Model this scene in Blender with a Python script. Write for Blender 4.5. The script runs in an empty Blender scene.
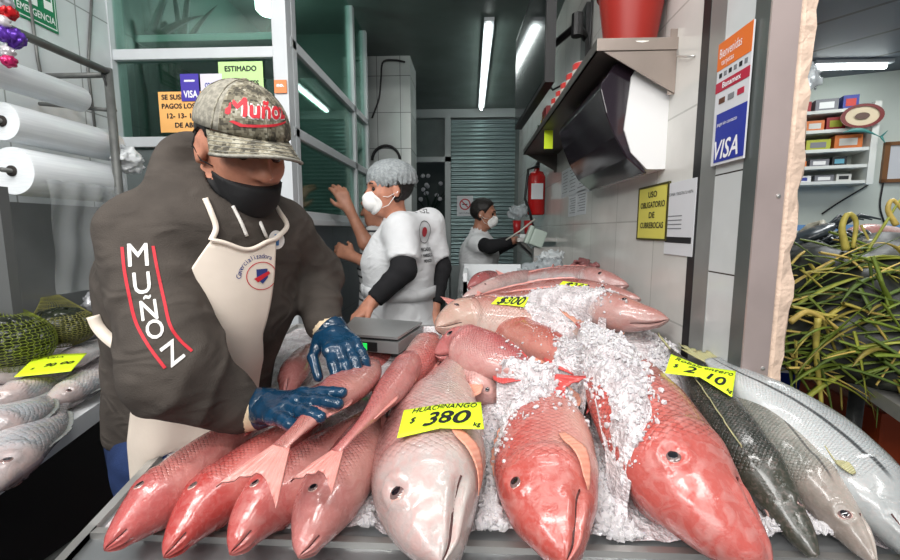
import bpy, bmesh, math, random
import numpy as np
from mathutils import Vector, Matrix
from mathutils.bvhtree import BVHTree
PI = math.pi
S = bpy.context.scene
COL = S.collection
random.seed(7)

# ------------------------------------------------------------ camera
F = 420.0
CAM = Vector((0, 0, 1.4))
cd = bpy.data.cameras.new('camera'); cd.lens = F / 900 * 36; cd.sensor_width = 36; cd.clip_start = .02
cam = bpy.data.objects.new('camera', cd); COL.objects.link(cam)
cam.location = CAM; cam.rotation_euler = (PI/2 - math.radians(6.8), 0, math.radians(2.7))
S.camera = cam
CR = cam.rotation_euler.to_matrix()

# ------------------------------------------------------------ world, lights, exposure
w = bpy.data.worlds.new('world'); S.world = w; w.use_nodes = True
w.node_tree.nodes['Background'].inputs[0].default_value = (.80, .86, .92, 1)
w.node_tree.nodes['Background'].inputs[1].default_value = .28
S.view_settings.view_transform = 'Standard'; S.view_settings.look = 'None'
S.view_settings.gamma = 1; S.view_settings.use_curve_mapping = False
S.view_settings.exposure = -0.12

def area(name, loc, target, sx, sy, power, col=(1, 1, 1)):
    l = bpy.data.lights.new(name, 'AREA'); l.shape = 'RECTANGLE'; l.size = sx; l.size_y = sy
    l.energy = power; l.color = col
    o = bpy.data.objects.new(name, l); COL.objects.link(o); o.location = loc
    o.rotation_euler = (Vector(target) - Vector(loc)).to_track_quat('-Z', 'Y').to_euler()
    return o
# fluorescent lamps of the market aisle, high above and behind the photographer, plus two added fill lights
area('aisle_and_fill_lamp', (-.95, -.4, 3.3), (-.8, 1.0, .95), 1.5, .15, 40, (1, .97, .93))
area('aisle_and_fill_lamp', (.9, -.4, 3.3), (.1, 1.0, .95), 1.5, .15, 26, (1, .98, .95))
area('aisle_and_fill_lamp', (.0, .5, 3.5), (.0, 1.0, .95), 1.5, .15, 20, (1, .98, .96))
area('aisle_and_fill_lamp', (-.3, -2.2, 2.5), (-.3, 1, 1.1), 2.2, .9, 50, (1, .97, .94))  # broad frontal fill added behind the camera
area('aisle_and_fill_lamp', (-1.3, -.9, 2.7), (.6, 1.4, 1.5), 1.4, .3, 34, (1, .99, .97))  # added fill from the left to brighten the right wall and poster
area('stall_lamp', (1.75, 1.9, 2.3), (1.7, 2.0, 0), 1.2, .2, 14, (.97, 1, 1))

# ------------------------------------------------------------ pixel helpers: a point of the place seen at a pixel
def ray(px, py):
    return CR @ Vector(((px - 450) / F, -(py - 280) / F, -1))
def PY(px, py, Y): r = ray(px, py); return CAM + r * (Y / r.y)
def PZ(px, py, z): r = ray(px, py); return CAM + r * ((z - CAM.z) / r.z)
def PX(px, py, x): r = ray(px, py); return CAM + r * (x / r.x)

# ------------------------------------------------------------ materials
def node(nt, typ, ins=None, **props):
    n = nt.nodes.new(typ)
    for k, v in props.items(): setattr(n, k, v)
    for k, v in (ins or {}).items():
        s = n.inputs[k]
        if isinstance(v, bpy.types.NodeSocket): nt.links.new(v, s)
        elif isinstance(v, bpy.types.Node): nt.links.new(v.outputs[0], s)
        else:
            if isinstance(v, (tuple, list)) and len(v) == 3 and s.type == 'RGBA': v = (*v, 1)
            s.default_value = v
    return n
def srgb(r, g, b):
    f = lambda c: (c/255/12.92) if c/255 <= .04045 else ((c/255 + .055)/1.055)**2.4
    return (f(r), f(g), f(b))
def newmat(name):
    m = bpy.data.materials.new(name); m.use_nodes = True
    nt = m.node_tree; b = nt.nodes['Principled BSDF']
    return m, nt, b
def ramp(nt, fac, stops, mode='LINEAR'):
    n = nt.nodes.new('ShaderNodeValToRGB'); cr = n.color_ramp; cr.interpolation = mode
    while len(cr.elements) < len(stops): cr.elements.new(.5)
    for e, (p, c) in zip(cr.elements, stops):
        e.position = p; e.color = (*c, 1) if len(c) == 3 else c
    nt.links.new(fac, n.inputs[0]); return n
def mix(nt, fac, a, b, blend='MIX'):
    n = nt.nodes.new('ShaderNodeMix'); n.data_type = 'RGBA'; n.blend_type = blend
    for idx, v in ((0, fac), (6, a), (7, b)):
        if isinstance(v, bpy.types.NodeSocket): nt.links.new(v, n.inputs[idx])
        elif isinstance(v, (tuple, list)): n.inputs[idx].default_value = (*v, 1) if len(v) == 3 else v
        else: n.inputs[idx].default_value = v
    return n.outputs[2]
def mth(nt, op, a, b=0.0, c=None, clamp=False):
    n = nt.nodes.new('ShaderNodeMath'); n.operation = op; n.use_clamp = clamp
    for i, v in enumerate((a, b, c)):
        if v is None: continue
        if isinstance(v, bpy.types.NodeSocket): nt.links.new(v, n.inputs[i])
        else: n.inputs[i].default_value = v
    return n.outputs[0]
def maprange(nt, v, a, b, c=0.0, d=1.0, smooth=True):
    n = node(nt, 'ShaderNodeMapRange', {'Value': v, 'From Min': a, 'From Max': b, 'To Min': c, 'To Max': d})
    if smooth: n.interpolation_type = 'SMOOTHSTEP'
    return n.outputs[0]
_mc = {}
def mat(name, col, rough=.5, metal=0, noise=0, nscale=20, bump=0, bscale=60, coat=0, emit=0, spec=.5, trans=0, sss=0, ior=1.45, alpha=1):
    if name in _mc: return _mc[name]
    m, nt, b = newmat(name); _mc[name] = m
    b.inputs['Base Color'].default_value = (*col, 1)
    b.inputs['Roughness'].default_value = rough; b.inputs['Metallic'].default_value = metal
    b.inputs['Coat Weight'].default_value = coat; b.inputs['Coat Roughness'].default_value = .08
    b.inputs['Specular IOR Level'].default_value = spec
    b.inputs['Transmission Weight'].default_value = trans; b.inputs['IOR'].default_value = ior
    b.inputs['Alpha'].default_value = alpha
    if sss:
        b.inputs['Subsurface Weight'].default_value = sss; b.inputs['Subsurface Radius'].default_value = (.01, .006, .004)
    if emit:
        b.inputs['Emission Color'].default_value = (*col, 1); b.inputs['Emission Strength'].default_value = emit
    tc = node(nt, 'ShaderNodeTexCoord')
    if noise:
        n = node(nt, 'ShaderNodeTexNoise', {'Vector': tc.outputs['Object'], 'Scale': nscale, 'Detail': 5.0})
        f = maprange(nt, n.outputs[0], .3, .7)
        lo = tuple(c*(1 - noise) for c in col); hi = tuple(min(1, c*(1 + noise*.6)) for c in col)
        nt.links.new(mix(nt, f, lo, hi), b.inputs['Base Color'])
    if bump:
        n = node(nt, 'ShaderNodeTexNoise', {'Vector': tc.outputs['Object'], 'Scale': bscale, 'Detail': 4.0})
        bp = node(nt, 'ShaderNodeBump', {'Strength': bump, 'Distance': .005, 'Height': n.outputs[0]})
        nt.links.new(bp.outputs[0], b.inputs['Normal'])
    return m
def tile_mat(name, axes, col, grout, tw, th, rough=.18, ox=0, oz=0, gw=.003, dirt=.12):
    m, nt, b = newmat(name)
    tc = node(nt, 'ShaderNodeTexCoord'); sp = node(nt, 'ShaderNodeSeparateXYZ', {0: tc.outputs['Object']})
    a = mth(nt, 'ADD', sp.outputs[axes[0]], ox + 50*tw); c = mth(nt, 'ADD', sp.outputs[axes[1]], oz + 50*th)
    v = node(nt, 'ShaderNodeCombineXYZ', {0: a, 1: c})
    br = node(nt, 'ShaderNodeTexBrick', {'Vector': v.outputs[0], 'Color1': col, 'Color2': tuple(x*.94 for x in col), 'Mortar': grout,
              'Scale': 1.0, 'Mortar Size': gw, 'Mortar Smooth': .2, 'Brick Width': tw, 'Row Height': th}, offset=0.0)
    n = node(nt, 'ShaderNodeTexNoise', {'Vector': tc.outputs['Object'], 'Scale': 5.0, 'Detail': 6.0})
    d = maprange(nt, n.outputs[0], .35, .75, 1 - dirt, 1.0)
    cc = node(nt, 'ShaderNodeCombineColor', {0: d, 1: d, 2: d})
    nt.links.new(mix(nt, 1.0, br.outputs[0], cc.outputs[0], 'MULTIPLY'), b.inputs['Base Color'])
    b.inputs['Roughness'].default_value = rough
    n2 = node(nt, 'ShaderNodeTexNoise', {'Vector': tc.outputs['Object'], 'Scale': 9.0})
    h = mth(nt, 'ADD', mth(nt, 'MULTIPLY', br.outputs['Fac'], -1.0), mth(nt, 'MULTIPLY', n2.outputs[0], .25))
    bp = node(nt, 'ShaderNodeBump', {'Strength': .35, 'Distance': .003, 'Height': h})
    nt.links.new(bp.outputs[0], b.inputs['Normal'])
    return m
def steel_mat(name, col=(.55, .55, .55), rough=.3, stretch=(2, 2, 60)):
    m, nt, b = newmat(name)
    tc = node(nt, 'ShaderNodeTexCoord'); mp = node(nt, 'ShaderNodeMapping', {'Vector': tc.outputs['Object'], 'Scale': stretch})
    n = node(nt, 'ShaderNodeTexNoise', {'Vector': mp.outputs[0], 'Scale': 4.0, 'Detail': 6.0})
    nt.links.new(maprange(nt, n.outputs[0], .3, .7, rough - .08, rough + .12), b.inputs['Roughness'])
    nt.links.new(mix(nt, n.outputs[0], tuple(c*.75 for c in col), col), b.inputs['Base Color'])
    b.inputs['Metallic'].default_value = 1.0
    return m
def glass_mat(name, tint=(.72, .86, .80), refl=1.0):
    m, nt, b = newmat(name)
    nt.nodes.remove(b)
    t = node(nt, 'ShaderNodeBsdfTransparent', {0: tint}); g = node(nt, 'ShaderNodeBsdfGlossy', {'Roughness': .02, 'Color': (.9, 1, .96)})
    fr = node(nt, 'ShaderNodeFresnel', {'IOR': 1.5})
    f = mth(nt, 'MULTIPLY', fr.outputs[0], refl, clamp=True)
    mx = node(nt, 'ShaderNodeMixShader', {0: f, 1: t.outputs[0], 2: g.outputs[0]})
    nt.links.new(mx.outputs[0], nt.nodes['Material Output'].inputs[0])
    return m

# ------------------------------------------------------------ objects
LOC = {}
def thing(name, label, cat, loc, group=None):
    o = bpy.data.objects.new(name, None); COL.objects.link(o); o.empty_display_size = .05
    o.location = loc; LOC[o.name] = Vector(loc); o['label'] = label; o['category'] = cat
    if group: o['group'] = group
    return o
def mk(name, V, Fc, m=None, parent=None, smooth=True, uv=None, loc=None, label=None, cat=None, group=None, kind=None, fm=None):
    """one mesh object from world-space vertices"""
    V = np.asarray(V, float).reshape(-1, 3)
    base = LOC[parent.name] if parent is not None else (Vector(loc) if loc is not None else Vector((0, 0, 0)))
    me = bpy.data.meshes.new(name)
    me.from_pydata((V - np.array(base)).tolist(), [], [list(map(int, f)) for f in Fc])
    if smooth: me.polygons.foreach_set('use_smooth', [True]*len(me.polygons))
    if uv is not None:
        l = me.uv_layers.new(name='UVMap'); uv = np.asarray(uv, float)
        li = np.zeros(len(me.loops), int); me.loops.foreach_get('vertex_index', li)
        l.data.foreach_set('uv', uv[li].ravel())
    for mm in (m if isinstance(m, (list, tuple)) else [m]):
        if mm is not None: me.materials.append(mm)
    if fm is not None: me.polygons.foreach_set('material_index', np.asarray(fm, int))
    me.update()
    o = bpy.data.objects.new(name, me); COL.objects.link(o)
    if parent is not None: o.parent = parent; LOC[o.name] = base
    else: o.location = base; LOC[o.name] = base
    if label: o['label'] = label
    if cat: o['category'] = cat
    if group: o['group'] = group
    if kind: o['kind'] = kind
    return o
def fixn(o):
    bm = bmesh.new(); bm.from_mesh(o.data); bmesh.ops.recalc_face_normals(bm, faces=bm.faces); bm.to_mesh(o.data); bm.free(); return o
class MB:
    """collects shapes for one mesh"""
    def __init__(s): s.V = []; s.F = []; s.M = []
    def add(s, V, Fc, mi=0):
        n = len(s.V); s.V += [tuple(v) for v in V]; s.F += [[i + n for i in f] for f in Fc]; s.M += [mi]*len(Fc); return s
    def box(s, lo, hi, mi=0, R=None, c=None, bev=0):
        lo = Vector(lo); hi = Vector(hi)
        bm = bmesh.new(); bmesh.ops.create_cube(bm, size=1)
        for v in bm.verts: v.co = Vector([(lo[i] + hi[i])/2 + v.co[i]*(hi[i] - lo[i]) for i in range(3)])
        if bev: bmesh.ops.bevel(bm, geom=list(bm.edges), offset=bev, segments=2, affect='EDGES', profile=.7)
        return s._bm(bm, mi, R, c)
    def _bm(s, bm, mi=0, R=None, c=None):
        bm.verts.index_update()
        V = [v.co.copy() for v in bm.verts]
        if R is not None:
            c = Vector(c) if c is not None else Vector((0, 0, 0)); V = [c + R @ (v - c) for v in V]
        Fc = [[v.index for v in f.verts] for f in bm.faces]; bm.free(); return s.add(V, Fc, mi)
    def tube(s, pts, r, n=10, mi=0, cap=True):
        pts = [Vector(p) for p in pts]; rs = r if isinstance(r, (list, tuple)) else [r]*len(pts)
        V = []; Fc = []; prev = None
        for i, p in enumerate(pts):
            t = (pts[min(i+1, len(pts)-1)] - pts[max(i-1, 0)]).normalized()
            if prev is None: a = t.orthogonal().normalized()
            else:
                a = prev - t*prev.dot(t); a = a.normalized() if a.length > 1e-6 else t.orthogonal().normalized()
            prev = a; b = t.cross(a)
            for k in range(n): V.append(p + (a*math.cos(2*PI*k/n) + b*math.sin(2*PI*k/n))*rs[i])
        for i in range(len(pts)-1):
            for k in range(n): Fc.append([i*n+k, i*n+(k+1) % n, (i+1)*n+(k+1) % n, (i+1)*n+k])
        if cap: Fc.append(list(range(n))[::-1]); Fc.append([(len(pts)-1)*n+k for k in range(n)])
        return s.add(V, Fc, mi)
    def lathe(s, prof, c, axis=(0, 0, 1), n=28, mi=0, capb=True, capt=True):
        c = Vector(c); ax = Vector(axis).normalized(); a = ax.orthogonal().normalized(); b = ax.cross(a); V = []; Fc = []
        for (r, h) in prof:
            for k in range(n): V.append(c + ax*h + (a*math.cos(2*PI*k/n) + b*math.sin(2*PI*k/n))*r)
        for i in range(len(prof)-1):
            for k in range(n): Fc.append([i*n+k, i*n+(k+1) % n, (i+1)*n+(k+1) % n, (i+1)*n+k])
        if capb: Fc.append(list(range(n))[::-1])
        if capt: Fc.append([(len(prof)-1)*n+k for k in range(n)])
        return s.add(V, Fc, mi)
    def sheet(s, poly, th, nrm, mi=0):
        """a flat polygon with thickness, back on poly, front towards nrm"""
        nv = Vector(nrm).normalized()*th; n = len(poly); V = [Vector(p) for p in poly] + [Vector(p) + nv for p in poly]
        Fc = [list(range(n)), [i + n for i in range(n)][::-1]] + [[i, (i+1) % n, (i+1) % n + n, i + n] for i in range(n)]
        return s.add(V, Fc, mi)
    def build(s, name, m, parent=None, smooth=False, **k):
        o = mk(name, s.V, s.F, m, parent, smooth, fm=s.M if isinstance(m, (list, tuple)) else None, **k); return fixn(o)
def auto_smooth(o, ang=40):
    me = o.data; bm = bmesh.new(); bm.from_mesh(me)
    for e in bm.edges:
        if len(e.link_faces) == 2 and e.calc_face_angle(0) > math.radians(ang): e.smooth = False
    for f in bm.faces: f.smooth = True
    bm.to_mesh(me); bm.free(); return o
def text_mesh(body, size, bold=0, shear=0, align='CENTER', spacing=1.0):
    c = bpy.data.curves.new('lettering', 'FONT'); c.body = body; c.size = size; c.shear = shear
    c.align_x = align; c.align_y = 'CENTER'; c.space_character = spacing; c.space_line = .9; c.resolution_u = 3
    o = bpy.data.objects.new('lettering', c); COL.objects.link(o)
    dg = bpy.context.evaluated_depsgraph_get(); me = bpy.data.meshes.new_from_object(o.evaluated_get(dg))
    V = [v.co.copy() for v in me.vertices]; Fc = [list(p.vertices) for p in me.polygons]
    bpy.data.objects.remove(o); bpy.data.curves.remove(c); bpy.data.meshes.remove(me)
    if bold:      # heavier strokes
        V0, F0 = V, Fc; V = []; Fc = []; n = len(V0)
        for k, (dx, dy) in enumerate(((0, 0), (1, .3), (-1, -.3), (.3, 1), (-.3, -1))):
            V += [v + Vector((dx*bold, dy*bold, k*1e-5)) for v in V0]; Fc += [[i + k*n for i in f] for f in F0]
    return V, Fc
def text(body, size, c, right, up, m, parent, name='lettering', bold=0, shear=0, lift=.0008, align='CENTER', fitw=None, sx=1, **k):
    V, Fc = text_mesh(body, size, bold, shear, align)
    c = Vector(c); r = Vector(right).normalized(); u = Vector(up); u = (u - r*u.dot(r)).normalized(); n = r.cross(u)
    if fitw and V:
        ww = max(v.x for v in V) - min(v.x for v in V); sx = fitw/max(ww, 1e-6)
    return mk(name, [c + r*v.x*sx + u*v.y + n*(lift + v.z*8) for v in V], Fc, m, parent, smooth=False, **k)

# ------------------------------------------------------------ distance-field bodies
def vnoise(P, seed=0):
    P = np.asarray(P, float); i = np.floor(P).astype(np.int64); f = P - i; f = f*f*(3 - 2*f)
    def h(x, y, z):
        n = (x*374761393 + y*668265263 + z*2147483647 + seed*1274126177) & 0xffffffff
        n = ((n ^ (n >> 13))*1274126177) & 0xffffffff
        return ((n ^ (n >> 16)) & 0xffff)/65535.0*2 - 1
    r = 0
    for dx in (0, 1):
        for dy in (0, 1):
            for dz in (0, 1):
                wgt = (f[..., 0] if dx else 1 - f[..., 0])*(f[..., 1] if dy else 1 - f[..., 1])*(f[..., 2] if dz else 1 - f[..., 2])
                r = r + wgt*h(i[..., 0]+dx, i[..., 1]+dy, i[..., 2]+dz)
    return r
def smin(a, b, k):
    h = np.clip(.5 + .5*(b - a)/k, 0, 1); return b*(1 - h) + a*h - k*h*(1 - h)
def smax(a, b, k): return -smin(-a, -b, k)
def scap(P, a, b, ra, rb):
    a = np.array(a, float); b = np.array(b, float); d = b - a; t = np.clip(((P - a) @ d)/max(d @ d, 1e-12), 0, 1)
    return np.linalg.norm(P - a - t[:, None]*d, axis=1) - (ra + (rb - ra)*t)
def sell(P, c, r, R=None):
    q = P - np.array(c, float)
    if R is not None: q = q @ np.array(R).T
    r = np.array(r, float); k0 = np.linalg.norm(q/r, axis=1); k1 = np.linalg.norm(q/(r*r), axis=1)
    return k0*(k0 - 1)/np.maximum(k1, 1e-9)
def union(ds, k):
    r = ds[0]
    for d in ds[1:]: r = smin(r, d, k)
    return r
def sdf_mesh(fn, lo, hi, h):
    lo = np.array(lo, float); hi = np.array(hi, float); n = np.ceil((hi - lo)/h).astype(int) + 1
    ax = [lo[i] + h*np.arange(n[i]) for i in range(3)]
    G = np.stack(np.meshgrid(*ax, indexing='ij'), -1).reshape(-1, 3)
    D = np.concatenate([fn(g) for g in np.array_split(G, max(1, len(G)//200000))]).reshape(n)
    ins = D < 0
    c = [(0,0,0),(1,0,0),(0,1,0),(1,1,0),(0,0,1),(1,0,1),(0,1,1),(1,1,1)]
    sl = lambda A, o: A[o[0]:n[0]-1+o[0], o[1]:n[1]-1+o[1], o[2]:n[2]-1+o[2]]
    cnt = sum(sl(ins, o).astype(int) for o in c); act = (cnt > 0) & (cnt < 8)
    idx = -np.ones(act.shape, int); idx[act] = np.arange(act.sum())
    acc = np.zeros((act.sum(), 3)); k = np.zeros(act.sum())
    E = [(0,1),(2,3),(4,5),(6,7),(0,2),(1,3),(4,6),(5,7),(0,4),(1,5),(2,6),(3,7)]
    for a, b in E:
        da = sl(D, c[a])[act]; db = sl(D, c[b])[act]; x = (da < 0) != (db < 0)
        t = np.where(x, da/np.where(x, da - db, 1), 0)
        p = np.array(c[a])[None]*(1 - t[:, None]) + np.array(c[b])[None]*t[:, None]
        acc += p*x[:, None]; k += x
    cell = np.argwhere(act); V = lo + h*(cell + acc/k[:, None])
    Fc = []
    for axn in range(3):
        u, v = [(1, 2), (2, 0), (0, 1)][axn]
        s0 = [slice(1, n[0]-1), slice(1, n[1]-1), slice(1, n[2]-1)]; s0[axn] = slice(0, n[axn]-1); s1 = list(s0); s1[axn] = slice(1, n[axn])
        A = ins[tuple(s0)]; B = ins[tuple(s1)]; base = [1, 1, 1]; base[axn] = 0
        for fl, msk in ((0, A & ~B), (1, ~A & B)):
            q = np.argwhere(msk) + np.array(base); eu = np.zeros(3, int); eu[u] = 1; ev = np.zeros(3, int); ev[v] = 1
            g = lambda w_: idx[w_[:, 0], w_[:, 1], w_[:, 2]]
            Q = np.stack([g(q - eu - ev), g(q - ev), g(q), g(q - eu)], 1)
            Fc.append(Q if fl == 0 else Q[:, ::-1])
    return V, np.concatenate(Fc)
def bvh(V, Fc): return BVHTree.FromPolygons([tuple(v) for v in V], [tuple(int(i) for i in f) for f in Fc])
def project(V, Fc, tree, direction, lift, sub=.006):
    """lay a flat shape (lettering, stripe) on a surface along a direction"""
    tris = []
    for f in Fc:
        for k in range(1, len(f)-1): tris.append((Vector(V[f[0]]), Vector(V[f[k]]), Vector(V[f[k+1]])))
    done = []
    while tris:
        a, b, c = tris.pop(); L = [(b-a).length, (c-b).length, (a-c).length]; m_ = max(L)
        if m_ <= sub: done.append((a, b, c)); continue
        i = L.index(m_); a, b, c = ((a, b, c), (b, c, a), (c, a, b))[i]; h = (a+b)/2; tris += [(a, h, c), (h, b, c)]
    bm = bmesh.new()
    for t in done: bm.faces.new([bm.verts.new(v) for v in t])
    bmesh.ops.remove_doubles(bm, verts=bm.verts, dist=3e-6)
    d = Vector(direction).normalized(); bad = []; hs = [-(v.co.dot(d)) for v in bm.verts]; h0 = min(hs) if hs else 0; thin = bool(hs) and max(hs) - h0 < 2e-4; ex = {v: ((-(v.co.dot(d)) - h0)*4 if thin else 0) for v in bm.verts}
    for v in bm.verts:
        hit = tree.ray_cast(v.co - d*.6, d)
        if hit[0] is None: bad.append(v)
        else: v.co = hit[0] - d*(lift + ex[v])
    if bad: bmesh.ops.delete(bm, geom=bad, context='VERTS')
    bm.verts.index_update()
    out = ([v.co.copy() for v in bm.verts], [[v.index for v in f.verts] for f in bm.faces]); bm.free(); return out
def catmull(pts, n):
    P = np.array(pts, float); P = np.vstack([2*P[0] - P[1], P, 2*P[-1] - P[-2]]); out = []
    for i in range(1, len(P)-2):
        for t in np.linspace(0, 1, 24, endpoint=False):
            a, b, c_, d = P[i-1:i+3]
            out.append(.5*((2*b) + (c_ - a)*t + (2*a - 5*b + 4*c_ - d)*t*t + (3*b - a - 3*c_ + d)*t**3))
    out.append(P[-2]); out = np.array(out); L = np.r_[0, np.cumsum(np.linalg.norm(np.diff(out, axis=0), axis=1))]
    s = np.linspace(0, L[-1], n); return np.stack([np.interp(s, L, out[:, k]) for k in range(3)], 1), L[-1]
# ================================================================ SETTING
XW = .60                      # right wall plane
WHITE = srgb(214, 216, 214)
M_tile_r = tile_mat('wall tiles', (1, 2), srgb(216, 215, 210), srgb(184, 184, 178), .36, .30, .16, ox=.03, oz=.07)
M_tile_l = tile_mat('pale tiles', (1, 2), srgb(204, 210, 212), srgb(150, 154, 154), .30, .40, .2, ox=.1, oz=.12)
M_tile_p = tile_mat('pillar tiles', (0, 2), srgb(190, 196, 194), srgb(110, 112, 112), .2, .3, .2)
M_tile_d = tile_mat('dado tiles', (1, 2), srgb(86, 92, 100), srgb(50, 54, 60), .3, .3, .3)
M_alu = mat('white aluminium', srgb(192, 197, 200), .35, 0, .05, 6)
M_ceil = mat('ceiling paint', srgb(92, 104, 100), .45, 0, .2, 3)
M_floor = mat('wet floor', srgb(48, 46, 45), .35, 0, .3, 6)
M_black = mat('black rubber', (.012, .012, .013), .45)
M_dark = mat('void shadow and crate black', (.02, .019, .02), .7)  # black for the painted shadow under the left counter, and for a crate
M_steel = mat('brushed steel', (.52, .51, .49), .34, .75, .12, 6)
M_steelc = mat('column steel with pink reflection', (.50, .41, .39), .36, .45, .12, 5)  # pink reflection of the fish is put into this steel's colour
M_glass = glass_mat('green glass', (.66, .79, .75), .55)
M_lampw = mat('tube light glow', (.93, 1, .97), .5, emit=13)

def struct(name, mb, m, **k):
    return mb.build(name, m, kind='structure', **k)
struct('floor', MB().box((-3, -1, -.05), (5, 5.6, 0)), M_floor)
struct('ceiling', MB().box((-1.7, 2.2, 2.86), (.72, 5.5, 2.92)), M_ceil)
struct('wall_right', MB().box((XW, 1.115, 0), (XW+.085, 5.4, 2.86)), M_tile_r)
# back wall: dark panel on the left with a doorway, shutter on the right
Mb = mat('back wall paint', srgb(96, 108, 106), .5, 0, .15, 4)
d0 = PY(410, 200, 5.35).x; d1 = PY(448, 200, 5.35).x; zt = PY(430, 160, 5.35).z
mb = MB().box((d1, 5.38, 0), (XW+.1, 5.46, 2.86)).box((-1.7, 5.38, 0), (d0-.02, 5.46, 2.86)).box((d0-.02, 5.38, zt), (d1, 5.46, 2.86))
struct('wall_back', mb, Mb)
fr = MB()
for a in (d0, d1): fr.box((a-.035, 5.30, 0), (a+.035, 5.385, 2.80 if a == d1 else zt+.03))
fr.box((d0-.035, 5.30, zt-.03), (d1+.035, 5.385, zt+.03)).box((d0-.3, 5.31, 2.76), (XW, 5.385, 2.86))
struct('door_1', fr, mat('grey door frame', srgb(150, 158, 158), .4))
struct('wall_beyond', MB().box((-1.2, 6.2, 0), (.6, 6.26, 2.9)), mat('far room paint', srgb(70, 80, 78), .7))
# roller shutter, corrugated
sx0, sx1 = d1+.04, XW-.05; V = []; Fc = []; nz = 150
for i in range(nz+1):
    z = .95 + (2.74-.95)*i/nz; y = 5.345 + .012*math.sin(i*PI/2.0)
    V += [(sx0, y, z), (sx1, y, z)]
for i in range(nz): Fc.append([2*i, 2*i+1, 2*i+3, 2*i+2])
sh = mk('roller_shutter', V, Fc, mat('shutter steel', srgb(118, 138, 138), .28, .55, .08, 5), smooth=True, loc=None, label='grey green corrugated roller shutter closing the back wall', cat='shutter')
struct('wall_dado_back', MB().box((d1+.02, 5.30, 0), (XW, 5.37, .95)), mat('pale dado', srgb(142, 150, 150), .4, 0, .1, 4))
# left hand wall of the aisle and the glazed booth
XL = -1.56; YB = 1.88; XB = -.80
struct('wall_left', MB().box((XL-.12, .3, 0), (XL, YB+.02, 3.2)), M_tile_l)
zb = PY(130, 143, YB).z; zm = PY(200, 55, YB).z
struct('wall_booth', MB().box((XL, YB, 0), (XB, YB+.1, zb-.03)), mat('booth panel', srgb(96, 104, 104), .4, 0, .1, 5))
f = MB()
def bar(a, b, r=.03):
    lo = [min(a[i], b[i]) - r for i in range(3)]; hi = [max(a[i], b[i]) + r for i in range(3)]; f.box(lo, hi, bev=.004)
xa, xb = PY(117, 80, YB).x, PY(279, 80, YB).x
f.box((xb-.01, YB-.03, 0), (XB+.02, YB+.08, 3.2), bev=.005)
f.box((XL+.005, YB-.03, zb-.03), (xa+.005, YB+.05, 3.2))
bar((xa, YB, zb), (xb, YB, zb), .022); bar((xa, YB, zm), (xb, YB, zm), .022); bar((xa, YB, 3.15), (xb, YB, 3.15), .03)
struct('window_1', f, M_alu)
f = MB()
y0, y1 = YB+.03, 2.93
zu0, zu1 = PX(300, 57, XB).z, PX(355, 111, XB).z; zu = (zu0+zu1)/2
zl = (PX(305, 141, XB).z + PX(356, 166, XB).z)/2; zs = PX(340, 219, XB).z
for z in (3.1, zu, zl, zs): bar((XB, y0, z), (XB, y1+.35, z), .022)
for y in (y0+.02, y1): bar((XB, y, zs), (XB, y, 3.1), .022)
bar((XB, y1+.35, zs), (XB, y1+.35, 3.1), .022)
struct('window_2', f, M_alu)
struct('window_3', MB().box((xa, YB-.003, zb), (xb, YB+.003, 3.12)), M_glass)
struct('window_4', MB().box((XB-.003, y0, zs), (XB+.003, y1+.35, 3.1)), M_glass)
struct('wall_booth_side', MB().box((XB-.05, YB+.09, 0), (XB+.01, 3.75, zs-.02)), M_tile_d)
struct('trim_1', MB().box((XB-.1, YB+.0, zs-.045), (XB+.05, 3.3, zs-.015), bev=.005), M_alu)
struct('wall_booth_inside', MB().box((XL-.1, 3.3, 0), (XB-.02, 3.4, 3.2)), mat('booth inside paint', srgb(62, 84, 78), .5, 0, .15, 3))
struct('wall_booth_far', MB().box((XL-.1, YB+.1, 0), (XL, 3.3, 3.2)), mat('booth inside paint', srgb(62, 84, 78), .5))
struct('ceiling_booth', MB().box((XL-.1, YB+.05, 3.14), (XB, 3.4, 3.2)), M_ceil)
xp0, xp1 = PY(374, 150, 3.72).x, PY(411, 150, 3.72).x
struct('wall_pillar', MB().box((xp0-.2, 3.72, 0), (xp1, 4.1, 2.87)), M_tile_p)
struct('wall_passage', MB().box((XB-.9, 3.72, 0), (xp0-.1, 3.82, 2.87)), mat('booth inside paint', srgb(62, 84, 78), .5))

# right wall end: slot, steel strip, tiles, steel cladding, raw plaster
def strip(name, p0, p1, m, dx=0, zlo=.5, zhi=2.9):
    ya = PX(p0, 230, XW+dx).y; yb = PX(p1, 230, XW+dx).y
    return struct(name, MB().box((XW+dx, min(ya, yb), zlo), (XW+.085, max(ya, yb), zhi)), m)
strip('trim_2', 689, 696, M_black, -.002)
strip('trim_3', 696, 711, mat('grey strip', (.30, .31, .30), .35, .4, .1, 6), -.001)
M_tile_e = tile_mat('end tiles', (1, 2), srgb(208, 212, 212), srgb(70, 66, 62), .30, .235, .15, ox=.05, oz=.113, gw=.002)
strip('wall_end_tiles', 711, 744, M_tile_e, 0)
yc = PX(754, 230, XW).y
ye = PX(741, 230, XW).y
struct('trim_4', MB().box((XW-.004, yc, 0), (XW+.0, ye+.004, 2.9)), mat('cladding with dark green reflection', (.12, .135, .13), .3, .4, .1, 5))  # dark green reflection on this column face is painted into its colour
xe = PY(783, 190, yc).x
struct('trim_5', MB().box((XW-.004, yc-.005, 0), (xe, yc+.0, 2.9)), M_steelc)
sc_ = MB()
for zz in (1.47, 1.1, 1.9): sc_.lathe([(.005, 0), (.004, .002), (0.001, .003)], (XW+.04, yc-.005, zz), (0, -1, 0), 10)
struct('trim_6', sc_, M_steel)
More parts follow.
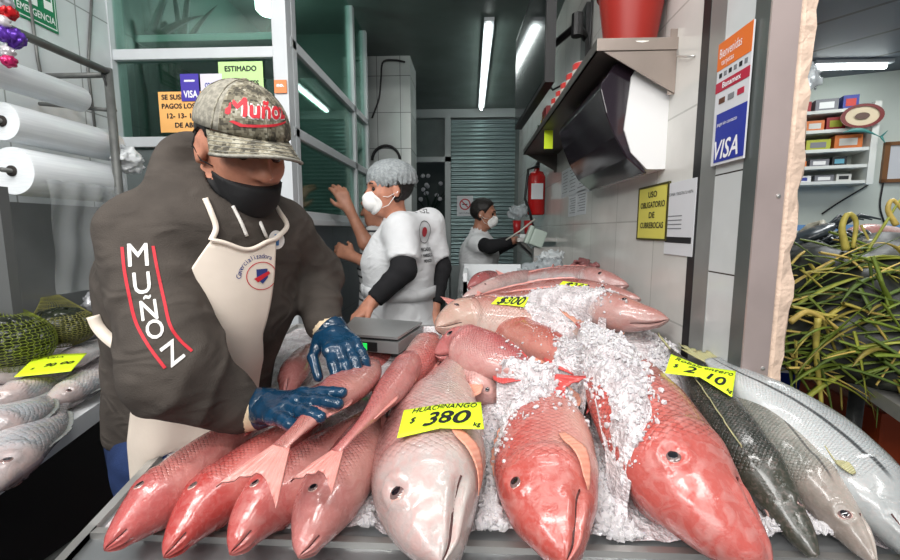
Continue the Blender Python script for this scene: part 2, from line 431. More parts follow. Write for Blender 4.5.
# broken plaster edge
random.seed(3); V = []; Fc = []; n = 90; xo = PY(799, 190, yc+.02).x
for i in range(n+1):
    z = .0 + 2.9*i/n; j = random.uniform(-.006, .006) + .004*math.sin(i*.7)
    V += [(xe-.004, yc+.004, z), (xe+.25*(xo-xe), yc-.002+random.uniform(-.002, .002), z), (xo-.012+j, yc+random.uniform(-.002, .004), z), (xo+j, yc+.018+random.uniform(-.004, .004), z),
          (xo+j*.6, yc+.14, z), (xe-.01, yc+.16, z)]
for i in range(n):
    for k in range(6): Fc.append([6*i+k, 6*i+(k+1) % 6, 6*i+6+(k+1) % 6, 6*i+6+k])
Mpl = mat('raw plaster', srgb(222, 196, 176), .85, 0, .12, 30, .6, 90)
pl = fixn(mk('wall_end_plaster', V, Fc, Mpl, smooth=False, kind='structure'))
struct('wall_end_core', MB().box((XW+.001, yc+.001, 0), (min(xe-.002, XW+.085), 1.12, 2.9)), Mpl)

# ---- neighbouring stall on the right
ca, sa = math.cos(.33), math.sin(.33)
def NB(s, d, z):      # s along its back wall from left to right, d towards us
    o = Vector((1.55, 3.0, 0)); return o + Vector((ca, -sa, 0))*s + Vector((-sa, -ca, 0))*d + Vector((0, 0, z))
def nbox(mb, s0, s1, d0_, d1_, z0, z1, mi=0, bev=0):
    bm = bmesh.new(); bmesh.ops.create_cube(bm, size=1)
    if bev: bmesh.ops.bevel(bm, geom=list(bm.edges), offset=bev, segments=2, affect='EDGES')
    V = [NB(s0 + (v.co.x+.5)*(s1-s0), d0_ + (v.co.y+.5)*(d1_-d0_), z0 + (v.co.z+.5)*(z1-z0)) for v in bm.verts]
    bm.verts.index_update(); mb.add(V, [[v.index for v in f_.verts] for f_ in bm.faces], mi); bm.free(); return mb
struct('wall_stall_back', nbox(MB(), -.9, 3.2, -.1, 0, 0, 2.5), mat('stall wall paint', srgb(196, 204, 196), .6, 0, .06, 3))
m, nt, b = newmat('stall ceiling panels')
tc = node(nt, 'ShaderNodeTexCoord'); mp = node(nt, 'ShaderNodeMapping', {'Vector': tc.outputs['Object'], 'Rotation': (0, 0, .9)})
br = node(nt, 'ShaderNodeTexBrick', {'Vector': mp.outputs[0], 'Color1': srgb(104, 112, 122), 'Color2': srgb(96, 104, 114), 'Mortar': srgb(40, 44, 50), 'Scale': 1.0, 'Mortar Size': .012, 'Brick Width': 4.0, 'Row Height': .36})
nn = node(nt, 'ShaderNodeTexNoise', {'Vector': tc.outputs['Object'], 'Scale': 3.0, 'Detail': 5.0})
nt.links.new(mix(nt, maprange(nt, nn.outputs[0], .5, .75, 0, .3), br.outputs[0], srgb(120, 112, 112)), b.inputs['Base Color']); b.inputs['Roughness'].default_value = .5
struct('ceiling_stall', MB().box((XW+.13, 1.0, 2.32), (5, 3.9, 2.4)), m)
# ================================================================ THE FISH COUNTER
def bed(y): return .862 + (1.04-.862)*min(max((y-.55)/.7, 0), 1)
tl0 = PZ(72, 562, bed(.56)); 
TX0 = tl0.x; TX1 = .60; TYF = PZ(450, 556, bed(.5)).y; TYB = 2.45
M_glassy = mat('counter steel', (.50, .52, .53), .3, .7, .15, 5)
ct = thing('display_counter', 'long stainless steel fish counter heaped with ice and red snappers', 'counter', ((TX0+TX1)/2, 1.4, 0))
YL = 1.50; XL2 = -.05         # behind the scale the counter narrows to a strip along the tiles
def xr(y): return TX1-.012 if y > yc-.02 else .70
def xl(y): return TX0 if y <= YL else XL2
ys = [TYF, .55, yc-.03, yc-.0201, .9, 1.25, YL, YL+.0005, TYB]; V = []; Fc = []
for y in ys: V += [(xl(y), y, bed(y)), (xr(y), y, bed(y)), (xl(y), y, bed(y)-.03), (xr(y), y, bed(y)-.03)]
for i in range(len(ys)-1):
    a = 4*i; Fc += [[a, a+1, a+5, a+4], [a+2, a+6, a+7, a+3], [a, a+4, a+6, a+2], [a+1, a+3, a+7, a+5]]
Fc += [[0, 2, 3, 1], [4*(len(ys)-1)+k for k in (0, 1, 3, 2)]]
fixn(mk('bed', V, Fc, M_glassy, ct, smooth=False))
mb = MB()
for i in range(len(ys)-3):
    a, b_ = ys[i], ys[i+1]
    mb.add([(TX0-.012, a, bed(a)-.03), (TX0+.004, a, bed(a)-.03), (TX0+.004, a, bed(a)+.012), (TX0-.012, a, bed(a)+.012),
            (TX0-.012, b_, bed(b_)-.03), (TX0+.004, b_, bed(b_)-.03), (TX0+.004, b_, bed(b_)+.012), (TX0-.012, b_, bed(b_)+.012)],
           [[0, 1, 2, 3], [4, 7, 6, 5], [0, 4, 5, 1], [1, 5, 6, 2], [2, 6, 7, 3], [3, 7, 4, 0]])
mb.box((TX0-.012, TYF-.014, bed(TYF)-.05), (.70, TYF, bed(TYF)+.008)).box((XL2-.012, YL, bed(YL)-.03), (XL2+.002, TYB, bed(YL)+.012)).box((TX0, YL-.002, bed(YL)-.03), (XL2, YL+.012, bed(YL)+.012))
mb.build('rim', M_steel, ct)
for x, y in ((TX0+.06, TYF+.08), (.64, TYF+.08), (TX0+.06, 1.42), (.02, 2.3), (.5, 2.3)):
    MB().tube([(x, y, 0), (x, y, bed(y)-.03)], .022).build('leg', M_steel, ct)
MB().box((TX0+.02, TYF+.04, .28), (.55, 1.45, .30)).box((XL2+.02, 1.45, .28), (.55, 2.35, .30)).build('lower_shelf', M_steel, ct)

# ---------------------------------------------------------------- fish
PROF = {
 'snapper': dict(d=[(0, .06), (.02, .22), (.06, .42), (.12, .66), (.19, .86), (.28, .98), (.37, 1), (.5, .95), (.65, .74), (.8, .45), (.92, .27), (1, .26)],
                 v=[(0, .08), (.02, .28), (.06, .46), (.12, .62), (.20, .80), (.30, .93), (.4, .96), (.52, .92), (.65, .70), (.8, .40), (.92, .25), (1, .25)],
                 w=[(0, .14), (.02, .30), (.06, .48), (.12, .70), (.20, .90), (.28, 1), (.38, 1), (.52, .92), (.68, .64), (.82, .34), (.94, .16), (1, .12)]),
 'snook':   dict(d=[(0, .05), (.04, .22), (.12, .46), (.22, .74), (.34, .95), (.45, 1), (.6, .9), (.75, .66), (.88, .42), (1, .32)],
                 v=[(0, .10), (.04, .32), (.12, .56), (.22, .80), (.34, .97), (.45, 1), (.6, .9), (.75, .6), (.88, .4), (1, .30)],
                 w=[(0, .12), (.04, .36), (.12, .62), (.22, .88), (.34, 1), (.5, 1), (.65, .82), (.8, .5), (.92, .25), (1, .16)]),
 'round':   dict(d=[(0, .05), (.05, .30), (.15, .66), (.27, .93), (.4, 1), (.55, .92), (.72, .62), (.88, .28), (1, .2)],
                 v=[(0, .06), (.05, .28), (.15, .6), (.28, .9), (.42, 1), (.56, .9), (.72, .58), (.88, .27), (1, .2)],
                 w=[(0, .15), (.05, .4), (.15, .75), (.28, 1), (.45, .95), (.65, .6), (.85, .28), (1, .15)]),
}
def pinterp(pr, u):
    xs = np.array([p[0] for p in pr]); ysv = np.array([p[1] for p in pr])
    # smooth cubic through the stations
    m = np.gradient(ysv, xs); i = np.clip(np.searchsorted(xs, u) - 1, 0, len(xs)-2); h = xs[i+1]-xs[i]; t = (u - xs[i])/h
    return (2*t**3-3*t**2+1)*ysv[i] + (t**3-2*t**2+t)*h*m[i] + (-2*t**3+3*t**2)*ysv[i+1] + (t**3-t**2)*h*m[i+1]
M_eye = [mat('eye ring', srgb(206, 166, 156), .12, coat=1), mat('eye iris', srgb(112, 90, 88), .08, coat=1), mat('eye pupil', (.008, .008, .012), .04, coat=1), mat('eye white', srgb(190, 180, 176), .1, coat=1)]
M_mouth = mat('mouth inside', srgb(70, 26, 24), .3)
def fin_mat(name, c1, c2):
    if name in _mc: return _mc[name]
    m, nt, b = newmat(name); _mc[name] = m
    uvn = node(nt, 'ShaderNodeTexCoord'); sp = node(nt, 'ShaderNodeSeparateXYZ', {0: uvn.outputs['UV']})
    n = node(nt, 'ShaderNodeTexNoise', {'Vector': uvn.outputs['Object'], 'Scale': 40.0})
    wv = mth(nt, 'SINE', mth(nt, 'MULTIPLY', sp.outputs[1], 75.0))
    f = mth(nt, 'ADD', mth(nt, 'MULTIPLY', wv, .10), n.outputs[0], clamp=True)
    nt.links.new(mix(nt, f, c1, c2), b.inputs['Base Color'])
    bp = node(nt, 'ShaderNodeBump', {'Strength': .35, 'Distance': .001, 'Height': wv}); nt.links.new(bp.outputs[0], b.inputs['Normal'])
    b.inputs['Roughness'].default_value = .28; b.inputs['Subsurface Weight'].default_value = .15; b.inputs['Subsurface Radius'].default_value = (.006, .003, .002)
    return m
def des(c_, k=.0):
    g = .3*c_[0] + .5*c_[1] + .2*c_[2]; return tuple((x*(1-k) + g*k)*.72 for x in c_)
def skin(name, back, flank, belly, head, blot=None, blotamt=.5, sc=.0075, L=.6, H=.06, scale_dark=.35, line=0, seed=0, rough=.24, hmix=.75, fpos=(.25, .55, .85)):
    back, flank, belly, head = des(back), des(flank), des(belly), des(head); blot = des(blot) if blot else None
    m, nt, b = newmat(name)
    tc = node(nt, 'ShaderNodeTexCoord'); sp = node(nt, 'ShaderNodeSeparateXYZ', {0: tc.outputs['UV']}); u, v = sp.outputs[0], sp.outputs[1]
    mp = node(nt, 'ShaderNodeMapping', {'Vector': tc.outputs['Object'], 'Location': (seed*3.1, seed*1.7, 0)})
    n1 = node(nt, 'ShaderNodeTexNoise', {'Vector': mp.outputs[0], 'Scale': 14.0, 'Detail': 5.0, 'Distortion': .6})
    n2 = node(nt, 'ShaderNodeTexNoise', {'Vector': mp.outputs[0], 'Scale': 34.0, 'Detail': 6.0, 'Distortion': 1.2})
    n3 = node(nt, 'ShaderNodeTexNoise', {'Vector': mp.outputs[0], 'Scale': 160.0, 'Detail': 3.0})
    c = mth(nt, 'COSINE', mth(nt, 'MULTIPLY', v, 2*PI))
    fb = mth(nt, 'ADD', maprange(nt, c, 1, -1, 0, 1, False), mth(nt, 'MULTIPLY', mth(nt, 'SUBTRACT', n1.outputs[0], .5), .55), clamp=True)
    base = ramp(nt, fb, [(fpos[0], back), (fpos[1], flank), (fpos[2], belly)]).outputs[0]
    hm = mth(nt, 'MULTIPLY', maprange(nt, mth(nt, 'ADD', u, mth(nt, 'MULTIPLY', mth(nt, 'SUBTRACT', n1.outputs[0], .5), .10)), .30, .22), hmix)
    base = mix(nt, hm, base, head)
    if blot:
        f = mth(nt, 'MULTIPLY', maprange(nt, n2.outputs[0], .40, .74), blotamt); base = mix(nt, f, base, blot)
    base = mix(nt, maprange(nt, n3.outputs[0], .45, .8, 0, .12), base, srgb(226, 190, 184))
    # scales: rounded diamonds in staggered rows
    su = mth(nt, 'MULTIPLY', u, L/sc); sv = mth(nt, 'MULTIPLY', v, 2*PI*H*.85/sc)
    cv = node(nt, 'ShaderNodeCombineXYZ', {0: mth(nt, 'ADD', su, sv), 1: mth(nt, 'SUBTRACT', su, sv)})
    vo = node(nt, 'ShaderNodeTexVoronoi', {'Vector': cv.outputs[0], 'Scale': .70, 'Randomness': .22}, feature='F1')
    edge = maprange(nt, vo.outputs[0], .36, .68)
    smask = mth(nt, 'MULTIPLY', maprange(nt, u, .225, .27), maprange(nt, c, -.85, -.35))
    sd = mth(nt, 'MULTIPLY', mth(nt, 'MULTIPLY', edge, smask), scale_dark)
    base = mix(nt, sd, base, tuple(x*.30 for x in back), 'MIX')
    if line:
        lf = mth(nt, 'MULTIPLY', maprange(nt, mth(nt, 'ABSOLUTE', mth(nt, 'SUBTRACT', c, mth(nt, 'MULTIPLY', mth(nt, 'SUBTRACT', .5, u), .35))), .07, .02), maprange(nt, u, .2, .26))
        base = mix(nt, mth(nt, 'MULTIPLY', lf, line), base, (.02, .022, .024))
    nt.links.new(base, b.inputs['Base Color'])
    r = maprange(nt, n2.outputs[0], .3, .7, rough - .08, rough + .16); nt.links.new(r, b.inputs['Roughness'])
    b.inputs['Coat Weight'].default_value = .45; b.inputs['Coat Roughness'].default_value = .12
    b.inputs['Subsurface Weight'].default_value = .08; b.inputs['Subsurface Radius'].default_value = (.010, .004, .003)
    hgt = mth(nt, 'ADD', mth(nt, 'MULTIPLY', mth(nt, 'MULTIPLY', edge, smask), -1.0), mth(nt, 'ADD', mth(nt, 'MULTIPLY', n2.outputs[0], 1.1), mth(nt, 'MULTIPLY', n3.outputs[0], .45)))
    bp = node(nt, 'ShaderNodeBump', {'Strength': .7, 'Distance': .0016, 'Height': hgt}); nt.links.new(bp.outputs[0], b.inputs['Normal'])
    return m

FISH_TREES = []
def fish(name, label, cat, pts, H, W, nh=(0, 0, 1), flip=False, prof='snapper', sk=None, fm=None, group=None, nh2=None,
         tail=.9, tail_dir=None, pect=None, dors=.35, eye=.17, eyet=64, eyer=.0, mouth=True, gape=0, detail=1, nu=84, nv=44, mth_=126, anal=True, em=None, mlen=.135):
    P, L = catmull(pts, nu); pr = PROF[prof]; us = np.linspace(0, 1, nu)
    us = np.linspace(0, 1, nu)**1.25; Ls = np.r_[0, np.cumsum(np.linalg.norm(np.diff(P, axis=0), axis=1))]/L
    P = np.stack([np.interp(us, Ls, P[:, k]) for k in range(3)], 1)
    T = np.gradient(P, axis=0); T /= np.linalg.norm(T, axis=1)[:, None]
    nh = np.array(nh, float); nhb = np.array(nh2 if nh2 is not None else nh, float)
    Nh = nh[None]*(1 - us[:, None]) + nhb[None]*us[:, None]
    Nn = Nh - T*(Nh*T).sum(1)[:, None]; Nn /= np.linalg.norm(Nn, axis=1)[:, None]
    D = np.cross(-T, Nn)*(-1 if flip else 1)
    dd = pinterp(pr['d'], us)*H; vv = pinterp(pr['v'], us)*H; ww = pinterp(pr['w'], us)*W
    def surf(u, th, off=0.0):
        u = np.atleast_1d(np.asarray(u, float)); th = np.atleast_1d(np.asarray(th, float))
        ip = lambda A: np.stack([np.interp(u, us, A[:, k]) for k in range(3)], 1)
        p, d_, n_, t_ = ip(P), ip(D), ip(Nn), ip(T)
        c = np.cos(th); s = np.sin(th); h = np.where(c > 0, np.interp(u, us, dd), np.interp(u, us, vv)); wv = np.interp(u, us, ww)
        e = .90; cx = np.sign(c)*np.abs(c)**e; sx = np.sign(s)*np.abs(s)**.96
        q = p + d_*(cx*h)[:, None] + n_*(sx*wv)[:, None]
        nrm = d_*(c/np.maximum(h, 1e-4))[:, None] + n_*(s/np.maximum(wv, 1e-4))[:, None]; nrm /= np.linalg.norm(nrm, axis=1)[:, None]
        side = np.abs(s)
        # gill cover edge, cheek, mouth cleft, eye socket
        ue = .275 + .035*np.cos(2*(th % PI) - PI) * 1.0
        bump = .085*H*side**2*np.clip((u - .12)/.13, 0, 1)*(1/(1 + np.exp((u - ue)*220)))
        up = .205 + .03*np.cos(2*(th % PI) - PI); bump = bump - .018*H*side**2*np.exp(-((u - up)/.006)**2)*(prof != 'snook')
        if mouth:
            tm = np.radians(mth_); ta = np.where(th > PI, 2*PI - th, th)
            tmu = tm + (u*3.0)*.25
            g = np.exp(-((ta - tmu)/.11)**2)*np.clip((mlen - u)/.03, 0, 1); lip = np.exp(-((ta - tmu + .26)/.15)**2)*np.clip((mlen - .015 - u)/.03, 0, 1)
            bump = bump - .12*H*g + .06*H*lip + .05*H*np.exp(-((ta - tmu - .24)/.15)**2)*np.clip((mlen - .015 - u)/.03, 0, 1)
        et = np.radians(eyet); ta = np.where(th > PI, 2*PI - th, th); re = (eyer or .17*H)
        de = np.sqrt(((u - eye)*L)**2 + ((ta - et)*np.interp(u, us, dd)*.95)**2)/re
        bump = bump + .06*H*np.exp(-((de - 1.25)/.35)**2) - .05*H*np.exp(-(de/.8)**2)
        lump = vnoise(q*22.0, 3)*.028*H
        return q + nrm*(bump + off + lump)[:, None], nrm, d_, t_
    tt = np.linspace(0, 2*PI, nv, endpoint=False); U, TH = np.meshgrid(us, tt, indexing='ij')
    Q, _, _, _ = surf(U.ravel(), TH.ravel())
    V = list(Q); uv = np.stack([U.ravel(), TH.ravel()/(2*PI)], 1)
    # seam column so that the map closes
    Fc = []
    V2 = Q.reshape(nu, nv, 3); V2 = np.concatenate([V2, V2[:, :1]], 1); UV = np.stack([np.repeat(us[:, None], nv+1, 1), np.repeat(np.linspace(0, 1, nv+1)[None], nu, 0)], 2)
    n1 = nv + 1; V = V2.reshape(-1, 3); uv = UV.reshape(-1, 2)
    i, j = np.meshgrid(np.arange(nu-1), np.arange(nv), indexing='ij'); a = (i*n1 + j).ravel(); quads = np.stack([a, a+1, a+n1+1, a+n1], 1)
    Fc = quads.tolist()
    tip = P[0] - T[0]*ww[0]*.5; V = np.vstack([V, tip[None], P[-1][None]]); uv = np.vstack([uv, [[0, .4]], [[1, .4]]])
    k0 = nu*n1
    Fc += [[k0, j+1, j] for j in range(nv)] + [[k0+1, (nu-1)*n1+j, (nu-1)*n1+j+1] for j in range(nv)]
    vol = np.dot(np.cross(V2[nu//3, 1]-V2[nu//3, 0], V2[nu//3+1, 0]-V2[nu//3, 0]), V2[nu//3, 0]-P[nu//3])
    if vol < 0: Fc = [f_[::-1] for f_ in Fc]
    c0 = P.mean(0); base = (c0[0], c0[1], V[:, 2].min())
    root = thing(name, label, cat, base, group)
    bo = mk('body', V, Fc, sk, root, uv=uv); FISH_TREES.append((V, Fc))
    # eyes
    for sgn in ((1, -1) if detail else (1,)):
        th = np.radians(eyet)*sgn; q, n_, d_, t_ = surf(eye, th); q, n_ = q[0], n_[0]; re = (eyer or .17*H)
        a = Vector(t_[0]); nn = Vector(n_); a = (a - nn*a.dot(nn)).normalized(); b_ = nn.cross(a); prof_ = [(0, .30), (.45, .27), (.5, .26), (.80, .16), (.85, .12), (1.12, -.12)]; ns = 20
        Ve = []; Fe = []; Me = []
        for (r_, h_) in prof_[1:]:
            for k in range(ns): Ve.append(Vector(q) + nn*(h_*re) + (a*math.cos(2*PI*k/ns) + b_*math.sin(2*PI*k/ns))*(r_*re))
        Ve.append(Vector(q) + nn*(.30*re)); cidx = len(Ve)-1
        for k in range(ns): Fe.append([cidx, k, (k+1) % ns]); Me.append(2)
        for i_ in range(len(prof_)-2):
            for k in range(ns):
                Fe.append([i_*ns+k, i_*ns+ns+k, i_*ns+ns+(k+1) % ns, i_*ns+(k+1) % ns]); Me.append((2, 1, 1, 0)[i_] if i_ < 4 else 0)
        mk('eye', Ve, Fe, em or M_eye[:3], root, fm=Me)
    # mouth cleft
    if mouth and detail:
        u_ = np.linspace(.004, mlen - .01, 16); tm = np.radians(mth_) + u_*.75
        for sgn in (1, -1):
            q, n_, _, _ = surf(u_, tm*sgn, 0.0)
            MB().tube([tuple(x + y*(.0012 + .008*H)) for x, y in zip(q, n_)], [max(.0006, .036*H*(1 - .6*x/mlen)) for x in u_], 6).build('mouth', M_mouth, root, smooth=True) if sgn == 1 else None
    # fins
    def fin(nm, A, B, th=.0012, wav=0.0):
        """blade between the root line A and the edge line B"""
        A = np.array(A); B = np.array(B); m_ = len(A); ns_ = 7; G = []
        for k in range(ns_): t = k/(ns_-1); G.append(A*(1-t) + B*t)
        G = np.array(G); nr = np.cross(G[1, m_//2] - G[0, m_//2], A[-1]-A[0]); nr = nr/max(np.linalg.norm(nr), 1e-9)
        for k in range(ns_):
            for j_ in range(m_): G[k, j_] += nr*wav*math.sin(j_*2.1 + k*.8)*(k/(ns_-1))
        Vf = np.vstack([(G + nr*th).reshape(-1, 3), (G - nr*th*.6).reshape(-1, 3)]); n0 = ns_*m_; Ff = []
        uvf = np.array([[k/(ns_-1), j_/(m_-1)] for k in range(ns_) for j_ in range(m_)]*2)
        for k in range(ns_-1):
            for j_ in range(m_-1):
                a_ = k*m_+j_; Ff.append([a_, a_+1, a_+m_+1, a_+m_]); Ff.append([n0+a_, n0+a_+m_, n0+a_+m_+1, n0+a_+1])
        rim = [j_ for j_ in range(m_)] + [k*m_+m_-1 for k in range(1, ns_)] + [(ns_-1)*m_+j_ for j_ in range(m_-2, -1, -1)] + [k*m_ for k in range(ns_-2, 0, -1)]
        for x, y in zip(rim, rim[1:]+rim[:1]): Ff.append([x, y, y+n0, x+n0])
        return fixn(mk(nm, Vf, Ff, fm, root, uv=uvf))
    if tail:
        t_ = T[-1] if tail_dir is None else np.array(tail_dir, float)/np.linalg.norm(tail_dir); d_ = D[-1]; hl = max(dd[-1], vv[-1]); m_ = 17; s = np.linspace(-1, 1, m_)
        A = [P[-1] - T[-1]*.008 + d_*hl*.95*x for x in s]
        B = [P[-1] + t_*tail*H*1.12*(.62*abs(x)**1.3 + .80) + d_*tail*H*1.05*x for x in s]
        fin('tail_fin', A, B, .0016, .003)
    if dors:
        u_ = np.linspace(.30, .84, 22); A, _, d_, t_ = surf(u_, u_*0, -.002)
        hh = dors*H*np.interp(u_, [.3, .36, .5, .62, .78, .84], [.3, 1, .9, .8, .75, .2])*(1 + .16*np.where(np.arange(22) % 2 == 0, 1, -1)*(u_ < .6))
        B = A + d_*hh[:, None]*.8 + t_*hh[:, None]*.75; fin('dorsal_fin', A, B, .001, .001)
    if anal:
        u_ = np.linspace(.66, .84, 8); A, _, d_, t_ = surf(u_, u_*0 + PI, -.002); hh = .32*H*np.interp(u_, [.66, .7, .84], [.5, 1, .3])
        fin('anal_fin', A, A - d_*hh[:, None]*.8 + t_*hh[:, None]*.8)
    if pect is not None:
        (u0, t0, u1, t1, wid) = pect[:5]; lift = pect[5] if len(pect) > 5 else .004; m_ = 9; s = np.linspace(0, 1, 12)
        th = np.radians(t0 + (t1 - t0)*s); uu = u0 + (u1 - u0)*s
        q, n_, d_, t_ = surf(uu, th, lift); q = q + n_*(.006*np.sin(s*PI))[:, None]
        tang = np.gradient(q, axis=0); tang /= np.linalg.norm(tang, axis=1)[:, None]; sd = np.cross(n_, tang); sd /= np.linalg.norm(sd, axis=1)[:, None]
        wd = wid*np.interp(s, [0, .15, .45, .8, 1], [.3, .62, .8, .5, .06])
        A = q - sd*wd[:, None]*.5; B = q + sd*wd[:, None]*.5; fin('pectoral_fin', A, B, .001)
    return root
def ZB(W, *a):
    out = []
    for x, y, e in a:
        z = .95
        for _ in range(12): z = .5*z + .5*(bed(PZ(x, y, z).y) + W*.95 + .012 + e)
        out.append(tuple(PZ(x, y, z)))
    return out
def Z(*a): return [tuple(PZ(x, y, z)) for x, y, z in a]

c = srgb
FIN_P = fin_mat('pink fin', c(222, 162, 154), c(208, 128, 120)); FIN_R = fin_mat('red fin', c(206, 92, 88), c(186, 66, 64))
FIN_O = fin_mat('salmon fin', c(232, 176, 152), c(222, 138, 116)); FIN_Y = fin_mat('yellow fin', c(186, 180, 128), c(168, 166, 132)); FIN_G = fin_mat('grey fin', c(150, 152, 150), c(120, 124, 124))
def SK(i, *a, **k): return skin('fish skin', *a, seed=i, **k)
G1 = 'red snappers with their heads along the front edge'
# front row, heads towards the aisle
fish('red_snapper', 'deep pink snapper at the left end of the front row, under the dark sleeve', 'fish',
     ZB(.046, (106, 549, 0), (150, 508, 0), (203, 462, 0), (243, 430, 0), (285, 402, 0)), .050, .046, (-.25, .1, 1), sk=SK(1, c(186, 78, 78), c(206, 104, 100), c(226, 146, 138), c(208, 92, 90), c(178, 72, 70), .5, L=.6, H=.05), fm=FIN_R, group=G1, tail=.8, dors=.3, eyet=90, eye=.21, mth_=150, eyer=.0105, mlen=.075)
fish('red_snapper', 'vivid red snapper, second from the left in the front row', 'fish',
     ZB(.046, (165, 556, 0), (205, 507, 0), (256, 464, 0), (300, 430, 0), (345, 398, 0)), .052, .046, (-.3, .1, 1), sk=SK(2, c(180, 58, 58), c(198, 84, 80), c(216, 120, 112), c(196, 60, 56), c(216, 128, 122), .4, L=.6, H=.05, scale_dark=.42), fm=FIN_R, group=G1, tail=.8, dors=.3, eyet=90, eye=.21, mth_=150, eyer=.0105, mlen=.075)
fish('red_snapper', 'red snapper third from the left, a forked tail lying over its back', 'fish',
     ZB(.048, (231, 553, 0), (264, 508, 0), (310, 468, 0), (350, 432, 0), (385, 400, 0)), .053, .048, (-.25, .1, 1), sk=SK(3, c(186, 74, 74), c(206, 100, 96), c(226, 148, 140), c(208, 88, 84), c(232, 164, 156), .45, L=.6, H=.05), fm=FIN_R, group=G1, tail=.8, dors=.25, eyet=90, eye=.21, mth_=150, eyer=.0105, mlen=.075)
fish('red_snapper', 'paler pink snapper fourth from the left, beside the large pale one', 'fish',
     ZB(.048, (299, 556, 0), (322, 512, 0), (348, 470, 0), (366, 428, 0), (380, 395, 0)), .058, .048, (-.12, .1, 1), sk=SK(4, c(204, 112, 110), c(218, 138, 132), c(230, 168, 158), c(216, 138, 132), c(198, 96, 94), .35, L=.55, H=.055), fm=FIN_P, group=G1, tail=.8, dors=.2, eyet=86, eye=.21, mth_=150, eyer=.0105, mlen=.075)
fish('red_snapper', 'large pale silvery pink snapper under the 380 price card', 'fish',
     ZB(.06, (440, 566, 0), (432, 520, 0), (430, 465, 0), (440, 405, 0), (458, 352, 0)), .106, .074, (-.1, -.1, 1), sk=SK(5, c(204, 142, 138), c(214, 188, 182), c(226, 204, 190), c(208, 200, 196), c(214, 164, 158), .65, L=.7, H=.1, sc=.010, scale_dark=.2, hmix=.75), fm=FIN_O, group=G1,
     pect=(.34, 116, .155, 166, .040, .006), dors=.15, tail=.6, eye=.165, eyet=56, eyer=.0165, mth_=122, mlen=.19)
fish('red_snapper', 'bright red snapper with its nape under crushed ice, middle of the front row', 'fish',
     ZB(.054, (564, 564, 0), (554, 525, 0), (547, 470, 0), (545, 420, 0), (548, 365, 0)), .094, .066, (-.15, -.1, 1), sk=SK(6, c(212, 96, 88), c(218, 132, 124), c(236, 186, 172), c(208, 88, 78), c(228, 158, 150), .6, L=.7, H=.09, sc=.010, scale_dark=.12, hmix=.85), fm=FIN_O, group=G1,
     pect=(.36, 108, .17, 142, .036, .006), dors=.15, tail=.6, eye=.20, eyet=52, eyer=.0145, mth_=124, mlen=.18)
fish('red_snapper', 'biggest bright red snapper with scaly back, at the right of the front row', 'fish',
     Z((764, 572, .92), (720, 525, .955), (674, 465, .99), (636, 402, 1.045), (606, 356, 1.095), (583, 326, 1.125)), .105, .078, (.05, -.15, 1), nh2=(.45, -.3, 1), sk=SK(7, c(222, 98, 88), c(208, 124, 114), c(196, 132, 118), c(220, 106, 98), c(240, 190, 184), .4, L=.95, H=.1, sc=.0105, scale_dark=.5, hmix=.8), fm=FIN_O, group=G1,
     dors=.0, tail=.5, eye=.205, eyet=60, eyer=.0150, mth_=122, nu=110, nv=60, mlen=.17)
# the pile the man is handling
G2 = 'red snappers in the pile at the worker\'s hands'
fish('red_snapper', 'pink snapper under the blue gloves, its forked tail hanging towards the aisle', 'fish',
     Z((372, 362, 1.06), (354, 380, 1.075), (324, 407, 1.085), (298, 430, 1.08), (280, 447, 1.07)), .056, .032, (-.1, -.25, 1), flip=True, sk=SK(8, c(196, 108, 104), c(196, 120, 112), c(214, 150, 142), c(196, 104, 100), c(170, 110, 96), .45, L=.5, H=.05), fm=FIN_P, group=G2, tail=1.0, tail_dir=(-.12, -.9, -.28), dors=.2)
fish('red_snapper', 'slender pink snapper lying right of the gloves, tail towards the aisle', 'fish',
     Z((418, 352, 1.05), (400, 378, 1.06), (374, 412, 1.07), (350, 437, 1.065), (336, 452, 1.055)), .040, .034, (-.3, -.2, 1), flip=True, sk=SK(9, c(204, 108, 108), c(212, 126, 122), c(224, 150, 144), c(208, 116, 114), c(190, 84, 84), .35, L=.45, H=.04), fm=FIN_P, group=G2, tail=1.15, tail_dir=(-.20, -.9, -.2), dors=.2)
fish('red_snapper', 'white and pink mottled snapper in front of the steel scale', 'fish',
     Z((432, 338, 1.05), (422, 356, 1.05), (408, 382, 1.03), (392, 420, .99)), .050, .044, (.1, -.3, 1), sk=SK(10, c(212, 118, 112), c(222, 156, 148), c(232, 196, 188), c(220, 150, 144), c(204, 90, 86), .5, L=.4, H=.05), fm=FIN_P, group=G2, tail=.7, dors=.2)
fish('red_snapper', 'pink snapper standing on its tail behind the raised glove', 'fish',
     Z((284, 402, 1.0), (291, 380, 1.03), (302, 360, 1.045), (325, 340, 1.04)), .040, .032, (-.5, -.6, .5), sk=SK(11, c(206, 118, 116), c(218, 146, 140), c(228, 172, 164), c(214, 132, 128), c(196, 98, 96), .4, L=.35, H=.04), fm=FIN_P, group=G2, tail=.6, dors=.2)
fish('red_snapper', 'rosy snapper lying between the two gloves in front of the scale', 'fish',
     Z((412, 350, .99), (385, 362, 1.0), (345, 378, 1.0), (300, 395, .98)), .052, .040, (0, -.5, 1), sk=SK(12, c(206, 108, 104), c(222, 140, 134), c(230, 168, 160), c(214, 128, 124), c(196, 90, 88), .4, L=.4, H=.05), fm=FIN_P, group=G2, tail=.6, dors=.2)
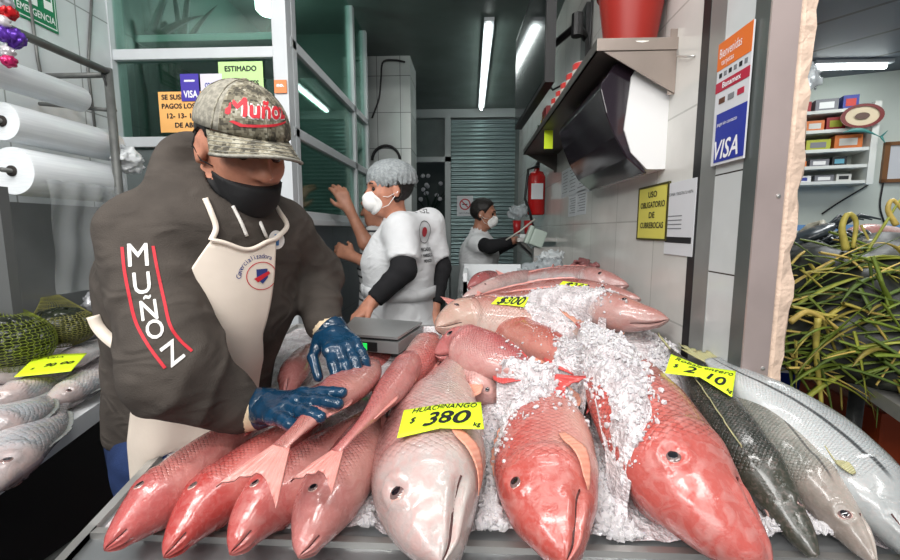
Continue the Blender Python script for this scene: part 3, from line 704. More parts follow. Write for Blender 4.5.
# centre of the heap
G3 = 'snappers in the heap behind the front row'
fish('red_snapper', 'shiny pink snapper lying across the heap, tail pointing right over the ice', 'fish',
     Z((435, 354, 1.065), (462, 348, 1.085), (498, 360, 1.085), (528, 372, 1.075), (548, 380, 1.07)), .072, .052, (.15, -.75, .8), sk=SK(13, c(206, 106, 106), c(216, 146, 142), c(226, 172, 166), c(214, 130, 128), c(196, 96, 98), .35, L=.4, H=.07, sc=.006), fm=FIN_R, group=G3, tail=.7, dors=.15, eye=.16)
fish('red_snapper', 'orange red snapper with a raised spine, behind the shiny pink one', 'fish',
     Z((492, 332, 1.055), (520, 336, 1.075), (555, 352, 1.075), (585, 376, 1.05), (596, 395, 1.03)), .070, .052, (.2, -.6, .9), sk=SK(14, c(208, 96, 84), c(216, 122, 108), c(222, 150, 136), c(206, 100, 88), c(186, 76, 66), .5, L=.45, H=.06, scale_dark=.2), fm=FIN_R, group=G3, tail=.6, dors=.5)
fish('red_snapper', 'long pale bellied snapper with head to the left, behind the orange red one', 'fish',
     Z((436, 327, 1.11), (468, 318, 1.115), (515, 319, 1.11), (560, 328, 1.09), (600, 338, 1.08)), .074, .056, (.1, -.8, .7), flip=False, sk=SK(15, c(206, 136, 124), c(226, 190, 178), c(236, 214, 202), c(228, 196, 178), c(214, 150, 136), .4, L=.6, H=.07, sc=.009, scale_dark=.15), fm=FIN_O, group=G3, tail=.5, dors=.2)
fish('red_snapper', 'long snapper with rusty back and white jaw pointing right towards the tiles', 'fish',
     Z((668, 319, 1.15), (630, 316, 1.145), (580, 308, 1.14), (530, 302, 1.14), (480, 297, 1.14)), .070, .058, (.1, -1, .35), flip=True, sk=SK(16, c(184, 104, 92), c(214, 164, 158), c(236, 222, 220), c(204, 148, 138), c(190, 110, 104), .45, L=.75, H=.07, sc=.009, scale_dark=.2, fpos=(.14, .34, .50)), fm=FIN_P, group=G3, tail=.5, dors=.2, eyet=50, em=M_eye[:3])
fish('red_snapper', 'snapper with white jaw pointing right, second of the three by the tiles', 'fish',
     Z((640, 299, 1.175), (605, 296, 1.17), (560, 293, 1.165), (500, 298, 1.14), (455, 304, 1.13)), .054, .050, (.1, -1, .3), flip=True, sk=SK(17, c(176, 104, 96), c(200, 150, 146), c(226, 214, 214), c(196, 140, 132), c(178, 100, 96), .4, L=.8, H=.05, fpos=(.14, .34, .50)), fm=FIN_P, group=G3, tail=.6, dors=.2, detail=0)
fish('red_snapper', 'farthest snapper by the tiles, white jaw pointing right', 'fish',
     Z((628, 285, 1.205), (590, 282, 1.20), (545, 279, 1.19), (505, 278, 1.18)), .062, .052, (.1, -1, .3), flip=True, sk=SK(18, c(188, 118, 112), c(206, 160, 156), c(224, 212, 212), c(200, 146, 140), c(184, 108, 104), .4, L=.8, H=.05, fpos=(.14, .34, .50)), fm=FIN_P, group=G3, tail=.6, dors=.2, detail=0)
fish('red_snapper', 'pale snapper with head to the left, its back rising to the right behind the cards', 'fish',
     Z((463, 297, 1.14), (488, 289, 1.16), (520, 279, 1.185), (552, 270, 1.205)), .042, .04, (-.1, -1, .3), sk=SK(19, c(208, 158, 154), c(224, 194, 190), c(234, 220, 218), c(222, 190, 184), None, L=.6, H=.05), fm=FIN_P, group=G3, tail=.7, dors=.15, detail=0)
fish('red_snapper', 'small dark red snapper lying in the white box at the back', 'fish',
     Z((468, 287, 1.15), (480, 283, 1.16), (494, 279, 1.165), (505, 277, 1.16)), .05, .045, (0, -.9, .5), sk=SK(20, c(176, 92, 92), c(196, 120, 120), c(206, 150, 150), c(180, 96, 96), None, L=.3, H=.05), fm=FIN_R, group=G3, tail=.5, dors=.1, detail=0)
fish('red_snapper', 'white bellied snapper half hidden under the shiny pink one', 'fish',
     Z((505, 398, 1.0), (480, 388, 1.02), (458, 374, 1.03), (436, 362, 1.03)), .044, .040, (0, -.6, 1), sk=SK(21, c(214, 140, 134), c(232, 200, 194), c(238, 218, 212), c(228, 180, 172), c(214, 130, 124), .3, L=.4, H=.045), fm=FIN_P, group=G3, tail=.6, dors=.1)
# snooks
G4 = 'snooks on the right of the counter'
fish('snook', 'dark olive backed snook next to the biggest red snapper', 'fish',
     Z((814, 556, .91), (778, 500, .95), (742, 446, 1.0), (705, 392, 1.05), (672, 352, 1.08)), .040, .044, (.75, -.25, .55), prof='snook', sk=SK(22, c(58, 62, 56), c(98, 100, 88), c(206, 204, 194), c(84, 84, 68), c(60, 62, 54), .5, L=.8, H=.05, sc=.007, fpos=(.40, .56, .72), hmix=.4, line=.5), fm=FIN_Y, group=G4, tail=.9, dors=.5, eye=.13, eyet=70, mth_=112)
fish('snook', 'pale snook with reddened snout, between the dark one and the largest', 'fish',
     Z((872, 562, .91), (832, 507, .945), (790, 454, .99), (745, 400, 1.04), (706, 358, 1.08)), .050, .042, (.1, -.2, 1), prof='snook', sk=SK(23, c(128, 130, 122), c(196, 192, 182), c(226, 222, 212), c(190, 168, 158), c(160, 156, 146), .4, L=.85, H=.05, sc=.007, line=.7, scale_dark=.18, hmix=.5), fm=FIN_Y, group=G4, tail=.8, dors=.25, eye=.12, eyet=62, eyer=.010, mth_=112, pect=(.27, 118, .40, 128, .02))
fish('snook', 'largest silver snook with dark side line, at the right end of the counter', 'fish',
     Z((935, 566, .92), (890, 512, .95), (840, 462, .985), (790, 418, 1.03), (742, 384, 1.07), (714, 360, 1.09)), .078, .05, (-.12, -.2, 1), flip=True, prof='snook', sk=SK(24, c(112, 114, 108), c(176, 182, 184), c(214, 218, 218), c(168, 172, 172), c(196, 200, 200), .3, L=1.0, H=.08, sc=.008, line=.9, scale_dark=.10, fpos=(.08, .2, .75)), fm=FIN_Y, group=G4, tail=.6, dors=.3, eye=.10, eyet=62, eyer=.012, mth_=112, pect=(.25, 120, .32, 124, .020))

# ---------------------------------------------------------------- crushed ice
def joined(trees):
    Va = []; Fa = []; n = 0
    for V_, F_ in trees: Va += [tuple(v) for v in V_]; Fa += [[int(i)+n for i in f_] for f_ in F_]; n = len(Va)
    return BVHTree.FromPolygons(Va, Fa)
M_ice, nt, b = newmat('crushed ice')
tc = node(nt, 'ShaderNodeTexCoord'); n = node(nt, 'ShaderNodeTexNoise', {'Vector': tc.outputs['Object'], 'Scale': 28.0, 'Detail': 5.0})
nt.links.new(mix(nt, n.outputs[0], srgb(226, 222, 224), srgb(248, 246, 248)), b.inputs['Base Color'])
b.inputs['Roughness'].default_value = .12; b.inputs['IOR'].default_value = 1.31; b.inputs['Transmission Weight'].default_value = .35
b.inputs['Subsurface Weight'].default_value = .35; b.inputs['Subsurface Radius'].default_value = (.012, .012, .013)
M_iceb, nt, b = newmat('ice slush')
tc = node(nt, 'ShaderNodeTexCoord'); n = node(nt, 'ShaderNodeTexNoise', {'Vector': tc.outputs['Object'], 'Scale': 26.0, 'Detail': 6.0}); vo = node(nt, 'ShaderNodeTexVoronoi', {'Vector': tc.outputs['Object'], 'Scale': 120.0}); vo2 = node(nt, 'ShaderNodeTexVoronoi', {'Vector': tc.outputs['Object'], 'Scale': 240.0})
nt.links.new(mix(nt, maprange(nt, n.outputs[0], .35, .65), srgb(196, 186, 188), srgb(240, 234, 236)), b.inputs['Base Color']); b.inputs['Roughness'].default_value = .16; b.inputs['Coat Weight'].default_value = .5; b.inputs['Coat Roughness'].default_value = .05
b.inputs['Subsurface Weight'].default_value = .5; b.inputs['Subsurface Radius'].default_value = (.014, .012, .012); b.inputs['IOR'].default_value = 1.31
hh_ = mth(nt, 'ADD', mth(nt, 'MULTIPLY', vo.outputs[0], 1.0), mth(nt, 'ADD', mth(nt, 'MULTIPLY', vo2.outputs[0], .5), mth(nt, 'MULTIPLY', n.outputs[0], .8)))
bp = node(nt, 'ShaderNodeBump', {'Strength': .9, 'Distance': .005, 'Height': hh_}); nt.links.new(bp.outputs[0], b.inputs['Normal'])
nx, ny = 150, 190; V = []; Fc = []
gx = np.linspace(TX0+.012, .69, nx); gy = np.linspace(TYF+.006, 2.35, ny)
for j in range(ny):
    for i in range(nx):
        x, y = gx[i], gy[j]
        if y > yc-.035: x = min(x, TX1-.016)
        if y > YL-.02: x = max(x, XL2+.01)
        p = np.array([[x*16, y*16, 0]]); t = .012 + .012*float(vnoise(p)[0]) + .006*float(vnoise(p*3.1)[0])
        m_ = math.exp(-((x-.17)/.13)**2 - ((y-.83)/.16)**2); t += .03*m_ + .045*math.exp(-((x-.55)/.12)**2 - ((y-.95)/.3)**2) + .06*math.exp(-((x-.35)/.3)**2 - ((y-1.6)/.3)**2)
        t = max(t, .002)*min(1, max(0, (x-TX0)/.2))**.5*(1 - .95*float(x < -.05 and y > .98))
        V.append((x, y, bed(y)+.001+t))
for j in range(ny-1):
    for i in range(nx-1): a = j*nx+i; Fc.append([a, a+1, a+nx+1, a+nx])
ice0 = mk('ice_slush', V, Fc, M_iceb, None, label='layer of wet ice slush spread over the steel counter under the fish', cat='ice', kind='stuff')
treef = joined(FISH_TREES); tree = joined([(V, Fc)])
rng = random.Random(5); MBi = MB()
ico = bmesh.new(); bmesh.ops.create_icosphere(ico, subdivisions=1, radius=1); IV = [v.co.copy() for v in ico.verts]; ico.verts.index_update(); IF = [[v.index for v in f_.verts] for f_ in ico.faces]; ico.free()
cv = []; cf = []
def chip(p, r):
    R = Matrix.Rotation(rng.uniform(0, 6.28), 3, 'X') @ Matrix.Rotation(rng.uniform(0, 6.28), 3, 'Z'); s = Vector([r*rng.uniform(.40, 1.45) for _ in range(3)])
    n0 = len(cv)
    for v in IV:
        q = Vector([v[k]*s[k]*rng.uniform(.55, 1.3) for k in range(3)]); cv.append(tuple(Vector(p) + R @ q))
    cf.extend([[i + n0 for i in f_] for f_ in IF])
def inpoly(x, y, poly):
    k = False; j = len(poly)-1
    for i in range(len(poly)):
        if (poly[i][1] > y) != (poly[j][1] > y) and x < (poly[j][0]-poly[i][0])*(y-poly[i][1])/(poly[j][1]-poly[i][1])+poly[i][0]: k = not k
        j = i
    return k
def scatter(pix, zr, count, r0, r1, heap=0.0, onfish=0.0):
    poly = [tuple(PZ(x, y, zr))[:2] for x, y in pix]; xs = [p[0] for p in poly]; ys_ = [p[1] for p in poly]; k = 0; tries = 0
    while k < count and tries < count*12:
        tries += 1; x = rng.uniform(min(xs), max(xs)); y = rng.uniform(min(ys_), max(ys_))
        if not inpoly(x, y, poly): continue
        h = tree.ray_cast(Vector((x, y, 2)), Vector((0, 0, -1))); hf = treef.ray_cast(Vector((x, y, 2)), Vector((0, 0, -1)))
        if h[0] is None or x > TX1 - .03 and y > yc - .05: continue
        if hf[0] is not None and hf[0].z > h[0].z:
            if rng.random() > onfish: continue
            h = hf
        r = r0 + (r1-r0)*rng.random()**2.2
        chip((x, y, h[0].z + r*.35 + heap*rng.random()), r); k += 1
def cover(pix, zr, th, label, step=.0042, fade=.030):
    poly = [tuple(PZ(x, y, zr))[:2] for x, y in pix]; xs = np.arange(min(p[0] for p in poly), max(p[0] for p in poly), step); ys_ = np.arange(min(p[1] for p in poly), max(p[1] for p in poly), step)
    pl = np.array(poly); nxt = np.roll(pl, -1, 0); Hh = {}; V_ = []; F_ = []
    for i, x in enumerate(xs):
        for k_, y in enumerate(ys_):
            if not inpoly(x, y, poly) or (x > TX1-.02 and y > yc-.05): continue
            q = np.array([x, y]); e = nxt - pl; t_ = np.clip(((q - pl)*e).sum(1)/(e*e).sum(1), 0, 1); dist = np.linalg.norm(q - pl - e*t_[:, None], axis=1).min()
            a_ = tree.ray_cast(Vector((x, y, 2)), Vector((0, 0, -1)))[0]; b_ = treef.ray_cast(Vector((x, y, 2)), Vector((0, 0, -1)))[0]
            z = max([h.z for h in (a_, b_) if h is not None] or [-1])
            if z < 0: continue
            k0 = min(1, dist/fade); pp = np.array([[x*38, y*38, 3.3]]); pq = np.array([[x*120, y*120, 1.3]]); n_ = float(vnoise(pp)[0]); n2 = float(vnoise(pq, 4)[0])
            Hh[i, k_] = len(V_); V_.append((x, y, z + th*(k0**.7)*(.75 + .6*n_ + .30*n2) - .010*(1 - k0)))
    for (i, k_), a_ in Hh.items():
        if (i+1, k_) in Hh and (i, k_+1) in Hh and (i+1, k_+1) in Hh: F_.append([a_, Hh[i+1, k_], Hh[i+1, k_+1], Hh[i, k_+1]])
    A = np.array(V_)                    # relax the slush so that it bridges gaps between fish
    nb_ = {}
    for f_ in F_:
        for m_ in range(4): nb_.setdefault(f_[m_], set()).update((f_[(m_+1) % 4], f_[m_-1]))
    for _ in range(5):
        B = A.copy()
        for v_, n_ in nb_.items(): B[v_, 2] = max(A[v_, 2], np.mean([A[m_, 2] for m_ in n_]))
        A = B
    return mk('ice_mound', A, F_, M_iceb, None, label=label, cat='ice', kind='stuff')
covers = []
RG1 = [(496, 392), (530, 390), (566, 372), (600, 352), (626, 378), (650, 418), (655, 448), (636, 462), (612, 470), (604, 440), (588, 412), (556, 412), (520, 418), (500, 440), (486, 420)]
RG2 = [(552, 342), (592, 340), (612, 352), (604, 372), (570, 378)]
RG3 = [(486, 294), (560, 298), (625, 307), (560, 311), (495, 303)]
for rg, z_, th_, lb in ((RG1, 1.02, .016, 'mound of wet ice over the nape of the middle red snapper and beside the biggest one'), (RG2, 1.10, .010, 'small ice mound behind the tail of the shiny pink snapper'), (RG3, 1.16, .007, 'thin ice layer over the long snappers near the tiles')):
    o_ = cover(rg, z_, th_, lb); covers.append(([tuple(v.co) for v in o_.data.vertices], [list(p.vertices) for p in o_.data.polygons]))
treef = joined(FISH_TREES + covers)
scatter(RG1, 1.02, 1500, .0018, .0075, .002, 1)
scatter([(500, 372), (560, 355), (600, 335), (640, 372), (668, 440), (640, 470), (604, 500), (612, 455), (590, 425), (520, 430), (490, 470), (478, 420)], 1.02, 900, .0015, .006, .003, .5)
scatter(RG2, 1.1, 420, .0018, .006, .002, 1)
scatter([(600, 440), (640, 480), (680, 540), (740, 570), (585, 570)], .90, 2600, .002, .009, .010)
scatter([(480, 460), (520, 540), (545, 570), (455, 570), (490, 500)], .90, 1500, .002, .009, .008)
scatter([(360, 470), (388, 500), (420, 570), (300, 570), (350, 520)], .90, 1300, .002, .009, .006)
scatter([(200, 556), (420, 540), (420, 566), (190, 566)], .885, 500, .002, .007, .004)
scatter([(690, 500), (760, 480), (900, 556), (880, 570), (740, 570)], .92, 900, .002, .008, .006)
scatter(RG3, 1.16, 420, .002, .006, .002, 1)
scatter([(640, 335), (690, 350), (700, 372), (650, 360)], 1.06, 700, .002, .008, .006, 0)
ic = mk('crushed_ice', cv, cf, M_ice, None, smooth=False, label='loose chips of crushed ice heaped between and over the snappers', cat='ice', kind='stuff')
# ================================================================ PEOPLE
def frame(fwd, up=(0, 0, 1)):
    f_ = np.array(fwd, float); f_ /= np.linalg.norm(f_); u_ = np.array(up, float); l_ = np.cross(u_, f_); l_ /= np.linalg.norm(l_); u_ = np.cross(f_, l_)
    return np.stack([f_, l_, u_])     # rows: forward, left, up
def head_sdf(P, c, R, s=1.0, nose=1.0):
    q = ((P - np.array(c)) @ R.T)/s; z = q*np.array([1, 1, 1.0]); qa = np.stack([q[:, 0], np.abs(q[:, 1]), q[:, 2]], 1)
    d = union([sell(q, (-.012, 0, .035), (.098, .077, .088)), sell(q, (.030, 0, -.030), (.066, .062, .085)), sell(q, (.045, 0, -.088), (.042, .042, .032))], .03)
    d = smin(d, sell(qa, (.055, .036, -.022), (.028, .024, .022)), .02)                    # cheekbones
    d = smin(d, scap(q, (.080, -.035, .026), (.080, .035, .026), .016, .016), .018)         # brow
    d = smax(d, -sell(qa, (.096, .032, .006), (.018, .020, .012)), .012)                    # eye sockets
    d = smin(d, scap(q, (.090, 0, .012), (.113, 0, -.030), .009, .0135*nose), .010)        # nose
    d = smin(d, sell(qa, (.100, .013, -.032), (.012, .009, .008)), .007)
    d = smin(d, sell(q, (.088, 0, -.064), (.012, .024, .007)), .006)                        # lips
    d = smin(d, sell(q, (.086, 0, -.076), (.011, .020, .007)), .006)
    e = sell(qa, (-.008, .079, -.010), (.021, .010, .033)); e = smax(e, -sell(qa, (-.002, .088, -.008), (.010, .007, .018)), .006)
    d = smin(d, e, .006)
    return d*s
def bake(name, fn, lo, hi, h, m, parent, **k):
    V, Fc = sdf_mesh(fn, lo, hi, h); return mk(name, V, Fc, m, parent, **k), V, Fc
def hand_sdf(P, o, R, s=1.0, curl=(20, 20, 20, 20), spread=(9, 3, -3, -10), thumb=((.020, .030, -.006), (.050, .058, -.016), (.082, .066, -.024)), r=.0105, mirror=1):
    """o wrist, R rows: finger direction, thumb side, back of the hand"""
    q = ((P - np.array(o)) @ R.T)/s
    ky = (.030, .010, -.011, -.030); kx = (.088, .093, .088, .078); ln = ((.042, .026, .020), (.046, .030, .022), (.043, .028, .021), (.034, .021, .018))
    ds = []
    for i in range(4): ds.append(scap(q, (0, ky[i]*.55, 0), (kx[i], ky[i], 0), .0165, r*1.22))
    palm = union(ds, .014)
    palm = smin(palm, scap(q, (-.03, 0, 0), (.02, 0, 0), .026, .024), .02)
    fs = []
    for i in range(4):
        p = np.array([kx[i], ky[i], 0.0]); a = 0.0; sp = math.radians(spread[i]); ch = []
        for k_ in range(3):
            a += math.radians(curl[i])*(.8 if k_ == 0 else 1.0); d_ = np.array([math.cos(a)*math.cos(sp), math.cos(a)*math.sin(sp), -math.sin(a)])
            n_ = p + d_*ln[i][k_]; ch.append(scap(q, p, n_, r*(1.08 - .09*k_), r*(.99 - .09*k_))); p = n_
        fs.append(union(ch, .004))
    f_ = fs[0]
    for x in fs[1:]: f_ = smin(f_, x, .0025)
    d = smin(palm, f_, .008)
    t = smin(scap(q, thumb[0], thumb[1], .017, .0125), scap(q, thumb[1], thumb[2], .0125, .0105), .004)
    return smin(d, t, .012)*s

SKIN = mat('skin', srgb(186, 128, 104), .5, 0, .12, 40, .15, 300, sss=.12)
SKIN2 = mat('tan skin', srgb(160, 112, 90), .5, 0, .1, 40, sss=.1)
M_mask = mat('black face mask', (.008, .008, .009), .75, bump=.2, bscale=400)
M_wmask = mat('white respirator', srgb(232, 232, 230), .7)
M_hair = mat('black hair', (.012, .010, .009), .5, bump=.5, bscale=250)
def cloth(name, col, noise=.15, rough=.85, ns=14, bump=.3, bs=420):
    return mat(name, col, rough, 0, noise, ns, bump, bs, spec=.25)
M_hood = cloth('washed black hoodie', srgb(74, 68, 63), .22)
def wrinkle(m, sc=16, st=.5, dist=.02):
    nt = m.node_tree; b = nt.nodes['Principled BSDF']; tc = node(nt, 'ShaderNodeTexCoord'); mp = node(nt, 'ShaderNodeMapping', {'Vector': tc.outputs['Object'], 'Scale': (1, 1, 1.8)})
    n = node(nt, 'ShaderNodeTexNoise', {'Vector': mp.outputs[0], 'Scale': float(sc), 'Detail': 3.0, 'Distortion': 1.6, 'Roughness': .55}); n.noise_type = 'RIDGED_MULTIFRACTAL'
    old = b.inputs['Normal'].links[0].from_socket if b.inputs['Normal'].links else None
    bp = node(nt, 'ShaderNodeBump', {'Strength': st, 'Distance': dist, 'Height': n.outputs[0]})
    if old: nt.links.new(old, bp.inputs['Normal'])
    nt.links.new(bp.outputs[0], b.inputs['Normal'])
wrinkle(M_hood, 9, .35, .02)
M_apron = mat('cream vinyl apron', srgb(226, 214, 200), .42, 0, .10, 4, .15, 40)
M_jean = cloth('blue jeans', srgb(44, 62, 104), .3)
M_glove = mat('navy rubber glove', srgb(16, 52, 78), .20, 0, .25, 40, .35, 90, coat=.5)
M_cuff = cloth('cream knit cuff', srgb(222, 200, 168), .18, .9, 60)
M_red = mat('red print', srgb(196, 34, 48), .6); M_white = mat('white print', srgb(228, 226, 222), .6); M_ink = mat('black ink', (.012, .012, .014), .6)
M_cord = cloth('white drawcord', srgb(222, 218, 212), .1)
M_shoe = mat('black rubber boots', (.015, .015, .016), .4)

# ---------------------------------------------------------------- the man in front
pel = np.array([-.715, .985, .93]); che = np.array([-.60, .925, 1.29]); nek = np.array([-.525, .885, 1.47])
HC = np.array(PY(243, 149, .865)); HR = frame((.72, -.60, -.33), (.06, -.08, 1))
shR = np.array(PY(136, 236, .775)); elR = np.array(PY(176, 370, .69)); wrR = np.array(PY(240, 411, .755))
shL = np.array(PY(278, 228, .99)); elL = np.array(PY(314, 270, 1.10)); wrL = np.array(PY(323, 322, .98))
man = thing('person', 'man in camouflage cap, dark hoodie and cream apron pressing fish with blue gloves', 'person', (-.735, .985, 0))
hipR = pel + np.array([.02, -.10, -.03]); hipL = pel + np.array([-.02, .10, -.03])
knR = np.array([-.70, .89, .50]); knL = np.array([-.76, 1.10, .50]); anR = np.array([-.72, .90, .09]); anL = np.array([-.78, 1.13, .09])
def man_body(P):
    d = union([head_sdf(P, HC, HR, .98), scap(P, nek + [-.03, .02, -.03], HC + HR @ np.zeros(3) - HR[2]*.05 - HR[0]*.02, .062, .056)], .02)
    t = union([scap(P, pel, che, .15, .15), scap(P, che, nek, .13, .07), scap(P, shR, shL, .05, .05), scap(P, shR, elR, .040, .040), scap(P, elR, wrR, .044, .030), scap(P, shL, elL, .055, .045), scap(P, elL, wrL, .044, .030),
               scap(P, hipR, knR, .085, .058), scap(P, hipL, knL, .085, .058), scap(P, knR, anR, .055, .04), scap(P, knL, anL, .055, .04)], .04)
    return smin(d, t, .02)
bake('body', man_body, (-1.0, .55, .02), (-.15, 1.3, 1.78), .0085, SKIN, man)
# hoodie with folds
fR, fL = (elR - shR)/np.linalg.norm(elR - shR), (wrR - elR)/np.linalg.norm(wrR - elR)
def fold(P, a, b, amp, freq, seed):
    a = np.array(a); b = np.array(b); L = np.linalg.norm(b - a); t = (P - a) @ (b - a)/L
    n = vnoise(P*7, seed)*1.6 + vnoise(P*16, seed+1)*.6
    env = np.clip(1 - np.abs(t/L - .5)/.75, 0, 1)
    return -amp*1.5*env*(1 - np.abs(np.sin(t*freq*.5 + n*1.5)))**1.5*np.clip(.65 + .6*vnoise(P*8, seed+2), 0, 1.2)
def hoodie(P):
    torso = union([scap(P, pel + [0, 0, -.03], che, .175, .185), scap(P, che, nek + [-.02, .0, -.05], .19, .105), scap(P, shR + [.04, .03, -.01], shL + [-.02, -.03, -.01], .080, .082), scap(P, nek + [-.03, .01, -.03], shR + [.02, .02, .0], .085, .075)], .07)
    dR = np.linalg.norm(P - elR, axis=1); dW = np.linalg.norm(P - wrR, axis=1)
    armR = union([scap(P, shR + [.01, .01, .0], elR, .082, .072), scap(P, elR, wrR, .072, .046)], .04)
    armR = armR + fold(P, shR, elR, .009, 60, 1)*.9 + fold(P, elR, wrR, .012, 75, 5)
    armL = union([scap(P, shL, elL, .076, .062), scap(P, elL, wrL, .062, .044)], .03)
    armL = armL + fold(P, shL, elL, .010, 70, 9) + fold(P, elL, wrL, .010, 85, 11)
    d = smin(smin(torso, armR, .016), armL, .02)
    # hood rolled round the neck
    hc = nek + np.array([-.03, .015, -.032]); R_ = frame((.75, -.5, -.35)); q = (P - hc) @ R_.T
    ring = np.sqrt((np.sqrt((q[:, 0]/1.05)**2 + (q[:, 1]/.95)**2) - .092)**2 + (q[:, 2] - .055 + q[:, 0]*.45)**2) - (.034 - .06*np.clip(q[:, 0], -.15, .15)*1.0)
    d = smin(d, ring + .006*vnoise(P*16, 21), .035)
    bag = sell(P, hc - R_[0]*.07 - R_[2]*.01, (.06, .09, .065), R_); d = smin(d, bag + .008*vnoise(P*14, 23), .05)
    d = d + .008*vnoise(P*8, 31) + .004*vnoise(P*19, 33)
    # openings: hem, cuffs, neck
    d = np.maximum(d, -((P - (pel + np.array([0, 0, .0]))) @ np.array([.0, 0, 1.0])))
    d = np.maximum(d, -scap(P, HC - HR[2]*.05 + HR[0]*.03, nek + [.02, -.015, -.01], .078, .05))
    return d
HV, HF = sdf_mesh(hoodie, (-1.02, .52, .72), (-.12, 1.34, 1.68), .0062)
hoo = mk('hoodie', HV, HF, M_hood, man); HT = bvh(HV, HF)
# sleeve cuffs of the hoodie are part of it; jeans and boots below
def jeans(P):
    d = union([scap(P, pel + [0, 0, -.02], pel + [0, 0, -.06], .165, .165), scap(P, hipR, knR, .108, .08), scap(P, hipL, knL, .108, .08), scap(P, knR, anR, .08, .065), scap(P, knL, anL, .08, .065)], .03)
    d = d + .004*vnoise(P*14, 41); return np.maximum(np.maximum(d, P[:, 2] - .97), .10 - P[:, 2])
bake('jeans', jeans, (-1.0, .72, .05), (-.5, 1.32, 1.0), .012, M_jean, man)
for a in (anR, anL):
    bake('boot', lambda P: np.maximum(union([scap(P, a + [0, 0, .1], a + [0, 0, -.03], .06, .055), scap(P, a + [0, 0, -.04], a + [.13, -.08, -.05], .052, .042)], .03), -P[:, 2]+.002), a - np.array([.12, .2, .1]), a + np.array([.26, .12, .2]), .01, M_shoe, man)

# apron draped over the hoodie
AF = np.array([.72, -.66, .0]); AF /= np.linalg.norm(AF); AS = np.array([.66, .72, 0]); AS /= np.linalg.norm(AS)     # outward, sideways (to the man's left)
AO = np.array([-.50, .84, 0.0])
def onplane(px, py, k=.155):
    r = ray(px, py); o = Vector(AO) + Vector(AF)*k; n_ = Vector(AF); t = (o - CAM).dot(n_)/r.dot(n_); p = CAM + r*t
    return (p - Vector(AO)).dot(Vector(AS)), p.z
AEL = sorted([onplane(*p)[::-1] for p in ((229, 236), (214, 258), (198, 284), (182, 316), (170, 345), (160, 395), (156, 450), (152, 500))])
AER = sorted([onplane(*p)[::-1] for p in ((297, 247), (294, 280), (290, 310), (284, 345), (292, 375))])
ATOP = onplane(262, 240)[1]
def apron_half(z):
    return np.interp(z, [p[0] for p in AEL], [p[1] for p in AEL]), np.interp(z, [p[0] for p in AER], [p[1] for p in AER])
nz_, nx_ = 64, 40; AV = np.zeros((nz_, nx_, 3)); dep = np.zeros((nz_, nx_)); ok_ = np.zeros((nz_, nx_), bool)
zsA = np.linspace(.50, ATOP, nz_)
def torso_only(P):
    return union([scap(P, pel + [0, 0, -.35], pel, .16, .178), scap(P, pel, che, .178, .188), scap(P, che, nek + [-.02, 0, -.05], .19, .105), scap(P, shR + [.05, .04, -.03], shL + [-.03, -.04, -.03], .078, .080)], .07)
for i, z in enumerate(zsA):
    a, b_ = apron_half(z)
    for j in range(nx_):
        s_ = a + (b_ - a)*j/(nx_-1); p0 = AO + AS*s_ + np.array([0, 0, z]) + AF*.7
        t = 0.0
        for _ in range(60):
            dd_ = torso_only((p0 - AF*t)[None])[0]
            if dd_ < .002 or t > 1.3: break
            t += dd_*.9
        dep[i, j] = .7 - t if t < 1.3 else np.nan
for i in range(nz_):          # cloth bridges where nothing lies behind it
    r_ = dep[i]; g = ~np.isnan(r_)
    if g.sum() > 2: dep[i] = np.interp(np.arange(nx_), np.where(g)[0], r_[g])
for i in range(nz_):
    for j in range(nx_):
        dep[i, j] = max(dep[i, j], dep[i, nx_//2] - .16)
for i in range(nz_-2, -1, -1): dep[i] = np.maximum(dep[i], dep[i+1] - .010)        # hangs from the chest instead of following the belly in
for _ in range(10):
    k = dep.copy(); k[1:-1] = (dep[:-2] + dep[1:-1]*2 + dep[2:])/4; k[:, 1:-1] = (k[:, :-2] + k[:, 1:-1]*2 + k[:, 2:])/4; dep = k
for i, z in enumerate(zsA):
    a, b_ = apron_half(z)
    for j in range(nx_):
        s_ = a + (b_ - a)*j/(nx_-1); wv = .010*math.sin(s_*26 + z*7)*np.clip((1.25 - z)*2.5, 0, 1) + .006*math.sin(s_*60 - z*16)*np.clip((1.2 - z)*2, 0, 1)
        sag = -.02*math.exp(-((j/(nx_-1)-.5)/.3)**2)*(i/(nz_-1))**6
        AV[i, j] = AO + AS*s_ + AF*(dep[i, j] + .014 + wv) + np.array([0, 0, z + sag])
        if z < .95: AV[i, j, 0] += (min(AV[i, j, 0], TX0 - .022) - AV[i, j, 0])*min(1, (.95 - z)/.05)
def shell(grid, th, out):
    n0, m0 = grid.shape[:2]; A = grid.reshape(-1, 3); B = A - np.array(out)*th; V = np.vstack([A, B]); n = n0*m0; Fc = []
    for i in range(n0-1):
        for j in range(m0-1): a = i*m0+j; Fc += [[a, a+1, a+m0+1, a+m0], [n+a, n+a+m0, n+a+m0+1, n+a+1]]
    rim = list(range(m0)) + [i*m0+m0-1 for i in range(1, n0)] + [(n0-1)*m0+j for j in range(m0-2, -1, -1)] + [i*m0 for i in range(n0-2, 0, -1)]
    for x, y in zip(rim, rim[1:]+rim[:1]): Fc.append([x, y, y+n, x+n])
    return V, Fc
AVs, AFs = shell(AV, .003, AF); apr = fixn(mk('apron', AVs, AFs, M_apron, man)); AT = bvh(AV.reshape(-1, 3), [[i*nx_+j, i*nx_+j+1, (i+1)*nx_+j+1, (i+1)*nx_+j] for i in range(nz_-1) for j in range(nx_-1)])
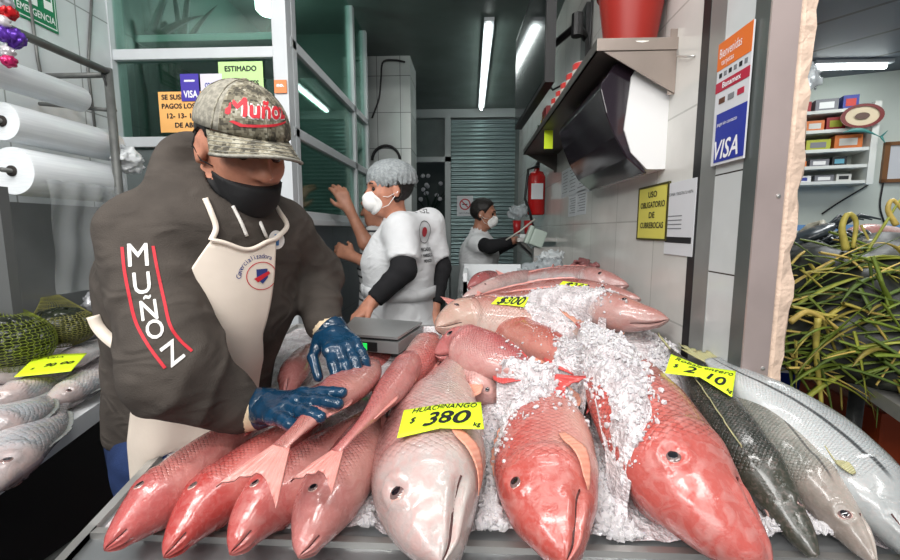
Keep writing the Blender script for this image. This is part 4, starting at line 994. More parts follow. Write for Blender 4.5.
# hem fold along the bib top, neck straps, waist tie
MB().tube([tuple(AV[-1, j] + AF*.002) for j in range(nx_)], .0045, 8).build('hem', M_apron, apr, smooth=True)
def strap(pts, wd, th, m, nm, par, nrm):
    P, _ = catmull(pts, 26); T = np.gradient(P, axis=0); T /= np.linalg.norm(T, axis=1)[:, None]; out_ = []
    for p, t in zip(P, T):
        h = HT.find_nearest(Vector(p)); nn = np.array(h[1]) if h[0] is not None else np.array(nrm)
        if nn @ (p - che) < 0: nn = -nn
        pp = np.array(h[0]) + nn*.006 if h[0] is not None and h[3] < .08 else p
        sd = np.cross(t, nn); sd /= np.linalg.norm(sd); out_.append([pp - sd*wd/2, pp + sd*wd/2])
    V, Fc = shell(np.array(out_), th, nn); return fixn(mk(nm, V, Fc, m, par))
bl, br_ = AV[-1, 0], AV[-1, -1]
def px_on(px, py):
    r = ray(px, py).normalized(); h = HT.ray_cast(CAM, r); return h[0]
def pxstrap(pix, wd, nm, first=None):
    P = [px_on(*p) for p in pix]; P = [tuple(p) for p in P if p is not None]
    if first is not None: P = [tuple(first)] + P
    Q = catmull(P, 30)[0]; g = []
    for k, p in enumerate(Q):
        t = Q[min(k+1, 29)] - Q[max(k-1, 0)]; t = t/np.linalg.norm(t); h = HT.find_nearest(Vector(p)); n_ = np.array(CAM) - p; n_ = n_/np.linalg.norm(n_); sd = np.cross(t, n_); sd /= np.linalg.norm(sd)
        g.append([p + n_*.006 - sd*wd/2, p + n_*.007, p + n_*.006 + sd*wd/2])
    V, Fc = shell(np.array(g), .004, n_); return fixn(mk(nm, V, Fc, M_apron, apr))
pxstrap([(216, 228), (211, 212), (205, 198)], .010, 'neck_strap', bl)
pxstrap([(287, 226), (279, 211), (271, 199)], .010, 'neck_strap', br_)
TV_, TF_ = sdf_mesh(lambda P: torso_only(P) - .006, (-1.0, .6, .8), (-.3, 1.3, 1.4), .02); TT = bvh(TV_, TF_)
_h = HT; HT = TT; pxstrap([(93, 316), (98, 327), (108, 338), (122, 348), (140, 355), (160, 360)], .020, 'waist_tie'); HT = _h
for pts in ([(233, 206), (241, 222), (247, 236)], [(255, 208), (261, 224), (267, 238)]):
    P = [px_on(*p) for p in pts]; P = [tuple(p) for p in P if p is not None]
    if len(P) > 1: MB().tube([tuple(p + (np.array(CAM)-p)/np.linalg.norm(np.array(CAM)-p)*.003) for p in catmull(P, 14)[0]], .0034, 8).build('drawcord', M_cord, hoo, smooth=True)
# emblem and lettering on the bib
def on(tree, V, Fc, dirn, lift, nm, m, par, sub=.006):
    v, f_ = project(V, Fc, tree, dirn, lift, sub); return mk(nm, v, f_, m, par, smooth=False) if f_ else None
def flat(shape, c, r, u): return [Vector(c) + Vector(r)*x + Vector(u)*y for x, y in shape]
def circ(r0, r1, n=36, a0=0, a1=2*PI, ex=1.0):
    V = []; Fc = []
    for k in range(n+1):
        a = a0 + (a1-a0)*k/n; V += [(r0*ex*math.cos(a), r0*math.sin(a)), (r1*ex*math.cos(a), r1*math.sin(a))]
    for k in range(n): Fc.append([2*k, 2*k+1, 2*k+3, 2*k+2])
    return V, Fc
M_navy = mat('navy print', srgb(44, 58, 122), .6)
lc_ = onplane(283, 280, .17); lc = Vector(AO) + Vector(AS)*lc_[0] + Vector(AF)*.3 + Vector((0, 0, lc_[1])); ar, au = Vector(AS), Vector((0, 0, 1)); ad = -Vector(AF)
v, f_ = circ(.027, .0285, ex=1.15); on(AT, flat(v, lc, ar, au), f_, ad, .0012, 'emblem_ring', M_red, apr)
v = [(-.012, .014), (.012, .014), (.012, -.004), (0, -.016), (-.012, -.004)]; on(AT, flat(v, lc, ar, au), [[0, 1, 2, 3, 4]], ad, .0012, 'emblem', M_navy, apr)
v = [(-.017, -.006), (-.012, -.012), (.014, .004), (.017, .001), (.014, -.003)]; on(AT, flat([(-.018, -.004), (-.010, -.012), (.018, .004), (.014, .009)], lc, ar, au), [[0, 1, 2, 3]], ad, .0018, 'emblem_band', M_red, apr)
for k, ch in enumerate('Comercializadora'):
    a = math.radians(176 - k*7.6); V_, F_ = text_mesh(ch, .0135); o_ = lc + ar*(.040*1.15*math.cos(a)) + au*(.040*math.sin(a)); ca_, sa_ = math.cos(a - PI/2), math.sin(a - PI/2)
    on(AT, [o_ + (ar*ca_ + au*sa_)*p.x + (-ar*sa_ + au*ca_)*p.y for p in V_], F_, ad, .0012, 'lettering', M_navy, apr)
# embroidered badge on the hoodie chest
bc = Vector(PY(281, 240, .86))
v, f_ = circ(.0, .016, 20); h_ = HT.ray_cast(bc + Vector(AF)*.3, ad)
if h_[0]:
    on(HT, flat(circ(.0, .020, 24)[0], h_[0] + Vector(AF)*.2, ar, au), circ(.0, .020, 24)[1], ad, .0012, 'badge', M_white, hoo)
    on(HT, flat([(-.005, .012), (.006, .012), (.004, -.012), (-.004, -.012)], h_[0] + Vector(AF)*.2, ar, au), [[0, 1, 2, 3]], ad, .002, 'badge_fish', mat('blue print', srgb(60, 120, 180), .6), hoo)

# sleeve lettering and piping
sd_ = -np.array(ray(152, 300)); sd_ /= np.linalg.norm(sd_); dir_ = Vector(-sd_)
def px_on(px, py):
    r = ray(px, py).normalized(); h = HT.ray_cast(CAM, r); return h[0]
path = [(138, 253), (142, 283), (149, 311), (157, 331), (172, 350)]
SR = Vector(CR @ Vector((1, 0, 0))); SU = Vector(CR @ Vector((0, 1, 0)))
for ch, (x, y), size, ang in zip('MUÑOZ', [(138, 256), (142, 284), (149, 311), (155, 330), (173, 354)], (.058, .052, .046, .042, .050), (4, 6, 8, 14, 34)):
    p = px_on(x, y); V_, F_ = text_mesh(ch, size, .0006); a = math.radians(ang); rr = SR*math.cos(a) - SU*math.sin(a)*-1; rr = SR*math.cos(a) + SU*math.sin(a); uu = -SR*math.sin(a) + SU*math.cos(a)
    on(HT, [p + rr*q.x*.92 + uu*q.y - dir_*q.z for q in V_], F_, dir_, .0014, 'lettering', M_white, hoo, .008)
def ribbon(pix, wd, nm):
    P = [px_on(*p) for p in pix]; P = [Vector(p) for p in catmull([tuple(p) for p in P], 24)[0]]; V_ = []
    for i, p in enumerate(P):
        t = (P[min(i+1, 23)] - P[max(i-1, 0)]).normalized(); s_ = t.cross(dir_).normalized(); V_ += [p - s_*wd/2, p + s_*wd/2]
    on(HT, V_, [[2*i, 2*i+1, 2*i+3, 2*i+2] for i in range(23)], dir_, .0012, nm, M_red, hoo, .01)
ribbon([(122, 247), (124, 268), (128, 290), (135, 320), (148, 345), (165, 368)], .0046, 'piping')
ribbon([(153, 246), (157, 268), (164, 300), (170, 325), (180, 340), (192, 351)], .0046, 'piping')

# head dressing: hair at the nape, cap, mask, eyes
def hl(x, y, z): return HC + (HR[0]*x + HR[1]*y + HR[2]*z)*.98
def hq(P): return ((P - HC) @ HR.T)/.98
def hair(P):
    q = hq(P); d = head_sdf(P, HC, HR, .98) - .006
    d = np.maximum(d, q[:, 0] - .012 - .35*np.clip(q[:, 2], -.1, .1)); d = np.maximum(d, -q[:, 2] - .055); d = np.maximum(d, -(sell(q, (-.004, np.copysign(.08, 1), -.012), (.03, .02, .042))))
    return np.maximum(d, -(sell(np.stack([q[:, 0], np.abs(q[:, 1]), q[:, 2]], 1), (-.004, .082, -.012), (.028, .022, .042))))
bake('hair', hair, HC - .17, HC + .17, .006, M_hair, man)
m, nt, b = newmat('digital camouflage')
tc = node(nt, 'ShaderNodeTexCoord'); sn = node(nt, 'ShaderNodeVectorMath', {0: tc.outputs['Object'], 1: (.0042, .0042, .0042)}, operation='SNAP')
n1 = node(nt, 'ShaderNodeTexNoise', {'Vector': sn.outputs[0], 'Scale': 42.0, 'Detail': 3.0, 'Roughness': .7})
rp = ramp(nt, n1.outputs[0], [(0, srgb(66, 62, 52)), (.43, srgb(104, 98, 82)), (.50, srgb(136, 130, 112)), (.58, srgb(164, 160, 144)), (.66, srgb(84, 80, 68))], 'CONSTANT')
nt.links.new(rp.outputs[0], b.inputs['Base Color']); b.inputs['Roughness'].default_value = .85
n2 = node(nt, 'ShaderNodeTexNoise', {'Vector': tc.outputs['Object'], 'Scale': 500.0}); bp = node(nt, 'ShaderNodeBump', {'Strength': .3, 'Distance': .002, 'Height': n2.outputs[0]}); nt.links.new(bp.outputs[0], b.inputs['Normal'])
M_camo = m
M_mesh = mat('grey cap mesh', srgb(150, 148, 138), .85, 0, .3, 90, .4, 300)
def cap_pt(az, el, off=0):     # dome over the skull
    x, y, z = math.cos(el)*math.cos(az), math.cos(el)*math.sin(az), math.sin(el)
    rx, ry, rz = .104 + off, .085 + off, .092 + off
    front = max(0, x)**2*math.cos(el)
    return hl(-.008 + x*rx + front*.006, y*ry, .038 + z*rz + front*.012*math.sin(el))
naz, nel = 48, 16
G = np.array([[cap_pt(2*PI*a/naz, (PI/2)*(e/(nel-1))**.9) for a in range(naz)] for e in range(nel)])
V = list(G.reshape(-1, 3)); Fc = []; fmi = []
for e in range(nel-1):
    for a in range(naz):
        Fc.append([e*naz+a, e*naz+(a+1) % naz, (e+1)*naz+(a+1) % naz, (e+1)*naz+a]); az = (a+.5)/naz*2*PI; fmi.append(1 if PI*.30 < az < PI*1.70 else 0)
capo = mk('cap', V, Fc, [M_camo, mat('faded camouflage', srgb(146, 142, 130), .85, 0, .35, 120, .3, 300)], man, fm=fmi); md = capo.modifiers.new('thickness', 'SOLIDIFY'); md.thickness = .003; md.offset = 1
CT = bvh(V, Fc)
# seams and button
for az in (0, PI/3, 2*PI/3, PI, 4*PI/3, 5*PI/3):
    MB().tube([tuple(cap_pt(az, (PI/2)*t, .0035)) for t in np.linspace(0, .97, 14)], .0013, 5).build('seam', M_camo, capo, smooth=True)
MB().lathe([(.008, 0), (.007, .003), (.003, .005)], tuple(cap_pt(0, PI/2, .002)), tuple(HR[2]), 12).build('button', M_camo, capo, smooth=True)
# brim
nb, mbm = 25, 9; G = np.zeros((mbm, nb, 3))
for k in range(nb):
    a = (k/(nb-1) - .5)*2*1.22
    r0 = np.array(((.104*math.cos(a)*1.02 - .008), .085*math.sin(a)*1.0)); ln = .066*math.cos(a*.80)**.6
    for i in range(mbm):
        t = i/(mbm-1); x = r0[0] + ln*t*math.cos(a*.25); y = r0[1]*(1 + .10*t)
        G[i, k] = hl(x, y, .040 - .020*t - .9*y*y*6*(.3 + t*.7)*.55)
Vb, Fb = shell(G, .004, HR[2]); brim = fixn(mk('brim', Vb, Fb, M_camo, capo))
for t in (.25, .45, .65, .85):
    pts = []
    for k in range(nb):
        f0 = t*(mbm-1); i0 = int(f0); pts.append(tuple(G[i0, k]*(1-(f0-i0)) + G[min(i0+1, mbm-1), k]*(f0-i0) + HR[2]*.0006))
    MB().tube(pts, .0007, 5).build('stitching', M_mesh, brim, smooth=True)
MB().tube([tuple(G[-1, k]) for k in range(nb)], .003, 8).build('piping', M_mesh, brim, smooth=True)
# script on the cap front
cf = hl(.3, -.006, .090); cr, cu = -Vector(-HR[1]), Vector(HR[2]); cr = Vector(HR[1])*1.0
cd_ = -Vector(HR[0]); right = Vector(np.cross(HR[2], HR[0]))
V_, F_ = text_mesh('Muñoz', .041, .0034, .25); V2_, F2_ = text_mesh('Muñoz', .041, .0014, .25)
sw = [(-.050, -.025), (-.036, -.031), (.02, -.026), (.054, -.021), (.056, -.018), (.02, -.0215), (-.032, -.026), (-.045, -.022)]
def cappt(x, y, k=.10): return Vector(cf) + right*x + cu*(y + x*k)
on(CT, [cappt(p.x*.98, p.y) - cd_*p.z for p in V_], F_, cd_, .0048, 'lettering_edge', M_white, capo, .006); on(CT, [cappt(p.x*.98, p.y) - cd_*p.z for p in V2_], F2_, cd_, .0060, 'lettering', M_red, capo, .006)
on(CT, [cappt(*p) for p in sw], [[0, 1, 6, 7], [1, 2, 5, 6], [2, 3, 4, 5]], cd_, .0055, 'lettering', M_red, capo, .006)
def mask(P):
    q = hq(P); d = head_sdf(P, HC, HR, .98) - .005; d = smin(d, sell(q, (.075, 0, -.075), (.035, .040, .045)), .03)
    top = -.036 - .10*np.clip(.10 - q[:, 0], 0, .2)*0 ; d = np.maximum(d, q[:, 2] + .052 - .25*np.clip(.09 - q[:, 0], -.02, .12)*.35)
    d = np.maximum(d, .012 - q[:, 0] - .0*q[:, 2]); d = np.maximum(d, -(q[:, 2] + .150)); return d
def mask2(P):
    q = hq(P); n = scap(P, nek + [-.01, .0, .0], HC - HR[2]*.085 + HR[0]*.02, .078, .060); return np.minimum(mask(P), np.maximum(n, q[:, 2] + .062))
bake('face_mask', mask2, HC - .2, HC + .2, .005, M_mask, man)
for s_ in (1, -1):
    MB().tube([tuple(hl(.025, .066*s_, -.035)), tuple(hl(.005, .080*s_, -.03)), tuple(hl(-.02, .088*s_, -.005)), tuple(hl(-.01, .086*s_, .022))], .0015, 6).build('ear_loop', M_mask, man, smooth=True)
    MB().lathe([(.011, -.004), (.0105, .002), (.006, .006), (.0015, .0075)], tuple(hl(.082, .032*s_, .004)), tuple(HR[0]), 14).build('eye', mat('dark eye', (.02, .014, .012), .15), man, smooth=True)
    MB().tube([tuple(hl(.086, .048*s_, .026)), tuple(hl(.095, .032*s_, .031)), tuple(hl(.094, .016*s_, .027))], .0035, 6).build('eyebrow', M_hair, man, smooth=True)

# gloves
def fr(fing, back):
    f_ = np.array(fing, float); f_ /= np.linalg.norm(f_); b_ = np.array(back, float); b_ = b_ - f_*(b_ @ f_); b_ /= np.linalg.norm(b_); return f_, b_
hR0 = np.array(PZ(262, 408, wrR[2]+.005)); tipR = np.array(PZ(345, 400, 1.125))
f_, b_ = fr(tipR - hR0, (-.05, -.25, 1)); RR = np.stack([f_, np.cross(b_, f_), b_])          # right hand: thumb to its left
gl = dict(r=.0122)
bake('glove', lambda P: hand_sdf(P, hR0, RR, 1.04, (4, 5, 7, 9), (7, 2, -4, -12), ((.02, .030, -.006), (.055, .050, -.020), (.085, .048, -.030)), **gl) + .0012*vnoise(P*60, 3), hR0 - .16, hR0 + .26, .0036, M_glove, man, label='navy rubber glove lying flat on the fish')
hL0 = np.array(PY(331, 330, .97)); tipL = np.array(PZ(366, 381, 1.105))
f_, b_ = fr(tipL - hL0, (.30, -.55, .8)); RL = np.stack([f_, np.cross(f_, b_), b_])          # left hand: thumb to its right
bake('glove', lambda P: hand_sdf(P, hL0, RL, 1.02, (20, 22, 22, 20), (4, 1, -2, -6), ((.02, .030, -.004), (.058, .058, -.026), (.098, .058, -.054)), **gl) + .0012*vnoise(P*60, 4), hL0 - .16, hL0 + .24, .0036, M_glove, man, label='navy rubber glove pinching the pile from above')
for w0, h0 in ((wrR, hR0), (wrL, hL0)):
    ax_ = (h0 - w0)/np.linalg.norm(h0 - w0); P = [w0 - ax_*.02, w0 + ax_*.012, h0 - ax_*.004, h0 + ax_*.012]
    MB().tube([tuple(p) for p in P], [.038, .041, .039, .033], 20).build('cuff', M_cuff, man, smooth=True)
    MB().tube([tuple(h0 - ax_*.012), tuple(h0 - ax_*.006), tuple(h0 + ax_*.03)], [.0375, .0405, .033], 20).build('glove_gauntlet', M_glove, man, smooth=True)
# ---------------------------------------------------------------- staff in the back
M_coat = cloth('white cotton coat', srgb(212, 214, 216), .10, .8, 6)
wrinkle(M_coat, 8, .3, .02)
M_blackc = cloth('black cotton', (.016, .016, .018), .1)
M_stripe, nt, b = newmat('striped polo')
tc = node(nt, 'ShaderNodeTexCoord'); sp = node(nt, 'ShaderNodeSeparateXYZ', {0: tc.outputs['Object']})
st = mth(nt, 'SINE', mth(nt, 'MULTIPLY', sp.outputs[2], 150.0)); nt.links.new(mix(nt, maprange(nt, st, .55, .75), srgb(176, 178, 178), srgb(40, 42, 48)), b.inputs['Base Color']); b.inputs['Roughness'].default_value = .85
M_trou = cloth('dark trousers', srgb(34, 36, 42), .2); M_khaki = cloth('grey brown trousers', srgb(74, 68, 62), .2)
M_net = mat('hair net', srgb(150, 156, 158), .7, 0, .25, 90, .9, 160)
M_red2 = mat('red emblem', srgb(176, 40, 52), .6)
def A3(p): return np.array(p, float)
def standing(label, loc, group, yaw, J, hgt, skinm, shirtm, troum, hair='short', cap=None, maskm=None, sleeve=None, sleeve_to=1.0, coat_to=.62, head_dir=None, fing=None, tag_=None, hr=.0115):
    """J: world joints shL elL wrL shR elR wrR; loc: standing point"""
    g = A3(loc); R = frame((math.cos(yaw), math.sin(yaw), 0)); k = hgt/1.7
    pt = lambda x, y, z: g + (R[0]*x + R[1]*y + R[2]*z)*k
    pel = pt(0, 0, .93); che = pt(.0, 0, 1.24); nk = pt(.0, 0, 1.43); hc = pt(.035, 0, 1.575); hRm = frame(head_dir) if head_dir is not None else R
    root = thing('person', label, 'person', loc, group)
    legs = [(pt(0, s*.09, .90), pt(.01, s*.10, .48), pt(-.01, s*.10, .09)) for s in (1, -1)]
    arms = [tuple(A3(J[n + s]) for n in ('sh', 'el', 'wr')) for s in 'LR']
    def body(P):
        d = union([head_sdf(P, hc, hRm, k), scap(P, nk + [0, 0, -.05], hc - hRm[2]*.05*k - hRm[0]*.015, .056*k, .050*k)], .02)
        ds = [scap(P, pel, che, .13*k, .13*k), scap(P, che, nk, .12*k, .06*k)]
        for a in legs: ds += [scap(P, a[0], a[1], .08*k, .055*k), scap(P, a[1], a[2], .052*k, .038*k)]
        for a in arms: ds += [scap(P, a[0], a[1], .048*k, .040*k), scap(P, a[1], a[2], .040*k, .027*k)]
        d = smin(d, union(ds, .03), .02)
        for i, a in enumerate(arms):
            f_ = (a[2] - a[1])/np.linalg.norm(a[2] - a[1]); bk = fing[i] if fing else (0, 0, 1); fd, bb = fr(f_, bk); tv = np.cross(bb, fd)*(1 if i == 1 else -1)
            d = smin(d, hand_sdf(P, a[2] + fd*.02, np.stack([fd, tv, bb]), k*.95, (28, 30, 34, 38), r=hr), .015)
        return d
    allp = np.array([x for a in arms for x in a] + [x for a in legs for x in a] + [hc]); lo = allp.min(0) - .24; hi = allp.max(0) + .24; lo[2] = 0.02
    bake('body', body, lo, hi, .0095, skinm, root)
    def shirt(P):
        d = union([scap(P, pt(0, .06, .92), pt(0, .05, 1.24), .150*k, .150*k), scap(P, pt(0, -.06, .92), pt(0, -.05, 1.24), .150*k, .150*k), scap(P, che, nk, .15*k, .072*k), scap(P, arms[0][0] - [0, 0, .01], arms[1][0] - [0, 0, .01], .062*k, .062*k)], .06)
        if coat_to < .9: d = smin(d, union([scap(P, pt(0, .06, .9), pt(.01, .08, coat_to), .16*k, .19*k), scap(P, pt(0, -.06, .9), pt(.01, -.08, coat_to), .16*k, .19*k)], .05), .05)
        d = d - .018*k*np.exp(-((P[:, 2] - g[2] - 1.02*k)/.02)**2)*0
        for a in arms:
            e = a[0] + (a[1] - a[0])*min(1, sleeve_to)
            d = smin(d, np.maximum(scap(P, a[0], a[1], .066*k, .066*k), (P - e) @ ((a[1]-a[0])/np.linalg.norm(a[1]-a[0]))), .045)
        d = d + .007*vnoise(P*9, 51) + .0035*vnoise(P*24, 52)
        d = np.maximum(d, coat_to*k + g[2] - P[:, 2]); d = np.maximum(d, -(scap(P, nk, nk + R[0]*.03 + [0, 0, .2], .066*k, .075*k)))
        return d
    sh_, SV, SF = bake('shirt' if coat_to > .8 else 'coat', shirt, lo, hi, .0095, shirtm, root)
    bake('trousers', lambda P: np.maximum(np.maximum(union([scap(P, pel + [0, 0, -.02], pel + [0, 0, -.05], .145*k, .145*k)] + [x for a in legs for x in (scap(P, a[0], a[1], .10*k, .075*k), scap(P, a[1], a[2], .075*k, .062*k))], .03), P[:, 2] - g[2] - .97*k), .08 - P[:, 2]), lo, hi, .012, troum, root)
    for a in legs:
        bake('shoe', lambda P: np.maximum(scap(P, a[2] + [0, 0, -.035], a[2] + R[0]*.15 + [0, 0, -.045], .05, .042), .004 - P[:, 2]), a[2] - .22, a[2] + .24, .011, M_shoe, root)
    if sleeve is not None:
        for a in arms:
            def sl(P):
                d = union([scap(P, a[0], a[1], .060*k, .052*k), scap(P, a[1], a[2], .052*k, .038*k)], .02) + fold(P, a[0], a[1], .004, 90, 61) + fold(P, a[1], a[2], .004, 100, 63)
                ax_ = (a[2]-a[1])/np.linalg.norm(a[2]-a[1]); return np.maximum(d, (P - a[2] + ax_*.005) @ ax_)
            bake('undersleeve', sl, np.min(a, 0) - .1, np.max(a, 0) + .1, .009, sleeve, root)
    q_ = lambda P: ((P - hc) @ hRm.T)/k
    H = lambda x, y, z: hc + (hRm[0]*x + hRm[1]*y + hRm[2]*z)*k
    def hairf(P):
        q = q_(P); d = head_sdf(P, hc, hRm, k) - .010*k + .003*vnoise(P*60, 71)
        d = np.maximum(d, q[:, 0] - .035 - .55*np.clip(q[:, 2] - .02, -.2, .2)); d = np.maximum(d, -.06 - q[:, 2])
        return np.maximum(d, -sell(np.stack([q[:, 0], np.abs(q[:, 1]), q[:, 2]], 1), (.002, .085, -.012), (.030, .022, .040)))
    bake('hair', hairf, hc - .18, hc + .18, .0065, M_hair, root)
    if cap:
        def net(P):
            q = q_(P); d = sell(q, (-.018, 0, .055), (.118, .096, .088)) + .006*np.sin(np.arctan2(q[:, 1], q[:, 0])*26)*np.exp(-((q[:, 2] - .01)/.035)**2) + .004*vnoise(P*40, 73)
            return np.maximum(d, .012 - q[:, 2] - .10*q[:, 0])
        bake('hair_net', net, hc - .2, hc + .2, .006, M_net, root)
    if maskm is not None:
        def mk_(P):
            q = q_(P); d = np.minimum(head_sdf(P, hc, hRm, k) - .004, sell(q, (.078, 0, -.052), (.050, .046, .046))*k); d = smax(d, (sell(q, (.078, 0, -.055), (.060, .062, .055)))*k, .008)
            return np.maximum(d, .035 - q[:, 0])
        bake('face_mask', mk_, hc - .18, hc + .18, .005, maskm, root)
        for s_ in (1, -1):
            for zz in (-.03, -.08): MB().tube([tuple(H(.055, .060*s_, zz)), tuple(H(.03, .074*s_, (zz-.02)*.7)), tuple(H(-.015, .086*s_, -.012))], .0016, 5).build('ear_loop', maskm, root, smooth=True)
    for s_ in (1, -1):
        MB().lathe([(.011, -.004), (.0105, .002), (.006, .006), (.0015, .0075)], tuple(H(.082, .032*s_, .004)), tuple(hRm[0]), 12).build('eye', mat('dark eye', (.02, .014, .012), .15), root, smooth=True)
        MB().tube([tuple(H(.086, .048*s_, .026)), tuple(H(.095, .032*s_, .031)), tuple(H(.094, .016*s_, .027))], .0035, 6).build('eyebrow', M_hair, root, smooth=True)
    return root, sh_, bvh(SV, SF), R, pt
G5 = 'fish stall staff'
# the worker in the white coat
Y = 1.95
hx = PY(388, 190, Y); lz = 0
k_ = (hx.z - 0)/1.575
J = dict(shL=PY(428, 222, Y+.08), elL=PY(440, 268, Y+.10), wrL=PY(434, 305, Y+.0), shR=PY(400, 228, Y-.10), elR=PY(404, 270, Y-.20), wrR=PY(373, 301, Y-.27))
root, coat, ctree, R, pt = standing('worker in white coat, hair net and white respirator standing by the booth windows', (hx.x+.035, Y+.03, 0), G5, math.radians(205), J, 1.7*k_, SKIN, M_coat, M_trou, cap=True, maskm=M_wmask, sleeve=M_blackc, sleeve_to=.80, coat_to=.6, head_dir=(-.88, -.45, -.05))
# belt of the coat, with the emblem and lettering on its back
P = []
for k in range(41):
    a = 2*PI*k/40; o = pt(0, 0, 1.11); d_ = Vector(R[0]*math.cos(a) + R[1]*math.sin(a)); h = ctree.ray_cast(Vector(o) + d_*.6, -d_)
    P.append((h[0] if h[0] else Vector(o) + d_*.17) - d_*.002)
V = []
for p in P: V += [p + Vector((0, 0, .026)), p - Vector((0, 0, .026))]
o = mk('belt', V, [[2*k, 2*k+1, 2*k+3, 2*k+2] for k in range(40)], M_coat, root); md = o.modifiers.new('thickness', 'SOLIDIFY'); md.thickness = .012; md.offset = 1
def on_coat(V_, F_, dirn, lift, nm, m): 
    v, f_ = project(V_, F_, ctree, dirn, lift, .02); return mk(nm, v, f_, m, coat, smooth=False) if f_ else None
bd = (CAM - PY(432, 240, Y)).normalized(); bd = Vector((bd.x+.45, bd.y, 0)).normalized(); br = Vector((-bd.y, bd.x, 0)); bu = Vector((0, 0, 1))
bcn = PY(429, 232, Y-.1) + bd*.3
on_coat(flat(circ(.0, .022, 24, ex=.8)[0], bcn, br, bu), circ(.0, .022, 24)[1], -bd, .003, 'emblem', M_red2)
on_coat(flat(circ(.048, .051, 32, ex=.8)[0], bcn, br, bu), circ(.048, .051, 32)[1], -bd, .003, 'emblem_ring', M_ink)
for body_, dz, sz in (('MUÑOZ', .095, .03), ('PESCADOS', -.078, .020), ('Y MARISCOS', -.104, .020), ('MEXICO', -.128, .018)):
    V_, F_ = text_mesh(body_, sz, .0006); on_coat([bcn + br*p.x*.8 + bu*(p.y + dz) + bd*p.z for p in V_], F_, -bd, .003, 'lettering', M_ink)
# the man behind him, arm raised at the booth window
Y = 2.40
hx = PY(378, 207, Y)
J = dict(shL=PY(366, 236, Y-.20), elL=PY(371, 262, Y-.28), wrL=PY(354, 252, Y-.24), shR=PY(382, 240, Y+.14), elR=PY(378, 246, Y-.16), wrR=PY(352, 218, Y-.22))
J = dict(shR=PY(372, 238, Y+.05), elR=PY(366, 243, Y-.10), wrR=PY(350, 211, Y-.12), shL=PY(396, 238, Y-.20), elL=PY(378, 268, Y-.26), wrL=PY(354, 257, Y-.20))
standing('man in striped polo raising a hand at the booth window, half hidden behind a colleague', (hx.x+.04, Y, 0), G5, math.radians(190), J, 1.7*(hx.z)/1.575, SKIN2, M_stripe, M_khaki, sleeve_to=.55, coat_to=.88, head_dir=(-.9, .2, -.1), fing=[(0, -1, .3), (.4, -1, .3)])
# the worker at the back
Y = 3.40
hx = PY(483, 214, Y)
J = dict(shR=PY(478, 243, Y-.17), elR=PY(490, 247, Y-.30), wrR=PY(512, 241, Y-.28), shL=PY(484, 243, Y+.16), elL=PY(496, 250, Y+.2), wrL=PY(516, 241, Y+.1))
standing('worker at the back in white vest with black sleeves and white mask', (hx.x-.03, Y, 0), G5, math.radians(-12), J, 1.7*hx.z/1.575, SKIN2, M_coat, M_trou, maskm=M_wmask, sleeve=M_blackc, sleeve_to=.5, coat_to=.80, head_dir=(.98, -.2, -.12))
# ================================================================ THINGS ON AND ROUND THE COUNTERS
treef = joined(FISH_TREES)
M_card, nt, b = newmat('fluorescent card')
b.inputs['Base Color'].default_value = (*srgb(224, 252, 40), 1); b.inputs['Roughness'].default_value = .6
def patch(rows):
    """rows: list of rows of world points -> smooth sampling function (s across, t down)"""
    A = np.array(rows, float)
    def f(s, t):
        n = A.shape[1]-1; x = min(max(s, 0), 1)*n; i = min(int(x), n-1); x -= i; x = x*x*(3-2*x)*.35 + x*.65
        top = A[0, i]*(1-x) + A[0, i+1]*x; bot = A[1, i]*(1-x) + A[1, i+1]*x; return top*(1-t) + bot*t
    return f
def card(label, top, bot, lines, zs=None, lift=.008, group='price cards on the fish', depth=None, slope=.22):
    al = list(top) + list(bot); mid = (sum(p[0] for p in al)/len(al), sum(p[1] for p in al)/len(al)); hs = []
    for dx in (-8, 0, 8):
        r = ray(mid[0]+dx, mid[1]).normalized(); ds = [h[0] for h in (treef.ray_cast(CAM, r), tree.ray_cast(CAM, r)) if h[0] is not None]
        if ds: hs.append(min(ds, key=lambda q: (q - CAM).length))
    h0 = max(hs, key=lambda q: q.z); zc = depth or h0.z + lift; ycn = h0.y
    pn_ = Vector((0, -slope, 1)); p0_ = Vector((h0.x, ycn, zc))
    pos = lambda p: CAM + ray(*p)*((p0_ - CAM).dot(pn_)/ray(*p).dot(pn_))
    T_ = [pos(p) for p in top]; B_ = [pos(p) for p in bot]
    f = patch([T_, B_]); n, m_ = 20, 6; G = np.array([[f(i/n, j/m_) for i in range(n+1)] for j in range(m_+1)])
    nr = np.cross(G[0, -1]-G[0, 0], G[-1, 0]-G[0, 0]); nr = -nr/np.linalg.norm(nr)
    if nr @ np.array(CAM - Vector(G[0, 0])) < 0: nr = -nr
    V, Fc = shell(G, .0008, nr); c0 = G.reshape(-1, 3).mean(0)
    root = thing('price_card', label, 'price card', tuple(c0), group); mk('paper', V, Fc, M_card, root, smooth=True); fixn(bpy.context.scene.objects[root.children[0].name])
    W_ = np.linalg.norm(G[0, -1]-G[0, 0]); H_ = np.linalg.norm(G[-1, 0]-G[0, 0])
    for body_, s0, t0, size, bold, shear, wid in lines:
        V_, F_ = text_mesh(body_, size, bold, shear); ww = max(v.x for v in V_) - min(v.x for v in V_); sx = wid*W_/ww
        mk('lettering', [Vector(f(s0 + v.x*sx/W_, t0 - v.y/H_)) + Vector(nr)*(.0014 + v.z*8) for v in V_], F_, M_ink, root, smooth=False)
card('yellow card on the pale snapper, reading huachinango 380', [(404, 410), (442, 404), (481, 402)], [(397, 438), (440, 428), (484, 429)],
     [('HUACHINANGO', .52, .14, .020, .0002, .35, .80), ('380', .53, .60, .052, .0012, .3, .58), ('$', .15, .5, .022, .0004, .3, .07), ('kg', .90, .86, .016, .0004, .3, .10)])
